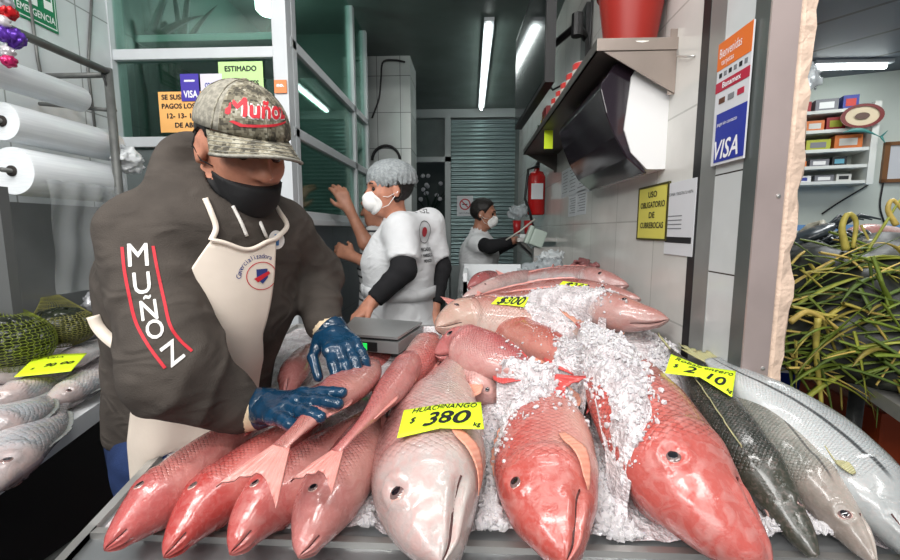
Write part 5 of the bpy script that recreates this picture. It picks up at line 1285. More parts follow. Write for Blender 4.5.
card('yellow card bent over the snooks, reading robalo entero 210', [(671, 354), (701, 366), (736, 371)], [(665, 373), (700, 377), (732, 397)],
     [('Robalo entero', .52, .18, .020, .0002, .35, .86), ('2', .32, .6, .052, .0012, .3, .18), ('10', .70, .66, .048, .0012, .3, .26), ('$', .13, .56, .022, .0004, .3, .08), ('kg', .93, .86, .014, .0004, .3, .10)], lift=.022, slope=.35)
card('small yellow card on the pale bellied snapper, reading 300', [(498, 297), (513, 297), (529, 297)], [(491, 304), (508, 305), (524, 307)], [('$300', .5, .5, .045, .0012, .3, .8)], lift=.010, slope=.9)
card('small yellow card farthest back by the tiles, reading 260', [(563, 281), (578, 283), (593, 285)], [(556, 288), (572, 290), (589, 292)], [('$260', .5, .5, .045, .0012, .3, .8)], lift=.010, slope=.9)

# steel scale
def pz4(mb, q, z0, z1, mi=0):
    V = [(p[0], p[1], z0) for p in q] + [(p[0], p[1], z1) for p in q]
    return mb.add(V, [[3, 2, 1, 0], [4, 5, 6, 7], [0, 1, 5, 4], [1, 2, 6, 5], [2, 3, 7, 6], [3, 0, 4, 7]], mi)
zt_ = 1.10; Q = [PZ(340, 333, zt_), PZ(397, 337, zt_), PZ(421, 322, zt_), PZ(355, 317, zt_)]; cen = sum(Q, Vector())/4
grow = lambda k: [tuple(cen + (q - cen)*k) for q in Q]
sc = thing('scale', 'stainless steel weighing scale with green display behind the raised glove', 'scale', (cen.x, cen.y, bed(1.35)))
M_scale = mat('scale steel', srgb(168, 170, 170), .35, .6, .1, 6)
pz4(MB(), grow(1.06), bed(1.35)+.012, zt_-.014).build('housing', M_scale, sc); pz4(MB(), grow(.96), zt_-.0135, zt_-.007).build('gap', M_black, sc); pz4(MB(), grow(1.03), zt_-.007, zt_).build('weighing_plate', M_scale, sc)
fa, fb_ = Vector(grow(1.06)[0]), Vector(grow(1.06)[1]); fx = (fb_-fa); fn = Vector((fx.y, -fx.x, 0)).normalized()
def onface(x0, x1, z0, z1, th): return [fa + fx*x0 + Vector((0, 0, z0 - fa.z)), fa + fx*x1 + Vector((0, 0, z0 - fa.z)), fa + fx*x1 + Vector((0, 0, z1 - fa.z)), fa + fx*x0 + Vector((0, 0, z1 - fa.z))]
zz0 = bed(1.35)+.012
dsp = MB().sheet(onface(.08, .66, zz0+.003, zt_-.019, 0), .003, fn).build('display', M_black, sc); MB().sheet([p + fn*.003 for p in onface(.12, .50, zz0+.006, zt_-.022, 0)], .001, fn).build('screen', mat('lcd green', srgb(40, 220, 90), .4, emit=.9), dsp)
for q in grow(.9): MB().lathe([(.012, 0), (.012, .0125)], (q[0], q[1], bed(1.35)), n=10).build('foot', M_black, sc)

# polystyrene box, plastic bags at the far end
bz = bed(2)+.0
M_foam = mat('white polystyrene', srgb(214, 218, 220), .7, bump=.3, bscale=200)
bx0, bx1, by0, by1 = PY(463, 285, 1.98).x, PY(528, 285, 1.98).x, 1.99, 2.30; ztop = PY(490, 264, 2.3).z
bx = thing('foam_box', 'open white polystyrene box at the far end of the fish counter', 'box', ((bx0+bx1)/2, 2.15, bz))
mb = MB()
for lo, hi in (((bx0, by0, bz), (bx1, by1, bz+.02)), ((bx0, by0, bz), (bx0+.02, by1, ztop-.02)), ((bx1-.02, by0, bz), (bx1, by1, ztop-.02)), ((bx0, by0, bz), (bx1, by0+.02, ztop-.06)), ((bx0, by1-.02, bz), (bx1, by1, ztop))): mb.box(lo, hi)
mb.build('shell', M_foam, bx)
M_bag = mat('clear plastic bag', srgb(196, 204, 208), .18, trans=.35, alpha=.75)
def crumple(name, label, cat, c, r, m, seed, sq=(1, 1, .7), sharp=1.0, h=None, **k):
    c = np.array(c, float)
    def f(P):
        q = (P - c)/np.array(sq); a = vnoise(q*2.3/r, seed); b_ = np.abs(vnoise(q*4.2/r, seed+1)); return np.linalg.norm(q, axis=1) - r*(.72 + .35*a + .38*b_*sharp)
    V, Fc = sdf_mesh(f, c - r*1.6, c + r*1.6, h or r/9); V = np.array(V)
    return mk(name, V, Fc, m, None, smooth=True, loc=(c[0], c[1], V[:, 2].min()), label=label, cat=cat, **k)
crumple('plastic_bag', 'crumpled clear plastic bag behind the farthest snappers by the wall', 'bag', PY(545, 270, 2.2), .11, M_bag, 11, (1.1, 1, .7))
crumple('plastic_bag', 'small whitish plastic bag knot on top of the clear bag pile', 'bag', PY(552, 256, 2.22), .055, mat('white film', srgb(206, 212, 214), .3, trans=.2), 14, (1.2, 1, .7))
crumple('meat_bag', 'bag with reddish fish pieces beside the tiles at the back', 'bag', PY(583, 269, 2.0), .07, mat('reddish film', srgb(150, 96, 96), .25, noise=.4, nscale=14), 17, (1, 1, .7))

# ---------------------------------------------------------------- right wall: shelf and what stands on it
M_shelf = mat('shelf steel', srgb(150, 138, 130), .35, .6, .12, 6); M_shelf_shaded = mat('shaded shelf steel', srgb(88, 84, 80), .5, .4, .1, 6)  # second steel is a shaded copy, underside shadow put into its colour
ya, yb_ = PX(677, 60, XW).y, PX(557, 150, XW).y; zsf = PX(677, 40, XW).z; zl_ = PX(677, 92, XW).z; xsf = PY(597, 46, ya).x
sh = thing('wall_shelf', 'long steel shelf on the tiled wall above the paper dispenser', 'shelf', (XW, (ya+yb_)/2, zsf-.03))
MB().box((xsf, ya, zsf-.03), (XW, yb_, zsf-.024)).box((xsf, ya, zsf-.03), (xsf+.004, yb_, zsf+.006)).build('shelf_board', M_shelf_shaded, sh)
MB().box((xsf-.001, ya-.004, zsf-.03), (XW, ya, zsf+.004), bev=.001).build('end_lip', M_shelf, sh)
def gusset(y):
    return MB().sheet([(xsf+.02, y, zsf-.031), (XW-.001, y, zsf-.031), (XW-.001, y, zl_)], .004, (0, -1, 0)).box((XW-.02, y, zl_-.002), (XW-.0005, y+.003, zsf+.03))
gusset(ya+.004).build('bracket', M_shelf, sh); gusset(yb_-.01).build('bracket', M_shelf_shaded, sh)
ywk = PX(696, 56, XW).y
MB().tube([(XW-.004, ywk+.0, PX(696, 56, XW).z), (XW-.012, ywk+.03, PX(690, 57, XW).z), (XW-.010, PX(681, 56, XW).y, PX(681, 56, XW).z), (XW-.004, PX(679, 50, XW).y, PX(679, 50, XW).z)], .0025, 6).build('hook_wire', M_steel, sh, smooth=True)
zs0 = zsf-.024
# red bucket in its white saucer
bc_ = PY(630, 34, ya+.10); bcx, bcy = bc_.x, ya+.10
bk = thing('flower_pot', 'red plastic pot standing on the steel shelf', 'pot', (bcx, bcy, zs0+.022))
MB().lathe([(.072, .022), (.098, .20), (.104, .20), (.106, .235), (.102, .235), (.094, .20), (.068, .03)], (bcx, bcy, zs0), n=40).build('pot', mat('red plastic', srgb(146, 28, 17), .45), bk, smooth=True); auto_smooth(bk.children[0])
sa_ = MB().lathe([(.082, 0), (.102, .018), (.106, .018), (.104, .013), (.085, -.0)], (bcx, bcy, zs0+.001), n=40, capb=True, capt=False).build('saucer', mat('white plastic', srgb(226, 222, 214), .4), None, smooth=True, label='white plastic saucer under the red pot on the shelf', cat='saucer')
# cans
M_can = mat('red can', srgb(190, 44, 40), .3); M_canw = mat('can lid', srgb(216, 212, 206), .3, .3)
for i in range(5):
    y = ya + .36 + i*.105; x = xsf + .05
    t = thing('food_can', 'red can with pale band on the wall shelf, %s' % ('nearest to the red pot', 'second from the red pot', 'third from the red pot', 'fourth from the red pot', 'last of the row')[i], 'can', (x, y, zs0), 'red cans on the wall shelf')
    MB().lathe([(.036, 0), (.037, .004), (.037, .03)], (x, y, zs0), n=20).lathe([(.0372, .066), (.0372, .088)], (x, y, zs0), n=20, capb=False, capt=False).build('can', M_can, t, smooth=True)
    MB().lathe([(.037, .03), (.0371, .066)], (x, y, zs0), n=20, capb=False, capt=False).build('label_band', M_canw, t, smooth=True)
    MB().lathe([(.037, .088), (.034, .092), (.033, .0885)], (x, y, zs0), n=20, capb=False).build('lid', M_canw, t, smooth=True)
MB().box((xsf+.02, ya+.95, zs0), (xsf+.12, ya+1.08, zs0+.11), bev=.003).build('carton', mat('dark red carton', srgb(120, 28, 30), .5), None, label='dark red carton on the wall shelf beyond the cans', cat='carton')
jy = PY(545, 112, 2.35).y; jx = xsf+.05
jr = thing('jar', 'small glass jar with dark lid, a lime yellow tag hung from it', 'jar', (jx, 2.35, zs0))
MB().lathe([(.030, 0), (.036, .01), (.036, .075), (.028, .09)], (jx, 2.35, zs0), n=18).build('glass', mat('amber glass', srgb(96, 66, 36), .15), jr, smooth=True); MB().lathe([(.03, .09), (.03, .115), (.026, .118)], (jx, 2.35, zs0), n=18).build('lid', M_black, jr, smooth=True)
MB().sheet([(jx-.03, 2.31, zs0-.10), (jx+.015, 2.31, zs0-.10), (jx+.015, 2.31, zs0+.05), (jx-.03, 2.31, zs0+.05)], .002, (0, -1, 0)).build('tag', M_card, jr)
for i, (yy, c_) in enumerate(((2.50, (60, 70, 40)), (2.62, (170, 160, 60)), (2.74, (60, 80, 60)))):
    MB().lathe([(.026, 0), (.03, .01), (.03, .07), (.012, .09), (.012, .12)], (xsf+.06, yy, zs0), n=14).build('bottle', mat('bottle glass %d' % i, srgb(*c_), .2), None, smooth=True, label=('dark green bottle right behind the tagged jar', 'yellowish sauce bottle between two green ones', 'green bottle at the far end of the shelf')[i], cat='bottle', group='bottles at the far end of the shelf')

# television on its wall arm
Ynr, Yfr = 2.05, 2.98; zbt = PY(544, 82, Ynr).z; xn, xf_ = PY(545, 82, Ynr).x, PY(515, 124, Yfr).x
tv = thing('television', 'flat black television on a swivel arm high over the counter', 'television', ((xn+xf_)/2, (Ynr+Yfr)/2, zbt))
dv = Vector((xf_-xn, Yfr-Ynr, 0)); nv = Vector((-dv.y, dv.x, 0)).normalized()
def tvb(mb, s0, s1, o0, o1, z0, z1):
    c_ = Vector((xn, Ynr, 0)); P = [c_ + dv*s0 + nv*o0, c_ + dv*s1 + nv*o0, c_ + dv*s1 + nv*o1, c_ + dv*s0 + nv*o1]; return pz4(mb, [(p.x, p.y) for p in P], z0, z1)
tvb(MB(), 0, 1, -.045, 0, zbt, zbt+.58).build('cabinet', M_black, tv)
tvb(MB(), .015, .985, 0, .002, zbt+.02, zbt+.56).build('screen', mat('tv screen', (.012, .014, .015), .10, spec=.9), tv)
mb = tvb(MB(), .35, .65, -.075, -.045, zbt+.15, zbt+.45); mb.build('back_plate', M_black, tv)
arm = MB(); pc = Vector((xn, Ynr, zbt+.3)) + dv*.5 - nv*.075; wl_ = Vector((XW, pc.y-.18, pc.z)); md_ = Vector((XW-.09, pc.y-.34, pc.z))
arm.tube([pc, md_], .018, 8).tube([md_, wl_], .018, 8).box((XW-.02, wl_.y-.05, pc.z-.16), (XW-.001, wl_.y+.05, pc.z+.16)).tube([md_ + Vector((0, 0, -.05)), md_ + Vector((0, 0, .05))], .028, 10)
arm.build('wall_arm', M_black, tv)
MB().tube([pc + Vector((0, .05, -.1)), pc + Vector((.05, -.1, -.22)), Vector((XW-.02, pc.y-.3, pc.z-.2)), Vector((XW-.01, pc.y-.3, pc.z+.3))], .006, 6).build('cable', M_black, tv, smooth=True)

# paper dispenser
y0d, y1d = PX(668, 120, XW).y, PX(606, 120, XW).y; zd0, zd1 = PX(660, 177, XW).z+.02, min(PX(660, 84, XW).z+.06, zsf-.04)
dp = thing('paper_dispenser', 'smoked plastic paper dispenser with white back under the shelf', 'dispenser', (XW, (y0d+y1d)/2, zd0))
dd0 = .20; prof_ = [(.0, zd0+.02), (.02, zd0), (.08, zd0+.01), (.15, zd0+.06), (dd0, zd0+.15), (dd0, zd0+.20), (.17, zd1-.03), (.12, zd1), (0, zd1)]
def ext(poly, ya_, yb2): 
    n = len(poly); V = [(XW - d, ya_, z) for d, z in poly] + [(XW - d, yb2, z) for d, z in poly]
    return V, [list(range(n)), [i+n for i in range(n)][::-1]] + [[i, (i+1) % n, (i+1) % n+n, i+n] for i in range(n)]
back = [(0, zd0+.0), (.055, zd0), (.105, zd0+.05), (.13, zd0+.12), (.115, zd1-.05), (.085, zd1), (0, zd1)]
V, Fc = ext(back, y0d, y1d); fixn(mk('housing', V, Fc, mat('white dispenser plastic', srgb(222, 222, 222), .4), dp, smooth=False))
pf = [(.05, zd0-.012)] + [(.06+.0, zd0-.012), (.115, zd0+.035), (.155, zd0+.10), (.185, zd0+.17), (.205, zd0+.24), (.20, zd1-.06), (.16, zd1-.005), (.10, zd1+.004), (.105, zd1-.05), (.12, zd0+.12), (.095, zd0+.05)]
V, Fc = ext(pf, y0d+.006, y1d-.006); o = fixn(mk('cover', V, Fc, mat('smoked plastic', (.018, .012, .018), .12, coat=.5), dp, smooth=False)); md = o.modifiers.new('round', 'BEVEL'); md.width = .012; md.segments = 3; md.limit_method = 'ANGLE'

# notices on the right wall
def notice(name, label, cat, p0, p1, m, x=XW, th=.004, group=None, rows=None):
    """p0 upper left pixel, p1 lower right pixel on the right wall (left = deeper)"""
    a, b_ = PX(p0[0], p0[1], x), PX(p1[0], p1[1], x); y0, y1 = min(a.y, b_.y), max(a.y, b_.y)
    zt2, zb2 = a.z, b_.z
    t = thing(name, label, cat, (x, (y0+y1)/2, zb2), group); MB().box((x-th, y0, zb2), (x-.0004, y1, zt2)).build('panel', m, t)
    return t, y0, y1, zb2, zt2, x-th
def wtxt(t, body_, size, y, z, m, x, fitw=None, bold=0, **k): text(body_, size, (x, y, z), (0, -1, 0), (0, 0, 1), m, t, bold=bold, fitw=fitw, **k)
M_yel = mat('yellow notice', srgb(214, 206, 96), .45); M_brownf = mat('dark frame', srgb(70, 66, 30), .5); M_paper = mat('white paper', srgb(206, 208, 212), .6); M_grey = mat('grey print', srgb(120, 122, 126), .7)
t, y0, y1, z0, z1, xx = notice('notice', 'yellow notice asking for face masks, on the tiled wall', 'notice', (641, 190), (667, 239), M_yel)
fr_ = MB()
for lo, hi in (((y0-.006, z0-.006), (y1+.006, z0)), ((y0-.006, z1), (y1+.006, z1+.006)), ((y0-.006, z0), (y0, z1)), ((y1, z0), (y1+.006, z1))): fr_.box((xx-.002, lo[0], lo[1]), (XW-.0003, hi[0], hi[1]))
fr_.build('frame', M_brownf, t)
for i, (tx, fw) in enumerate((('USO', .3), ('OBLIGATORIO', .84), ('DE', .2), ('CUBREBOCAS', .80))): wtxt(t, tx, (z1-z0)*.16, (y0+y1)/2, z1 - (z1-z0)*(.15 + i*.20), M_ink, xx, fitw=(y1-y0)*fw, bold=.0006)
t, y0, y1, z0, z1, xx = notice('poster', 'white poster beside the yellow notice, with a dark band at the foot', 'poster', (669, 184), (693, 257), M_paper)
wtxt(t, 'ESCANEA Y REGISTRA TU VISITA', .012, (y0+y1)/2, z1 - .035, M_ink, xx, fitw=(y1-y0)*.85)
MB().box((xx-.0008, y0+.008, z0+.035), (xx, y1-.004, z0+.052)).build('band', M_ink, t)
for k in range(4): MB().box((xx-.0006, y0+(y1-y0)*.40, z0+.075+k*.012), (xx, y1-.012, z0+.078+k*.012)).build('print_line', M_grey, t)
# card payment sign
xs_ = XW-.008
t, y0, y1, z0, z1, xx = notice('payment_sign', 'tall card payment sign, orange above and blue at its foot', 'sign', (721, 45), (745, 158), M_paper, x=xs_)
hh = z1 - z0
def stripe(nm, m, f0, f1, g0=0, g1=1, lift=.001): return MB().box((xx-lift, y0+(y1-y0)*g0, z0+hh*f0), (xx, y0+(y1-y0)*g1, z0+hh*f1)).build(nm, m, t)
M_or = mat('orange print', srgb(220, 112, 44), .5); M_mag = mat('crimson print', srgb(176, 34, 62), .5); M_visa = mat('blue print sign', srgb(38, 52, 150), .5); M_wh2 = mat('bright white print', srgb(236, 236, 240), .5)
stripe('header', M_or, .78, 1.0); stripe('band', M_mag, .60, .68); stripe('blue_panel', M_visa, .02, .42, .0, .90)
wtxt(t, 'Bienvenidas', .03, (y0+y1)/2+.012, z0+hh*.905, M_wh2, xx-.001, fitw=(y1-y0)*.66); wtxt(t, 'tarjetas', .018, (y0+y1)/2+.02, z0+hh*.83, M_wh2, xx-.001, fitw=(y1-y0)*.38)
wtxt(t, 'Banamex', .018, (y0+y1)/2, z0+hh*.64, M_wh2, xx-.001, fitw=(y1-y0)*.55, bold=.0004)
wtxt(t, 'VISA', .06, (y0+y1)/2+.006, z0+hh*.11, M_wh2, xx-.001, fitw=(y1-y0)*.74, shear=.25, bold=.001); wtxt(t, 'pago sin contacto', .012, (y0+y1)/2+.006, z0+hh*.33, M_wh2, xx-.001, fitw=(y1-y0)*.6)
for k in range(6): MB().box((xx-.0012, y0+(y1-y0)*(.08+.15*k), z0+hh*.715), (xx, y0+(y1-y0)*(.16+.15*k), z0+hh*.75)).build('card_mark', (M_grey, M_ink)[k % 2], t)
for k, m_ in enumerate((M_mag, M_grey, mat('brown print', srgb(90, 50, 30), .5))): MB().box((xx-.0012, y0+(y1-y0)*(.12+.28*k), z0+hh*.50), (xx, y0+(y1-y0)*(.30+.28*k), z0+hh*.545)).build('card_mark', m_, t)
# paper sheets in rows beyond
k = 0
for (x0_, y0_), (x1_, y1_) in (((588, 158), (606, 186)), ((577, 164), (586, 190)), ((569, 168), (576, 194)), ((562, 172), (568, 196)), ((577, 192), (586, 214)), ((569, 196), (576, 216))):
    t, y0, y1, z0, z1, xx = notice('paper_sheet', ('printed sheet nearest to the dispenser in the upper row', 'second printed sheet from the dispenser, upper row', 'third printed sheet from the dispenser, upper row', 'last printed sheet of the upper row', 'nearer printed sheet of the lower row', 'farther printed sheet of the lower row')[k], 'paper', (x0_, y0_), (x1_, y1_), M_paper, th=.0012, group='printed sheets on the tiles'); k += 1
    m_ = MB()
    for j in range(7): m_.box((xx-.0004, y0+.02, z1-.02-(z1-z0-.03)*j/7-.004), (xx, y1-.03-.02*(j % 3), z1-.02-(z1-z0-.03)*j/7))
    m_.build('print', M_grey, t)
# fire extinguisher
ey = 3.42; ex = XW-.075; ez0, ez1 = PY(540, 215, ey).z, PY(540, 171, ey).z
M_fire = mat('extinguisher red', srgb(176, 28, 28), .25)
fe = thing('fire_extinguisher', 'red fire extinguisher hanging on the right wall near the back', 'fire extinguisher', (ex, ey, ez0))
MB().lathe([(.06, 0), (.068, .01), (.068, ez1-ez0-.05), (.05, ez1-ez0-.01), (.022, ez1-ez0), (.022, ez1-ez0+.02)], (ex, ey, ez0), n=24).build('cylinder', M_fire, fe, smooth=True)
MB().box((ex-.015, ey-.05, ez1+.02), (ex+.015, ey+.03, ez1+.05)).box((ex-.012, ey-.09, ez1+.05), (ex+.012, ey, ez1+.062)).build('valve', M_black, fe)
MB().tube([(ex, ey-.04, ez1+.03), (ex-.08, ey-.09, ez1), (ex-.10, ey-.09, ez0+.12), (ex-.06, ey-.08, ez0+.02), (ex-.02, ey-.08, ez0-.14)], .011, 8).build('hose', M_black, fe, smooth=True)
MB().box((ex-.05, ey-.071, ez0+.12), (ex+.04, ey-.066, ez0+.24)).build('label', M_paper, fe)
# back counter with tray, cups and telephone
cy = 3.05; cz = PY(525, 237, cy).z
wb = thing('work_shelf', 'steel work shelf on the right wall before the worker in white vest', 'shelf', (.48, 3.15, cz-.03))
MB().box((.33, 2.95, cz-.03), (XW-.001, 3.4, cz-.005)).build('board', M_steel, wb)
for yy in (2.98, 3.37): MB().tube([(.36, yy, cz-.03), (XW-.005, yy, cz-.25)], .012, 6).build('bracket', M_steel, wb)
MB().box((.35, 2.98, cz-.005), (.52, 3.30, cz+.02), bev=.006).build('tray', mat('pale tray', srgb(196, 200, 200), .5), None, label='pale plastic tray on the work shelf at the back', cat='tray')
for i in range(2):
    c_ = (PY(517+i*11, 220, 3.2).x, 3.2, cz+.02); MB().lathe([(.024, 0), (.032, .10), (.030, .10), (.022, .01)], c_, n=16).build('cup', mat('red cup', srgb(150, 24, 28), .35), None, smooth=True, label=('left of the two red cups on the pale tray', 'right of the two red cups on the pale tray')[i], cat='cup', group='red cups on the tray')
crumple('plastic_bag', 'clear bag of cups standing behind the two red cups', 'bag', PY(518, 212, 3.32), .085, M_bag, 31, (1, 1, .8), h=.012)
MB().tube([PY(506, 240, 3.02), PY(520, 231, 3.0), PY(535, 219, 3.0)], .006, 6).build('steel_rod', mat('pale rod', srgb(190, 186, 176), .4), None, smooth=True, label='thin pale rod leaning across the tray', cat='rod')
ph = thing('wall_telephone', 'pale green telephone handset unit at the end of the work shelf', 'telephone', (PY(537, 240, 2.85).x, 2.85, PY(537, 248, 2.85).z))
pp = PY(537, 238, 2.85); R1 = Matrix.Rotation(.35, 3, 'Y')
MB().box(pp - Vector((.045, .06, .055)), pp + Vector((.045, .06, .055)), R=R1, c=pp, bev=.012).build('base', mat('pale green plastic', srgb(176, 190, 180), .4), ph); MB().box(pp + Vector((-.075, -.04, -.06)), pp + Vector((-.045, .03, .065)), R=R1, c=pp, bev=.012).build('handset', mat('pale green plastic', srgb(176, 190, 180), .4), ph)
MB().box((pp.x-.02, 2.84, cz-.55), (XW-.001, 2.92, pp.z-.06)).build('bracket', M_steel, ph)

# ---------------------------------------------------------------- ceiling lamps, back wall, booth
a, b_ = PZ(489, 22, 2.85), PZ(482, 106, 2.85)
cl = thing('ceiling_light_or_glow', 'long fluorescent tube light on the dark ceiling of the stall', 'lamp', (a.x, (a.y+b_.y)/2, 2.86))
MB().box((a.x-.035, a.y-.05, 2.835), (a.x+.035, b_.y+.05, 2.859)).build('fixture', M_alu, cl); MB().tube([(a.x, a.y, 2.815), (a.x, b_.y, 2.815)], .016, 10).build('tube', M_lampw, cl, smooth=True)
t = thing('no_smoking_sign', 'white no smoking sign on the back wall left of the worker', 'sign', (PY(465, 206, 5.33).x, 5.33, PY(465, 216, 5.33).z))
c0 = PY(465, 206, 5.33); w_, h_ = .10, .125
MB().box((c0.x-w_, 5.322, c0.z-h_), (c0.x+w_, 5.33, c0.z+h_)).build('panel', M_paper, t)
V, Fc = circ(.055, .070, 32); mk('ring', flat(V, (c0.x, 5.321, c0.z+.02), Vector((1, 0, 0)), Vector((0, 0, 1))), Fc, M_red2, t, smooth=False)
MB().box((c0.x-.055, 5.3195, c0.z+.013), (c0.x+.055, 5.3205, c0.z+.027), R=Matrix.Rotation(.78, 3, 'Y'), c=(c0.x, 5.32, c0.z+.02)).build('bar', M_red2, t)
MB().box((c0.x-.035, 5.3202, c0.z+.014), (c0.x+.030, 5.3215, c0.z+.026)).build('cigarette', M_ink, t)
text('NO FUMAR', .03, (c0.x, 5.3205, c0.z-.09), (1, 0, 0), (0, 0, 1), M_ink, t)
# clock ring on the pillar and cable
pcn = PY(386, 160, 3.70); MB().tube([tuple(Vector((pcn.x + .12*math.cos(x), 3.70, pcn.z + .12*math.sin(x)))) for x in np.linspace(0, PI, 16)], .012, 6).build('hoop', M_black, None, smooth=True, label='black hoop fixed on the white tiled pillar above the hair net', cat='hoop')
pt_ = [PY(x, y, 3.70) for x, y in ((372, 118), (379, 98), (381, 78), (383, 62), (395, 60), (405, 62))]
MB().tube([tuple(p) for p in catmull([tuple(p) for p in pt_], 30)[0]], .008, 6).build('cable', M_black, None, smooth=True, label='black cable looping over the top of the tiled pillar', cat='cable')
# booth inside
zp_ = PY(160, 49, 2.15).z
struct('trim_7', MB().box((XL, 2.0, zp_-.03), (XB-.06, 2.5, zp_)), mat('booth shelf', srgb(150, 168, 164), .4))
M_aloe = mat('aloe leaf', srgb(26, 50, 38), .4, 0, .25, 20)
def blade(mb, p, d, up, L, w_, bend, n=8, mi=0):
    d = Vector(d).normalized(); V = []; q = Vector(p)
    for i in range(n+1):
        t_ = i/n; s_ = d.cross(Vector((0, 0, 1))); s_ = s_.normalized() if s_.length > 1e-4 else Vector((1, 0, 0)); ww = w_*(1 - t_**2.2) + .0006; nn = s_.cross(d)
        V += [q - s_*ww, q + nn*ww*.35, q + s_*ww, q - nn*ww*.35]; q = q + d*(L/n); d = (d + Vector((0, 0, -bend/n))).normalized()
    F_ = []
    for i in range(n):
        for k_ in range(4): F_.append([4*i+k_, 4*i+(k_+1) % 4, 4*i+4+(k_+1) % 4, 4*i+4+k_])
    return mb.add(V, F_, mi)
for i, (px, yy, dirs) in enumerate(((150, 2.12, [(-.9, .0, 1.1, .52), (-.6, 0, .9, .35), (-.3, -.1, 1.2, .35), (.3, 0, .8, .35), (.9, .1, .25, .40), (.8, -.1, .5, .34), (-.9, 0, .3, .3), (.1, -.1, 1.3, .3), (1, 0, .12, .45)]), (183, 2.2, [(-.1, 0, 1.3, .45), (.2, 0, 1.3, .42), (.5, .1, .9, .3), (-.5, .1, .9, .3)]))):
    c_ = PY(px, 48, yy); pl_ = thing('aloe_plant', ('spreading aloe plant on the ledge inside the booth window', 'upright aloe plant right of the spreading one, behind glass')[i], 'plant', (c_.x, yy, zp_))
    for d in dirs: blade(MB(), (c_.x, yy, zp_+.01), d[:3], None, d[3], .030, .55).build('leaf', M_aloe, pl_, smooth=True)
    MB().lathe([(.05, 0), (.065, .05), (.06, .05), (.045, .03)], (c_.x, yy, zp_), n=16).build('pot', M_black, pl_, smooth=True)
lb = PY(268, 14, 2.7); cl = thing('ceiling_light_or_glow', 'round glow added for a reflection in the booth glass', 'lamp', (lb.x, lb.y, 3.12))
MB().lathe([(.07, 3.139 - lb.z), (.07, .02), (.05, 0)], lb, n=20, capt=True).build('reflection_glow', M_lampw, cl, smooth=True)  # added glow standing for a reflection, no lamp hangs there
l_ = bpy.data.lights.new('booth_fill_light', 'POINT'); l_.energy = 6; l_.shadow_soft_size = .08; l_.color = (.9, 1, .96); lo_ = bpy.data.objects.new('booth_fill_light', l_); COL.objects.link(lo_); lo_.location = (lb.x, lb.y, lb.z-.15)  # unseen light added to brighten the booth inside
# papers taped on the booth window
def paper(label, p0, p1, m, lines, k=.0, name='paper_notice', group='notices taped on the booth window'):
    y = YB - .008 - k; a, b2 = PY(*p0, y), PY(*p1, y); t = thing(name, label, 'notice', ((a.x+b2.x)/2, y, b2.z), group)
    MB().box((a.x, y-.001, b2.z), (b2.x, y+.001, a.z)).build('paper', m, t)
    for tx, s0, t0, fw, sz, mm in lines: text(tx, (a.z-b2.z)*sz, (a.x + (b2.x-a.x)*s0, y-.001, a.z - (a.z-b2.z)*t0), (1, 0, 0), (0, 0, 1), mm, t, fitw=(b2.x-a.x)*fw, bold=.0012)
    return t
paper('orange notice with dates of suspended payments, taped on the booth window', (158, 92), (215, 132), mat('orange paper', srgb(238, 178, 104), .7), [('SE SUSPENDEN', .48, .14, .84, .17, M_ink), ('PAGOS LOS DIAS', .5, .36, .9, .17, M_ink), ('12- 13- 14 -15', .5, .60, .74, .17, M_ink), ('DE ABRIL', .52, .83, .5, .17, M_ink)])
paper('light green notice beginning ESTIMADO, top of the booth window papers', (218, 62), (264, 92), mat('green paper', srgb(186, 226, 150), .7), [('ESTIMADO', .5, .24, .72, .24, M_ink), ('CLIENTES', .6, .72, .6, .24, M_ink)], .002)
paper('purple card payment sticker on the booth window', (180, 74), (200, 101), mat('violet print', srgb(66, 52, 160), .5), [('VISA', .52, .76, .78, .36, M_wh2), ('contacto', .5, .25, .6, .12, M_wh2)], .004)
paper('white and violet sticker beside the purple payment sticker', (200, 74), (223, 95), mat('white sticker', srgb(214, 210, 226), .5), [('COCO', .45, .55, .5, .3, M_visa)], .003)
paper('small orange sticker on the white window post', (274, 80), (287, 93), mat('orange sticker', srgb(222, 128, 70), .5), [('no.', .5, .4, .6, .4, M_wh2)], .028)
# flowers seen through the back door
fl = thing('flower_bouquet', 'bouquet of white flowers standing behind the back doorway', 'flowers', (PY(430, 200, 5.7).x, 5.7, 0))
fx_, fz = PY(430, 200, 5.7).x, PY(430, 190, 5.7).z; rr = random.Random(4)
MB().lathe([(.08, 0), (.10, fz-.45), (.12, fz-.35)], (fx_, 5.7, 0), n=16).build('vase', mat('dark vase', srgb(40, 44, 44), .4), fl, smooth=True)
mb = MB()
for k in range(26): a = rr.uniform(0, 6.28); blade(mb, (fx_, 5.7, fz-.38), (math.cos(a)*.6, math.sin(a)*.6, 1), None, rr.uniform(.25, .5), .025, .6)
mb.build('leaves', M_aloe, fl, smooth=True, kind='stuff')
for k in range(14):
    c_ = (fx_ + rr.uniform(-.18, .18), 5.62 + rr.uniform(-.1, .1), fz - .05 + rr.uniform(-.1, .22)); MB().lathe([(.0, -.02), (.03, 0), (.022, .02), (.004, .012)], c_, (rr.uniform(-.4, .4), -1, .4), 9).build('flower', M_paper, fl, smooth=True)
# bottle on the booth sill
bp_ = PX(287, 186, XB-.03); 
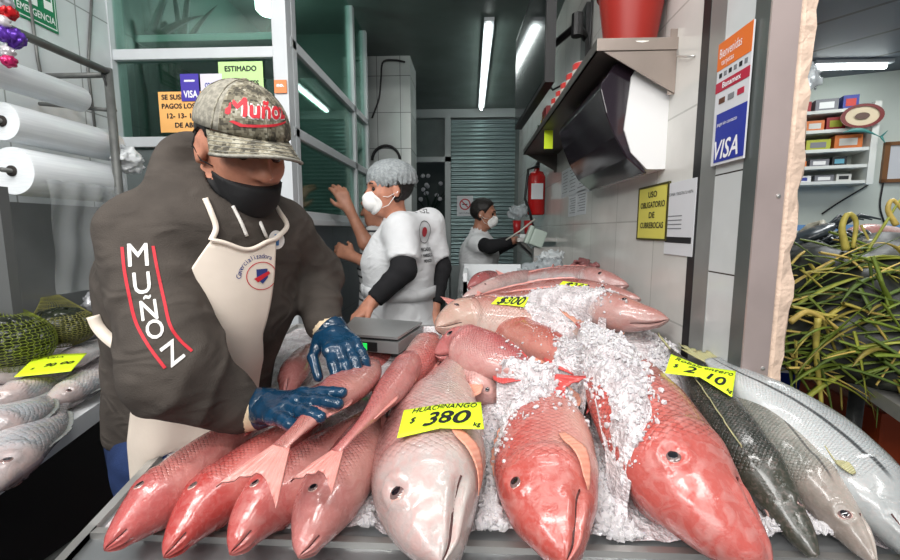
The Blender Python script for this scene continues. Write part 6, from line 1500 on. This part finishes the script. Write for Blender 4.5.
# ================================================================ LEFT: film rack, net bags, second counter
RX = -1.30
M_tubeg = mat('painted tube', srgb(98, 100, 98), .45, .2, .2, 30)
rk = thing('roll_rack', 'grey tube rack holding rolls of plastic film along the tiled wall', 'rack', (RX, 1.4, 0))
zr_ = PX(108, 72, RX).z; yr = PX(108, 72, RX).y
MB().tube([(RX, .75, zr_), (RX, yr, zr_)], .013, 10).build('rail', M_tubeg, rk, smooth=True)
MB().tube([(RX, yr, zr_+.012), (RX, yr, .97)], .014, 10).build('post', M_tubeg, rk, smooth=True)
MB().box((-1.375, 1.118, .985), (-1.30, 1.145, 1.52)).build('post', mat('dark grey post', srgb(92, 94, 94), .4, .1), rk)
MB().tube([(RX, yr, zr_-.01), (XL+.01, yr, zr_-.01)], .010, 8).build('bracket', M_tubeg, rk, smooth=True)
b1 = PX(105, 108, RX); MB().tube([(RX, yr, b1.z), (XL+.01, yr-.02, b1.z+.02)], .007, 8).build('bracket', M_tubeg, rk, smooth=True)
b2 = PX(96, 74, RX+.0); MB().tube([(RX, yr-.03, zr_), (RX, yr+.02, b1.z)], .004, 6).build('tie_wire', M_black, rk, smooth=True)
M_film, nt, b = newmat('rolled plastic film')
tc = node(nt, 'ShaderNodeTexCoord'); mp = node(nt, 'ShaderNodeMapping', {'Vector': tc.outputs['Object'], 'Scale': (9, 1.5, 60)}); n = node(nt, 'ShaderNodeTexNoise', {'Vector': mp.outputs[0], 'Scale': 3.0, 'Detail': 4.0})
nt.links.new(mix(nt, n.outputs[0], srgb(200, 206, 210), srgb(238, 242, 244)), b.inputs['Base Color']); b.inputs['Roughness'].default_value = .28; b.inputs['Coat Weight'].default_value = .3; b.inputs['Subsurface Weight'].default_value = .2; b.inputs['Subsurface Radius'].default_value = (.01, .01, .01)
RXc = -1.375
def roll(label, pn, pf, r, xoff=0):
    a, b_ = PX(*pn, RXc+xoff), PX(*pf, RXc+xoff); z = (a.z+b_.z)/2
    t = thing('plastic_film_roll', label, 'roll', (RXc+xoff, (a.y+b_.y)/2, z-r), 'rolls of plastic film'); L = b_.y-a.y
    MB().lathe([(.016, 0), (r*.97, 0), (r, .006), (r, L-.01), (r*.96, L), (.016, L)], (RXc+xoff, a.y, z), (0, 1, 0), 40, capb=False, capt=False).build('film', M_film, t, smooth=True); auto_smooth(t.children[0])
    MB().lathe([(.010, -.004), (.016, -.004), (.016, L+.004), (.010, L+.004)], (RXc+xoff, a.y, z), (0, 1, 0), 20).build('core', mat('cardboard core', srgb(40, 36, 34), .8), t, smooth=True)
    MB().tube([(RXc+xoff, a.y-.03, z), (RXc+xoff, b_.y+.03, z)], .007, 8).build('spindle', M_tubeg, t, smooth=True); return a, b_, z
roll('topmost roll of clear plastic film on the rack', (-40, 64), (80, 96), .043)
roll('middle roll of clear plastic film on the rack', (2, 122), (112, 146), .056)
ra, rb, rz = roll('lowest and thickest roll of plastic film on the rack', (12, 170), (108, 184), .072)
V = []; Fc = []
for i in range(25):
    for j in range(21):
        y = ra.y+.03 + (rb.y-ra.y-.06)*i/24; z = rz - .02 - .36*j/20; V.append((RXc+.073 + .006*math.sin(i*.9 + j*.25) + .004*math.sin(j*.6), y, z))
for i in range(24):
    for j in range(20): a = i*21+j; Fc.append([a, a+1, a+22, a+21])
sheet_m, nt, b = newmat('hanging film'); b.inputs['Base Color'].default_value = (*srgb(200, 206, 208), 1); b.inputs['Roughness'].default_value = .15; b.inputs['Alpha'].default_value = .28
mk('film_sheet', V, Fc, sheet_m, None, label='clear sheet of film hanging down from the lowest roll', cat='film')
# plate behind the left counter
MB().box((XL+.001, 1.0, .95), (XL+.012, YB-.03, PX(60, 205, XL).z)).build('splash_plate', mat('grey splash plate', srgb(128, 130, 130), .3, .5, .1, 5), None, label='grey metal splash plate on the wall behind the net bags', cat='plate')
crumple('plastic_bag', 'small white carrier bag tied at the end of the film rack', 'bag', PY(127, 160, 1.58), .055, mat('white carrier film', srgb(216, 220, 222), .3, trans=.1), 41, (1, 1, .9))
# exit sign
t = thing('emergency_exit_sign', 'green and white emergency exit sign on the tiled wall', 'sign', (XL, 1.52, PX(59, 35, XL).z))
ys0, ys1, zs_0 = PX(12, 14, XL).y, PX(58, 35, XL).y, PX(59, 35, XL).z+.0; zs_1 = zs_0+.26; M_green = mat('sign green', srgb(0, 116, 72), .4); M_sw = mat('sign white', srgb(226, 232, 228), .4)
xw_ = XL+.004; yy = lambda s_: ys0 + (ys1-ys0)*s_
def sg(nm, m, s0, s1, z0, z1, lf): return MB().box((xw_, yy(s0), zs_0+z0), (xw_+lf, yy(s1), zs_0+z1)).build(nm, m, t)
MB().box((XL+.0005, ys0, zs_0), (xw_, ys1, zs_1)).build('panel', M_green, t); sg('border', M_sw, .03, .97, .008, .252, .0005); sg('field', M_green, .05, .95, .012, .248, .001); sg('pictogram_field', M_sw, .05, .55, .062, .24, .0014); sg('door', M_sw, .70, .90, .07, .20, .0014); sg('arrow_field', M_green, .73, .87, .10, .17, .0018)
text('EMERGENCIA', .034, (xw_+.0012, yy(.5), zs_0+.036), (0, 1, 0), (0, 0, 1), M_sw, t, fitw=(ys1-ys0)*.84, bold=.0006)
pm = MB(); o_ = lambda s_, z_: (xw_+.0016, yy(s_), zs_0+z_)
pm.lathe([(.011, 0), (.011, .0006)], o_(.36, .205), (1, 0, 0), 16)
for seg, w2 in ((((.33, .185), (.28, .135)), .012), (((.28, .135), (.38, .110)), .009), (((.38, .110), (.36, .075)), .008), (((.28, .135), (.20, .105)), .009), (((.20, .105), (.13, .105)), .007), (((.33, .18), (.43, .160)), .007), (((.32, .18), (.22, .170)), .007), (((.22, .17), (.18, .145)), .006)):
    a, b_ = Vector(o_(*seg[0])), Vector(o_(*seg[1])); s_ = (b_-a).cross(Vector((1, 0, 0))).normalized()*w2*.6; pm.sheet([a-s_, b_-s_, b_+s_, a+s_], .0004, (1, 0, 0))
pm.build('pictogram', M_green, t)
# garland of foil ornaments at the rack's near end
ga = thing('garland', 'bunch of red, silver and purple ornaments hanging at the upper left', 'garland', tuple(PX(8, 60, -1.25)))
for i, (px, py, r, c_) in enumerate(((7, 11, .022, (200, 30, 36)), (2, 1, .024, (190, 190, 196)), (13, 38, .028, (92, 52, 160)), (3, 35, .02, (92, 52, 160)), (8, 52, .016, (206, 200, 204)), (9, 61, .018, (186, 36, 96)), (2, 22, .018, (206, 200, 204)))):
    c0 = PX(px, py, -1.25); f = lambda P: np.linalg.norm(P - np.array(c0), axis=1) - r*(.85 + .35*np.abs(vnoise(P*90, i))); bake('bauble', f, np.array(c0)-r*1.5, np.array(c0)+r*1.5, r/7, mat('foil %d' % i, srgb(*c_), .25, .4), ga)
MB().tube([tuple(PX(6, y, -1.25)) for y in (-30, 0, 20, 40, 60)], .003, 6).build('string', M_paper, ga, smooth=True)
for px, lab in (((28, -10, 38, 60, 44, 90), 'dark cable running down the tiles beside the exit sign'), ((92, -5, 88, 70, 96, 135), 'thin grey cable running down the tiles near the window')):
    a, b_, c_ = PX(px[0], px[1], XL+.006), PX(px[2], px[3], XL+.006), PX(px[4], px[5], XL+.006); MB().tube([tuple(a), tuple(b_), tuple(c_)], .005, 6).build('wall_cable', M_tubeg, None, smooth=True, label=lab, cat='cable')

# second counter on the left
ZL = .92; e0, e1 = PZ(-8, 466, ZL), PZ(112, 388, ZL); ed = (e1-e0).normalized(); eb = e0 - ed*.25; ee = e1 + ed*.25; en = Vector((ed.y, -ed.x, 0))
lc_t = thing('fish_counter', 'second fish counter along the left wall with white steel edge', 'counter', (-1.35, 1.1, 0))
xwl = XL + .012
V = [(eb.x, eb.y, ZL), (ee.x, ee.y, ZL), (xwl, ee.y, ZL+.09), (xwl, eb.y, ZL+.09)]; V += [(x, y, ZL-.05) for x, y, z in V]
fixn(mk('bed', V, [[0, 1, 2, 3], [7, 6, 5, 4], [0, 4, 5, 1], [1, 5, 6, 2], [2, 6, 7, 3], [3, 7, 4, 0]], M_iceb, lc_t, smooth=False))
q0, q1 = eb + en*.040, ee + en*.040; mb = MB(); mb.add([tuple(eb) , tuple(ee), tuple(q1), tuple(q0), tuple(eb+Vector((0, 0, .014))), tuple(ee+Vector((0, 0, .014))), tuple(q1+Vector((0, 0, .008))), tuple(q0+Vector((0, 0, .008))), tuple(q0-Vector((0, 0, .04))), tuple(q1-Vector((0, 0, .04)))], [[4, 5, 6, 7], [0, 3, 2, 1], [0, 1, 5, 4], [1, 2, 6, 5], [3, 0, 4, 7], [7, 6, 9, 8]])
mb.build('edge', mat('white steel edge', srgb(244, 246, 248), .35, 0), lc_t)
MB().add([tuple(eb - en*.10 + Vector((0, 0, -.05))), tuple(ee - en*.10 + Vector((0, 0, -.05))), (ee.x - .02 - en.x*.10, ee.y, 0), (eb.x-.02 - en.x*.10, eb.y, 0)], [[0, 1, 2, 3]]).build('void_shadow_panel', M_dark, lc_t)  # dark sheet added for the black shadow under the counter
SV_ = lambda i, a, bk=(150, 154, 158), bl=(236, 236, 236): skin('silver fish skin', c(*bk), c(*a), c(*bl), c(190, 168, 162), c(206, 170, 164), .35, seed=i, L=.26, H=.06, sc=.008, scale_dark=.10, fpos=(.12, .4, .8), hmix=.55)
nL = (.25, -.5, 1); G6 = 'silvery fish on the left counter'
def ZL_(*a): return [tuple(PZ(x, y, z + .06)) for x, y, z in a]
n0_ = len(FISH_TREES)
fish('mojarra', 'silvery fish with reddened snout at the white counter edge', 'fish', ZL_((41, 413, .90), (62, 398, .91), (92, 380, .92), (125, 362, .92)), .046, .030, nL, True, 'round', SV_(41, (222, 216, 214)), FIN_G, G6, dors=.25, detail=1, eye=.2)
fish('mojarra', 'large grey fish at the near left corner of the left counter', 'fish', ZL_((-20, 500, .89), (8, 452, .90), (40, 425, .90), (66, 402, .90)), .072, .034, nL, True, 'round', SV_(42, (196, 198, 204)), FIN_G, G6, dors=.2)
fish('mojarra', 'grey blue fish above the large one at the left picture edge', 'fish', ZL_((-42, 445, .92), (-8, 428, .925), (24, 410, .925), (48, 395, .92)), .064, .030, nL, True, 'round', SV_(43, (192, 200, 208)), FIN_G, G6, dors=.2)
fish('mojarra', 'pinkish pale fish with dark fin under the yellow card', 'fish', ZL_((-20, 402, .93), (10, 396, .935), (40, 386, .93), (66, 376, .92)), .044, .030, nL, True, 'round', SV_(44, (230, 212, 206)), FIN_G, G6, dors=.4)
fish('mojarra', 'pale slim fish between the yellow card and the dark net bag', 'fish', ZL_((46, 372, .93), (70, 360, .935), (96, 346, .935), (118, 334, .93)), .044, .030, nL, False, 'round', SV_(45, (200, 200, 200)), FIN_R, G6, dors=.4)
fish('mojarra', 'light fish at the far end beside the dark net bag', 'fish', ZL_((82, 338, .94), (96, 330, .945), (112, 322, .945), (130, 314, .94)), .04, .028, nL, False, 'round', SV_(46, (206, 206, 196)), FIN_G, G6, dors=.3, detail=0)
fish('mojarra', 'pale fish lying behind the card against the left net bag', 'fish', ZL_((-30, 380, .94), (-5, 374, .945), (22, 366, .945), (44, 358, .94)), .042, .028, nL, False, 'round', SV_(47, (196, 186, 180)), FIN_G, G6, dors=.3, detail=0)
treef = joined(FISH_TREES[n0_:]); 
card('yellow card on the left counter, reading villa 90', [(35, 357), (60, 354), (87, 353)], [(14, 377), (44, 374), (71, 371)], [('VILLA', .45, .2, .02, .0004, .3, .34), ('90', .46, .6, .045, .001, .3, .24), ('00', .76, .55, .038, .001, .3, .22), ('$', .2, .7, .02, .0004, .3, .06)], depth=1.035, slope=0)
# net bags of shellfish
M_shell = mat('dark clam shell', srgb(34, 40, 26), .35, 0, .5, 30, coat=.2)
def netbag(label, c, rx, ry, rz, col, seed, neck):
    c = Vector(c); t = thing('net_bag', label, 'bag', (c.x, c.y, c.z-rz), 'net bags of clams'); r_ = random.Random(seed); mb = MB(); base = bmesh.new(); bmesh.ops.create_icosphere(base, subdivisions=2, radius=1); bv = [v.co.copy() for v in base.verts]; bf = [[v.index for v in f_.verts] for f_ in base.faces]; base.free()
    for k in range(230):
        a = r_.uniform(0, 6.28); e = math.asin(r_.uniform(-.5, 1)); d = Vector((math.cos(a)*math.cos(e), math.sin(a)*math.cos(e), math.sin(e))); p = c + Vector((d.x*rx, d.y*ry, d.z*rz))*r_.uniform(.80, .93)
        R = d.to_track_quat('Z', 'Y').to_matrix() @ Matrix.Rotation(r_.uniform(0, 6.3), 3, 'Z') @ Matrix.Rotation(r_.uniform(-.6, .6), 3, 'X'); s_ = r_.uniform(.8, 1.15)
        mb.add([p + R @ Vector((v.x*.019*s_, v.y*.015*s_, v.z*.008*s_)) for v in bv], bf)
    mb.build('clams', M_shell, t, smooth=True, kind='stuff')
    f = lambda P: sell(P, c, (rx*.86, ry*.86, rz*.86)); bake('filling', f, np.array(c) - max(rx, ry, rz)*1.1, np.array(c) + max(rx, ry, rz)*1.1, .012, mat('dark shell mass', (.012, .014, .010), .6), t)
    V = []; Fc = []; nu_, nv_ = 44, 30
    nk_ = Vector(neck)
    for j in range(nv_+1):
        e = -PI*.42 + (PI*.42 + PI/2)*j/nv_
        for i in range(nu_):
            a = 2*PI*(i + .5*(j % 2))/nu_; d = Vector((math.cos(a)*math.cos(e)*rx, math.sin(a)*math.cos(e)*ry, math.sin(e)*rz))*1.04; p = c + d
            k = max(0, (j/nv_-.72)/.28); p = p.lerp(nk_ + Vector((math.cos(a)*.03*(1.6-k), math.sin(a)*.03*(1.6-k), 0)), k**1.3); V.append(p)
    for j in range(nv_):
        for i in range(nu_): a = j*nu_+i; b2 = j*nu_+(i+1) % nu_; Fc.append([a, b2, b2+nu_, a+nu_])
    o = mk('net', V, Fc, mat('net %d' % seed, srgb(*col), .6), t); w_ = o.modifiers.new('mesh', 'WIREFRAME'); w_.thickness = .0014; w_.use_replace = True; return t
netbag('near net bag of dark clams in bright green mesh, left picture edge', PZ(8, 343, 1.08), .105, .095, .085, (120, 132, 44), 5, PZ(-6, 300, 1.18))
netbag('dark net bag of clams in olive mesh beside the wall plate', PZ(62, 327, 1.09), .088, .085, .062, (132, 130, 70), 6, tuple(PZ(46, 290, 1.16)))
crumple('foil_bundle', 'crumpled silvery plastic bundle behind the man near the clam bags', 'bundle', PZ(99, 302, 1.12), .055, mat('silver film', srgb(176, 178, 182), .2, .3), 44, (1, 1, .9))
MB().box((-1.2, 1.35, .02), (-.95, 1.75, .35), bev=.01).build('crate', mat('dark red plastic', srgb(96, 18, 18), .5), None, label='dark red crate on the floor under the left counter', cat='crate')
MB().tube([(-1.1, .72, .55), (-.98, 1.28, .60)], .012, 8).build('floor_bar', M_tubeg, None, smooth=True, label='grey metal bar running under the left counter', cat='bar')

# ================================================================ RIGHT: neighbouring stall
def PN(px, py, d): 
    n_ = Vector((-sa, -ca, 0)); o = Vector((1.55, 3.0, 0)) + n_*d; r = ray(px, py); p = CAM + r*((o - CAM).dot(n_)/r.dot(n_)); q = p - Vector((1.55, 3.0, 0)); return q.dot(Vector((ca, -sa, 0))), p.z
M_shw = mat('white shelf', srgb(206, 208, 202), .5)
s_r = PN(876, 140, .18)[0]; s_l = -.60
su = thing('shelf_unit', 'white wall shelves full of boxes in the neighbouring stall', 'shelf', tuple(NB(.2, .1, 1.5)))
zl = [PN(868, y, .18)[1] for y in (108, 128, 148, 165, 181)]
nbox(MB(), s_r-.03, s_r, .002, .20, zl[4]-.02, zl[0]+.03).build('side_panel', M_shw, su)
for z in zl: nbox(MB(), s_l, s_r-.03, .002, .19, z-.012, z+.006).build('shelf_board', M_shw, su)
rr = random.Random(12); cols = [(150, 40, 44), (206, 206, 200), (60, 70, 150), (170, 176, 60), (40, 42, 44), (196, 60, 50), (120, 120, 126), (90, 150, 170), (214, 120, 60), (226, 226, 226)]
adj = {0: 'top', 1: 'second', 2: 'third', 3: 'fourth', 4: 'bottom'}; cn = ['dark red', 'cream', 'blue', 'lime', 'black', 'red', 'grey', 'teal', 'orange', 'white']; used = {}
for li, z in enumerate(zl):
    s_ = -.22 + rr.uniform(0, .05); top_ = (zl[li-1] - z) if li else .14
    while s_ < s_r - .12:
        w_ = rr.uniform(.07, .14); hmax = min(top_-.03, .15); h = rr.uniform(.55, 1.0)*hmax; ci = rr.randrange(10); key = (ci, li); used[key] = used.get(key, 0) + 1
        lab = '%s box on the %s shelf of the neighbouring stall' % (cn[ci], adj[li]) + ('' if used[key] == 1 else ', farther right' if used[key] == 2 else ', rightmost')
        t = thing('box', lab, 'box', tuple(NB(s_+w_/2, .1, z+.006)), 'boxes on the stall shelves'); nbox(MB(), s_, s_+w_*.92, .03, .15, z+.0062, z+.006+h, bev=.004).build('carton', mat('carton %d' % ci, srgb(*cols[ci]), .5), t)
        nbox(MB(), s_+w_*.15, s_+w_*.75, .1505, .1515, z+.006+h*.25, z+.006+h*.75).build('sticker', mat('carton %d' % ((ci+3) % 10), srgb(*cols[(ci+3) % 10]), .5), t); s_ += w_ + rr.uniform(.0, .012)
so, zo = PN(862, 116, .225); t = thing('oval_sign', 'cream oval sign with dark red rim on the stall shelves', 'sign', tuple(NB(so, .22, zo-.06)))
def oval(r0, r1, d, ex): 
    V, Fc = circ(r0, r1, 32, ex=ex); return [NB(so + v[0], d, zo + v[1]) for v in V], Fc
V, Fc = oval(0, .062, .222, 1.5); o = fixn(mk('panel', V, Fc, mat('cream oval', srgb(206, 190, 160), .5), t, smooth=False)); md = o.modifiers.new('thickness', 'SOLIDIFY'); md.thickness = .006
V, Fc = oval(.052, .066, .230, 1.45); mk('rim', V, Fc, mat('dark red rim', srgb(110, 40, 38), .5), t, smooth=False); V, Fc = oval(0, .018, .231, 1.8); mk('motif', V, Fc, mat('brown motif', srgb(90, 66, 56), .5), t, smooth=False)
sf_, zf_ = PN(866, 131, .24); t = thing('fish_ornament', 'small turquoise fish ornament under the oval sign', 'ornament', tuple(NB(sf_, .24, zf_)))
P = [NB(sf_ - .10 + .16*i/12, .24, zf_ + .014*math.sin(i/12*PI) - .035*(i/12)**2) for i in range(13)]; MB().tube(P, [.002, .004, .008, .011, .013, .013, .012, .010, .008, .006, .004, .003, .002], 10).build('body', mat('turquoise', srgb(70, 130, 124), .35), t, smooth=True)
pe = P[-1]; MB().sheet([pe, pe + Vector((.03, -.01, .03)), pe + Vector((.015, 0, 0)), pe + Vector((.022, -.01, -.036))], .005, (0, -1, 0)).build('tail_fin', mat('turquoise', srgb(70, 130, 124), .35), t)
s0, z0 = PN(884, 146, .01); s1, z1 = PN(925, 178, .01); pf_ = thing('picture_frame', 'brown framed certificate on the stall back wall', 'picture', tuple(NB(s0+.1, .01, z1)))
m_ = MB()
for a in ((s0, s1, z1-.02, z1), (s0, s1, z0, z0+.02), (s0, s0+.025, z1-.02, z0+.02), (s1-.025, s1, z1-.02, z0+.02)): nbox(m_, a[0], a[1], .001, .025, min(a[2], a[3]), max(a[2], a[3]))
m_.build('frame', mat('brown wood frame', srgb(122, 82, 48), .5), pf_); nbox(MB(), s0+.02, s1-.02, .002, .012, z1-.01, z0+.01).build('print', M_paper, pf_)
for px, lab in (((884, 178, 880, 205, 884, 222), 'thin black cable hanging below the framed certificate'), ((868, 185, 835, 205, 822, 214), 'black cable sagging across the stall back wall')):
    P = [NB(PN(px[i], px[i+1], .012)[0], .012, PN(px[i], px[i+1], .012)[1]) for i in (0, 2, 4)]; MB().tube([tuple(p) for p in catmull([tuple(p) for p in P], 12)[0]], .005, 6).build('wall_cable', M_black, None, smooth=True, label=lab, cat='cable')
zc_ = 2.30; a, b_ = PZ(812, 65.5, zc_), PZ(886, 65.5, zc_); cl = thing('ceiling_light_or_glow', 'fluorescent tube light on the panelled ceiling of the right stall', 'lamp', tuple(a.lerp(b_, .5)))
MB().box((a.x, a.y-.03, zc_), (b_.x, a.y+.03, 2.319)).build('fixture', M_alu, cl); MB().tube([(a.x+.02, a.y-.0, zc_-.012), (b_.x-.02, a.y, zc_-.012)], .012, 10).build('tube', M_lampw, cl, smooth=True)
crumple('tape_wad', 'wad of clear tape stuck on the broken plaster edge', 'tape', PY(806, 78, yc+.03), .030, M_bag, 61, (1, .7, 1.1))
# stall counter with tied crabs under reed leaves
ZC = .99
cA, cB = PZ(838, 366, ZC), PZ(905, 410, ZC); cdn = (cB-cA).normalized(); cB = cB + cdn*.25; cn_ = Vector((cdn.y, -cdn.x, 0)); cn_ = cn_ if cn_.x > 0 else -cn_
sct = thing('stall_counter', 'steel counter of the neighbouring stall heaped with crabs', 'counter', tuple(cA.lerp(cB, .5) + Vector((0, 0, -ZC))))
q = [(xo+.03, cA.y+.10, ZC-.035), (cA.x, cA.y, ZC-.035), (cB.x, cB.y, ZC-.035), (2.3, cB.y-.1, ZC-.035), (2.3, 2.1, ZC-.035), (xo+.03, 2.1, ZC-.035)]
MB().sheet(q, .035, (0, 0, 1)).build('top', M_steel, sct)
for x, y in ((cA.x+.12, cA.y+.06), (cB.x+.12, cB.y+.05), (2.2, 2.0), (xo+.10, 2.0)): MB().tube([(x, y, 0), (x, y, ZC-.035)], .02, 8).build('leg', M_tubeg, sct, smooth=True)
q = [Vector(q[1]), Vector(q[2])]
MB().tube([(q[0].x+.03, q[0].y+.05, .75), (q[1].x-.05, q[1].y+.05, .75)], .012, 8).build('rail', mat('rust rail', srgb(110, 60, 44), .7), sct, smooth=True)
M_crab = mat('dark crab shell', srgb(58, 66, 72), .32, 0, .45, 50, coat=.3); M_crabw = mat('crab belly', srgb(176, 172, 156), .4, 0, .3, 40)
rr = random.Random(21)
def crab(c_, yaw, tilt, s_, label):
    t = thing('crab', label, 'crab', tuple(c_), 'crabs heaped on the stall counter'); R = Matrix.Rotation(yaw, 3, 'Z') @ Matrix.Rotation(tilt, 3, 'X')
    W_ = lambda v: tuple(Vector(c_) + R @ (Vector(v)*s_))
    f = lambda P: union([sell(P, (0, 0, .02), (.045, .062, .018)), sell(P, (.01, 0, .018), (.035, .075, .010))], .01) + .002*vnoise(P*60, 3)
    V, Fc = sdf_mesh(f, (-.06, -.09, -.01), (.07, .09, .05), .006); mk('shell', [W_(v) for v in V], Fc, M_crab, t)
    for sd in (1, -1):
        for k in range(4):
            x = .022 - k*.016; MB().tube([W_((x, sd*.05, .015)), W_((x-.006-.01*k, sd*.095, .035)), W_((x-.012-.014*k, sd*.125, .005))], [.006*s_, .005*s_, .002*s_], 6).build('leg', M_crab, t, smooth=True)
        MB().tube([W_((.03, sd*.048, .015)), W_((.065, sd*.075, .022)), W_((.088, sd*.05, .018)), W_((.10, sd*.02, .014))], [.008*s_, .010*s_, .014*s_, .003*s_], 8).build('claw', M_crabw, t, smooth=True)
spots = [((812, 318), 'left end'), ((845, 322), 'front'), ((880, 335), 'front right'), ((898, 310), 'right edge'), ((860, 290), 'middle'), ((825, 278), 'left'), ((890, 275), 'upper right'), ((855, 255), 'top'), ((815, 240), 'upper left'), ((885, 250), 'top right')]
hp = []
for k, ((px, py), w_) in enumerate(spots):
    y = 1.30 + .055*(335-py)/10*.45; c_ = PY(px, py, y); hp.append(c_); crab(c_, rr.uniform(0, 6.3), rr.uniform(-.5, .5), 1.15, 'dark tied crab under reed leaves, at the %s of the heap' % w_)
# the heap that carries them
hc_ = sum(hp, Vector())/len(hp) + Vector((-.03, -.08, 0))
def heap(P): return np.maximum(sell(P, (hc_.x+.12, hc_.y+.12, ZC), (.50, .48, max(h_.z for h_ in hp)-ZC+.02)) + .035*vnoise(P*11, 5), ZC + .001 - P[:, 2])
hm, nt, b = newmat('dark wet heap'); tc = node(nt, 'ShaderNodeTexCoord'); n = node(nt, 'ShaderNodeTexVoronoi', {'Vector': tc.outputs['Object'], 'Scale': 26.0}); nt.links.new(ramp(nt, n.outputs[0], [(0, srgb(70, 74, 60)), (.35, srgb(36, 40, 34)), (.8, srgb(14, 16, 14))]).outputs[0], b.inputs['Base Color']); b.inputs['Roughness'].default_value = .5
V, Fc = sdf_mesh(heap, (hc_.x-.5, hc_.y-.45, ZC-.02), (hc_.x+.75, hc_.y+.65, hc_.z+.4), .02); V = np.array(V); keep = V[:, 0] > xo+.02
mk('crab_heap', np.stack([np.maximum(V[:, 0], xo+.015), V[:, 1], V[:, 2]], 1), Fc, hm, None, label='dark wet mass of small crabs and weed under the reed leaves', cat='crabs', kind='stuff')
hpt = bvh(np.stack([np.maximum(V[:, 0], xo+.015), V[:, 1], V[:, 2]], 1), Fc)
cols_ = [(150, 156, 60), (110, 128, 46), (186, 172, 84), (84, 104, 44), (204, 178, 96), (128, 116, 52)]
Ms = [mat('reed leaf %d' % i, srgb(*c_), .5, 0, .2, 40) for i, c_ in enumerate(cols_)]
mb = MB()
for k in range(150):
    px, py = rr.uniform(776, 905), rr.uniform(240, 395); r_ = ray(px, py).normalized(); h = hpt.ray_cast(CAM, r_)
    if h[0] is None: continue
    p = h[0] - r_*rr.uniform(.0, .03); a = rr.choice((.55, .2, -.35, 2.6, 3.4, .9, -1.1)) + rr.gauss(0, .3); d = Vector((math.cos(a), rr.uniform(-.5, .0), math.sin(a)*.8)); L = rr.uniform(.12, .34)
    blade(mb, p - d*L*.3, d, None, L, rr.uniform(.004, .0135), rr.uniform(.2, 1.3), 8, rr.choice((0, 1, 1, 3, 3, 2, 4, 5)))
for k in range(22):
    p = cA.lerp(cB, rr.uniform(.05, .8)) + cn_*.03 + Vector((0, 0, .04)); d = Vector((rr.uniform(-.5, .4), -.8, rr.uniform(.0, .5))); blade(mb, p, d, None, rr.uniform(.10, .28), rr.uniform(.003, .007), rr.uniform(2.0, 4.0), 9, rr.randrange(6))
o = mb.build('reed_leaves', Ms, None, smooth=True, label='tangle of green and yellow reed leaves tying the crabs', cat='leaves', kind='stuff')
for i, (pts, w_, lab) in enumerate((([(846, 250), (842, 228), (848, 214), (856, 222), (853, 248)], .010, 'thick yellow stalk looped on top of the crab heap'), ([(835, 300), (840, 278), (846, 270)], .009, 'short yellow stalk end in the middle of the heap'), ([(818, 318), (816, 350), (821, 400), (822, 428)], .008, 'long yellow stalk hanging down in front of the counter'), ([(896, 225), (888, 210), (893, 200), (905, 214)], .008, 'brownish yellow stalk looped at the right picture edge'),
        ([(790, 322), (806, 312), (822, 318), (840, 330)], .008, 'orange yellow stalk at the left end of the heap'), ([(822, 318), (838, 360), (842, 410)], .004, 'thin dry stalk hanging beside the long yellow one'), ([(840, 290), (868, 250), (900, 200)], .006, 'long green blade rising to the upper right'))):
    P = [PY(x, y, 1.14 if i in (2, 4, 5) else 1.32) for x, y in pts]; MB().tube([tuple(p) for p in catmull([tuple(p) for p in P], 24)[0]], [w_*(1 - .5*j/23) for j in range(24)], 8).build('reed_stalk', Ms[(2, 4, 2, 4, 4, 5, 0)[i]], None, smooth=True, label=lab, cat='stalk', group='reed stalks')
fish('pink_fish', 'pinkish fish lying behind the crab heap', 'fish', [tuple(PY(848, 232, 1.9)), tuple(PY(880, 238, 1.9)), tuple(PY(915, 240, 1.85)), tuple(PY(945, 242, 1.8))], .06, .05, (0, -1, .3), True, 'snapper', SK(51, c(176, 120, 110), c(190, 140, 130), c(214, 190, 186), c(186, 130, 124)), FIN_P, None, dors=.2, detail=0)
crumple('foam_slab', 'ragged white foam slab behind the crabs next to the plaster edge', 'foam', PY(822, 243, 1.72), .075, M_foam, 71, (1.3, .8, .8), .5)
sb0, zb0 = PN(800, 225, .5); nbox(MB(), -.6, 1.2, .30, .55, zb0-.03, zb0).build('back_shelf', mat('blue edged board', srgb(96, 140, 190), .5), None, label='blue edged board along the stall wall behind the crabs', cat='shelf')
nbox(MB(), -.45, -.10, .34, .52, zb0, zb0+.09, bev=.004).build('carton', M_paper, None, label='white flat box on the blue edged board', cat='box'); nbox(MB(), -.45, -.30, .36, .5, zb0+.091, zb0+.19, bev=.004).build('carton', mat('pale blue carton', srgb(190, 206, 224), .5), None, label='pale blue carton standing on the white flat box', cat='box')
bq = PZ(790, 375, .9); bb = thing('bucket', 'blue plastic bucket under the stall counter beside the column', 'bucket', (bq.x+.06, bq.y+.16, .62))
MB().lathe([(.07, 0), (.085, .28), (.092, .28), (.092, .30), (.082, .30), (.066, .01)], (bq.x+.06, bq.y+.16, .62), n=28).build('tub', mat('blue plastic', srgb(28, 62, 150), .35), bb, smooth=True)
MB().box((bq.x-.02, bq.y+.05, 0), (bq.x+.35, bq.y+.35, .62), bev=.01).build('crate', M_dark, None, label='black crate stack carrying the blue bucket', cat='crate')
oq = PZ(893, 425, .75); MB().box((oq.x-.04, oq.y, .0), (oq.x+.5, oq.y+.4, oq.z+.04), bev=.012).build('crate', mat('orange crate', srgb(186, 74, 30), .5), None, label='orange plastic crate under the stall counter at the right edge', cat='crate')
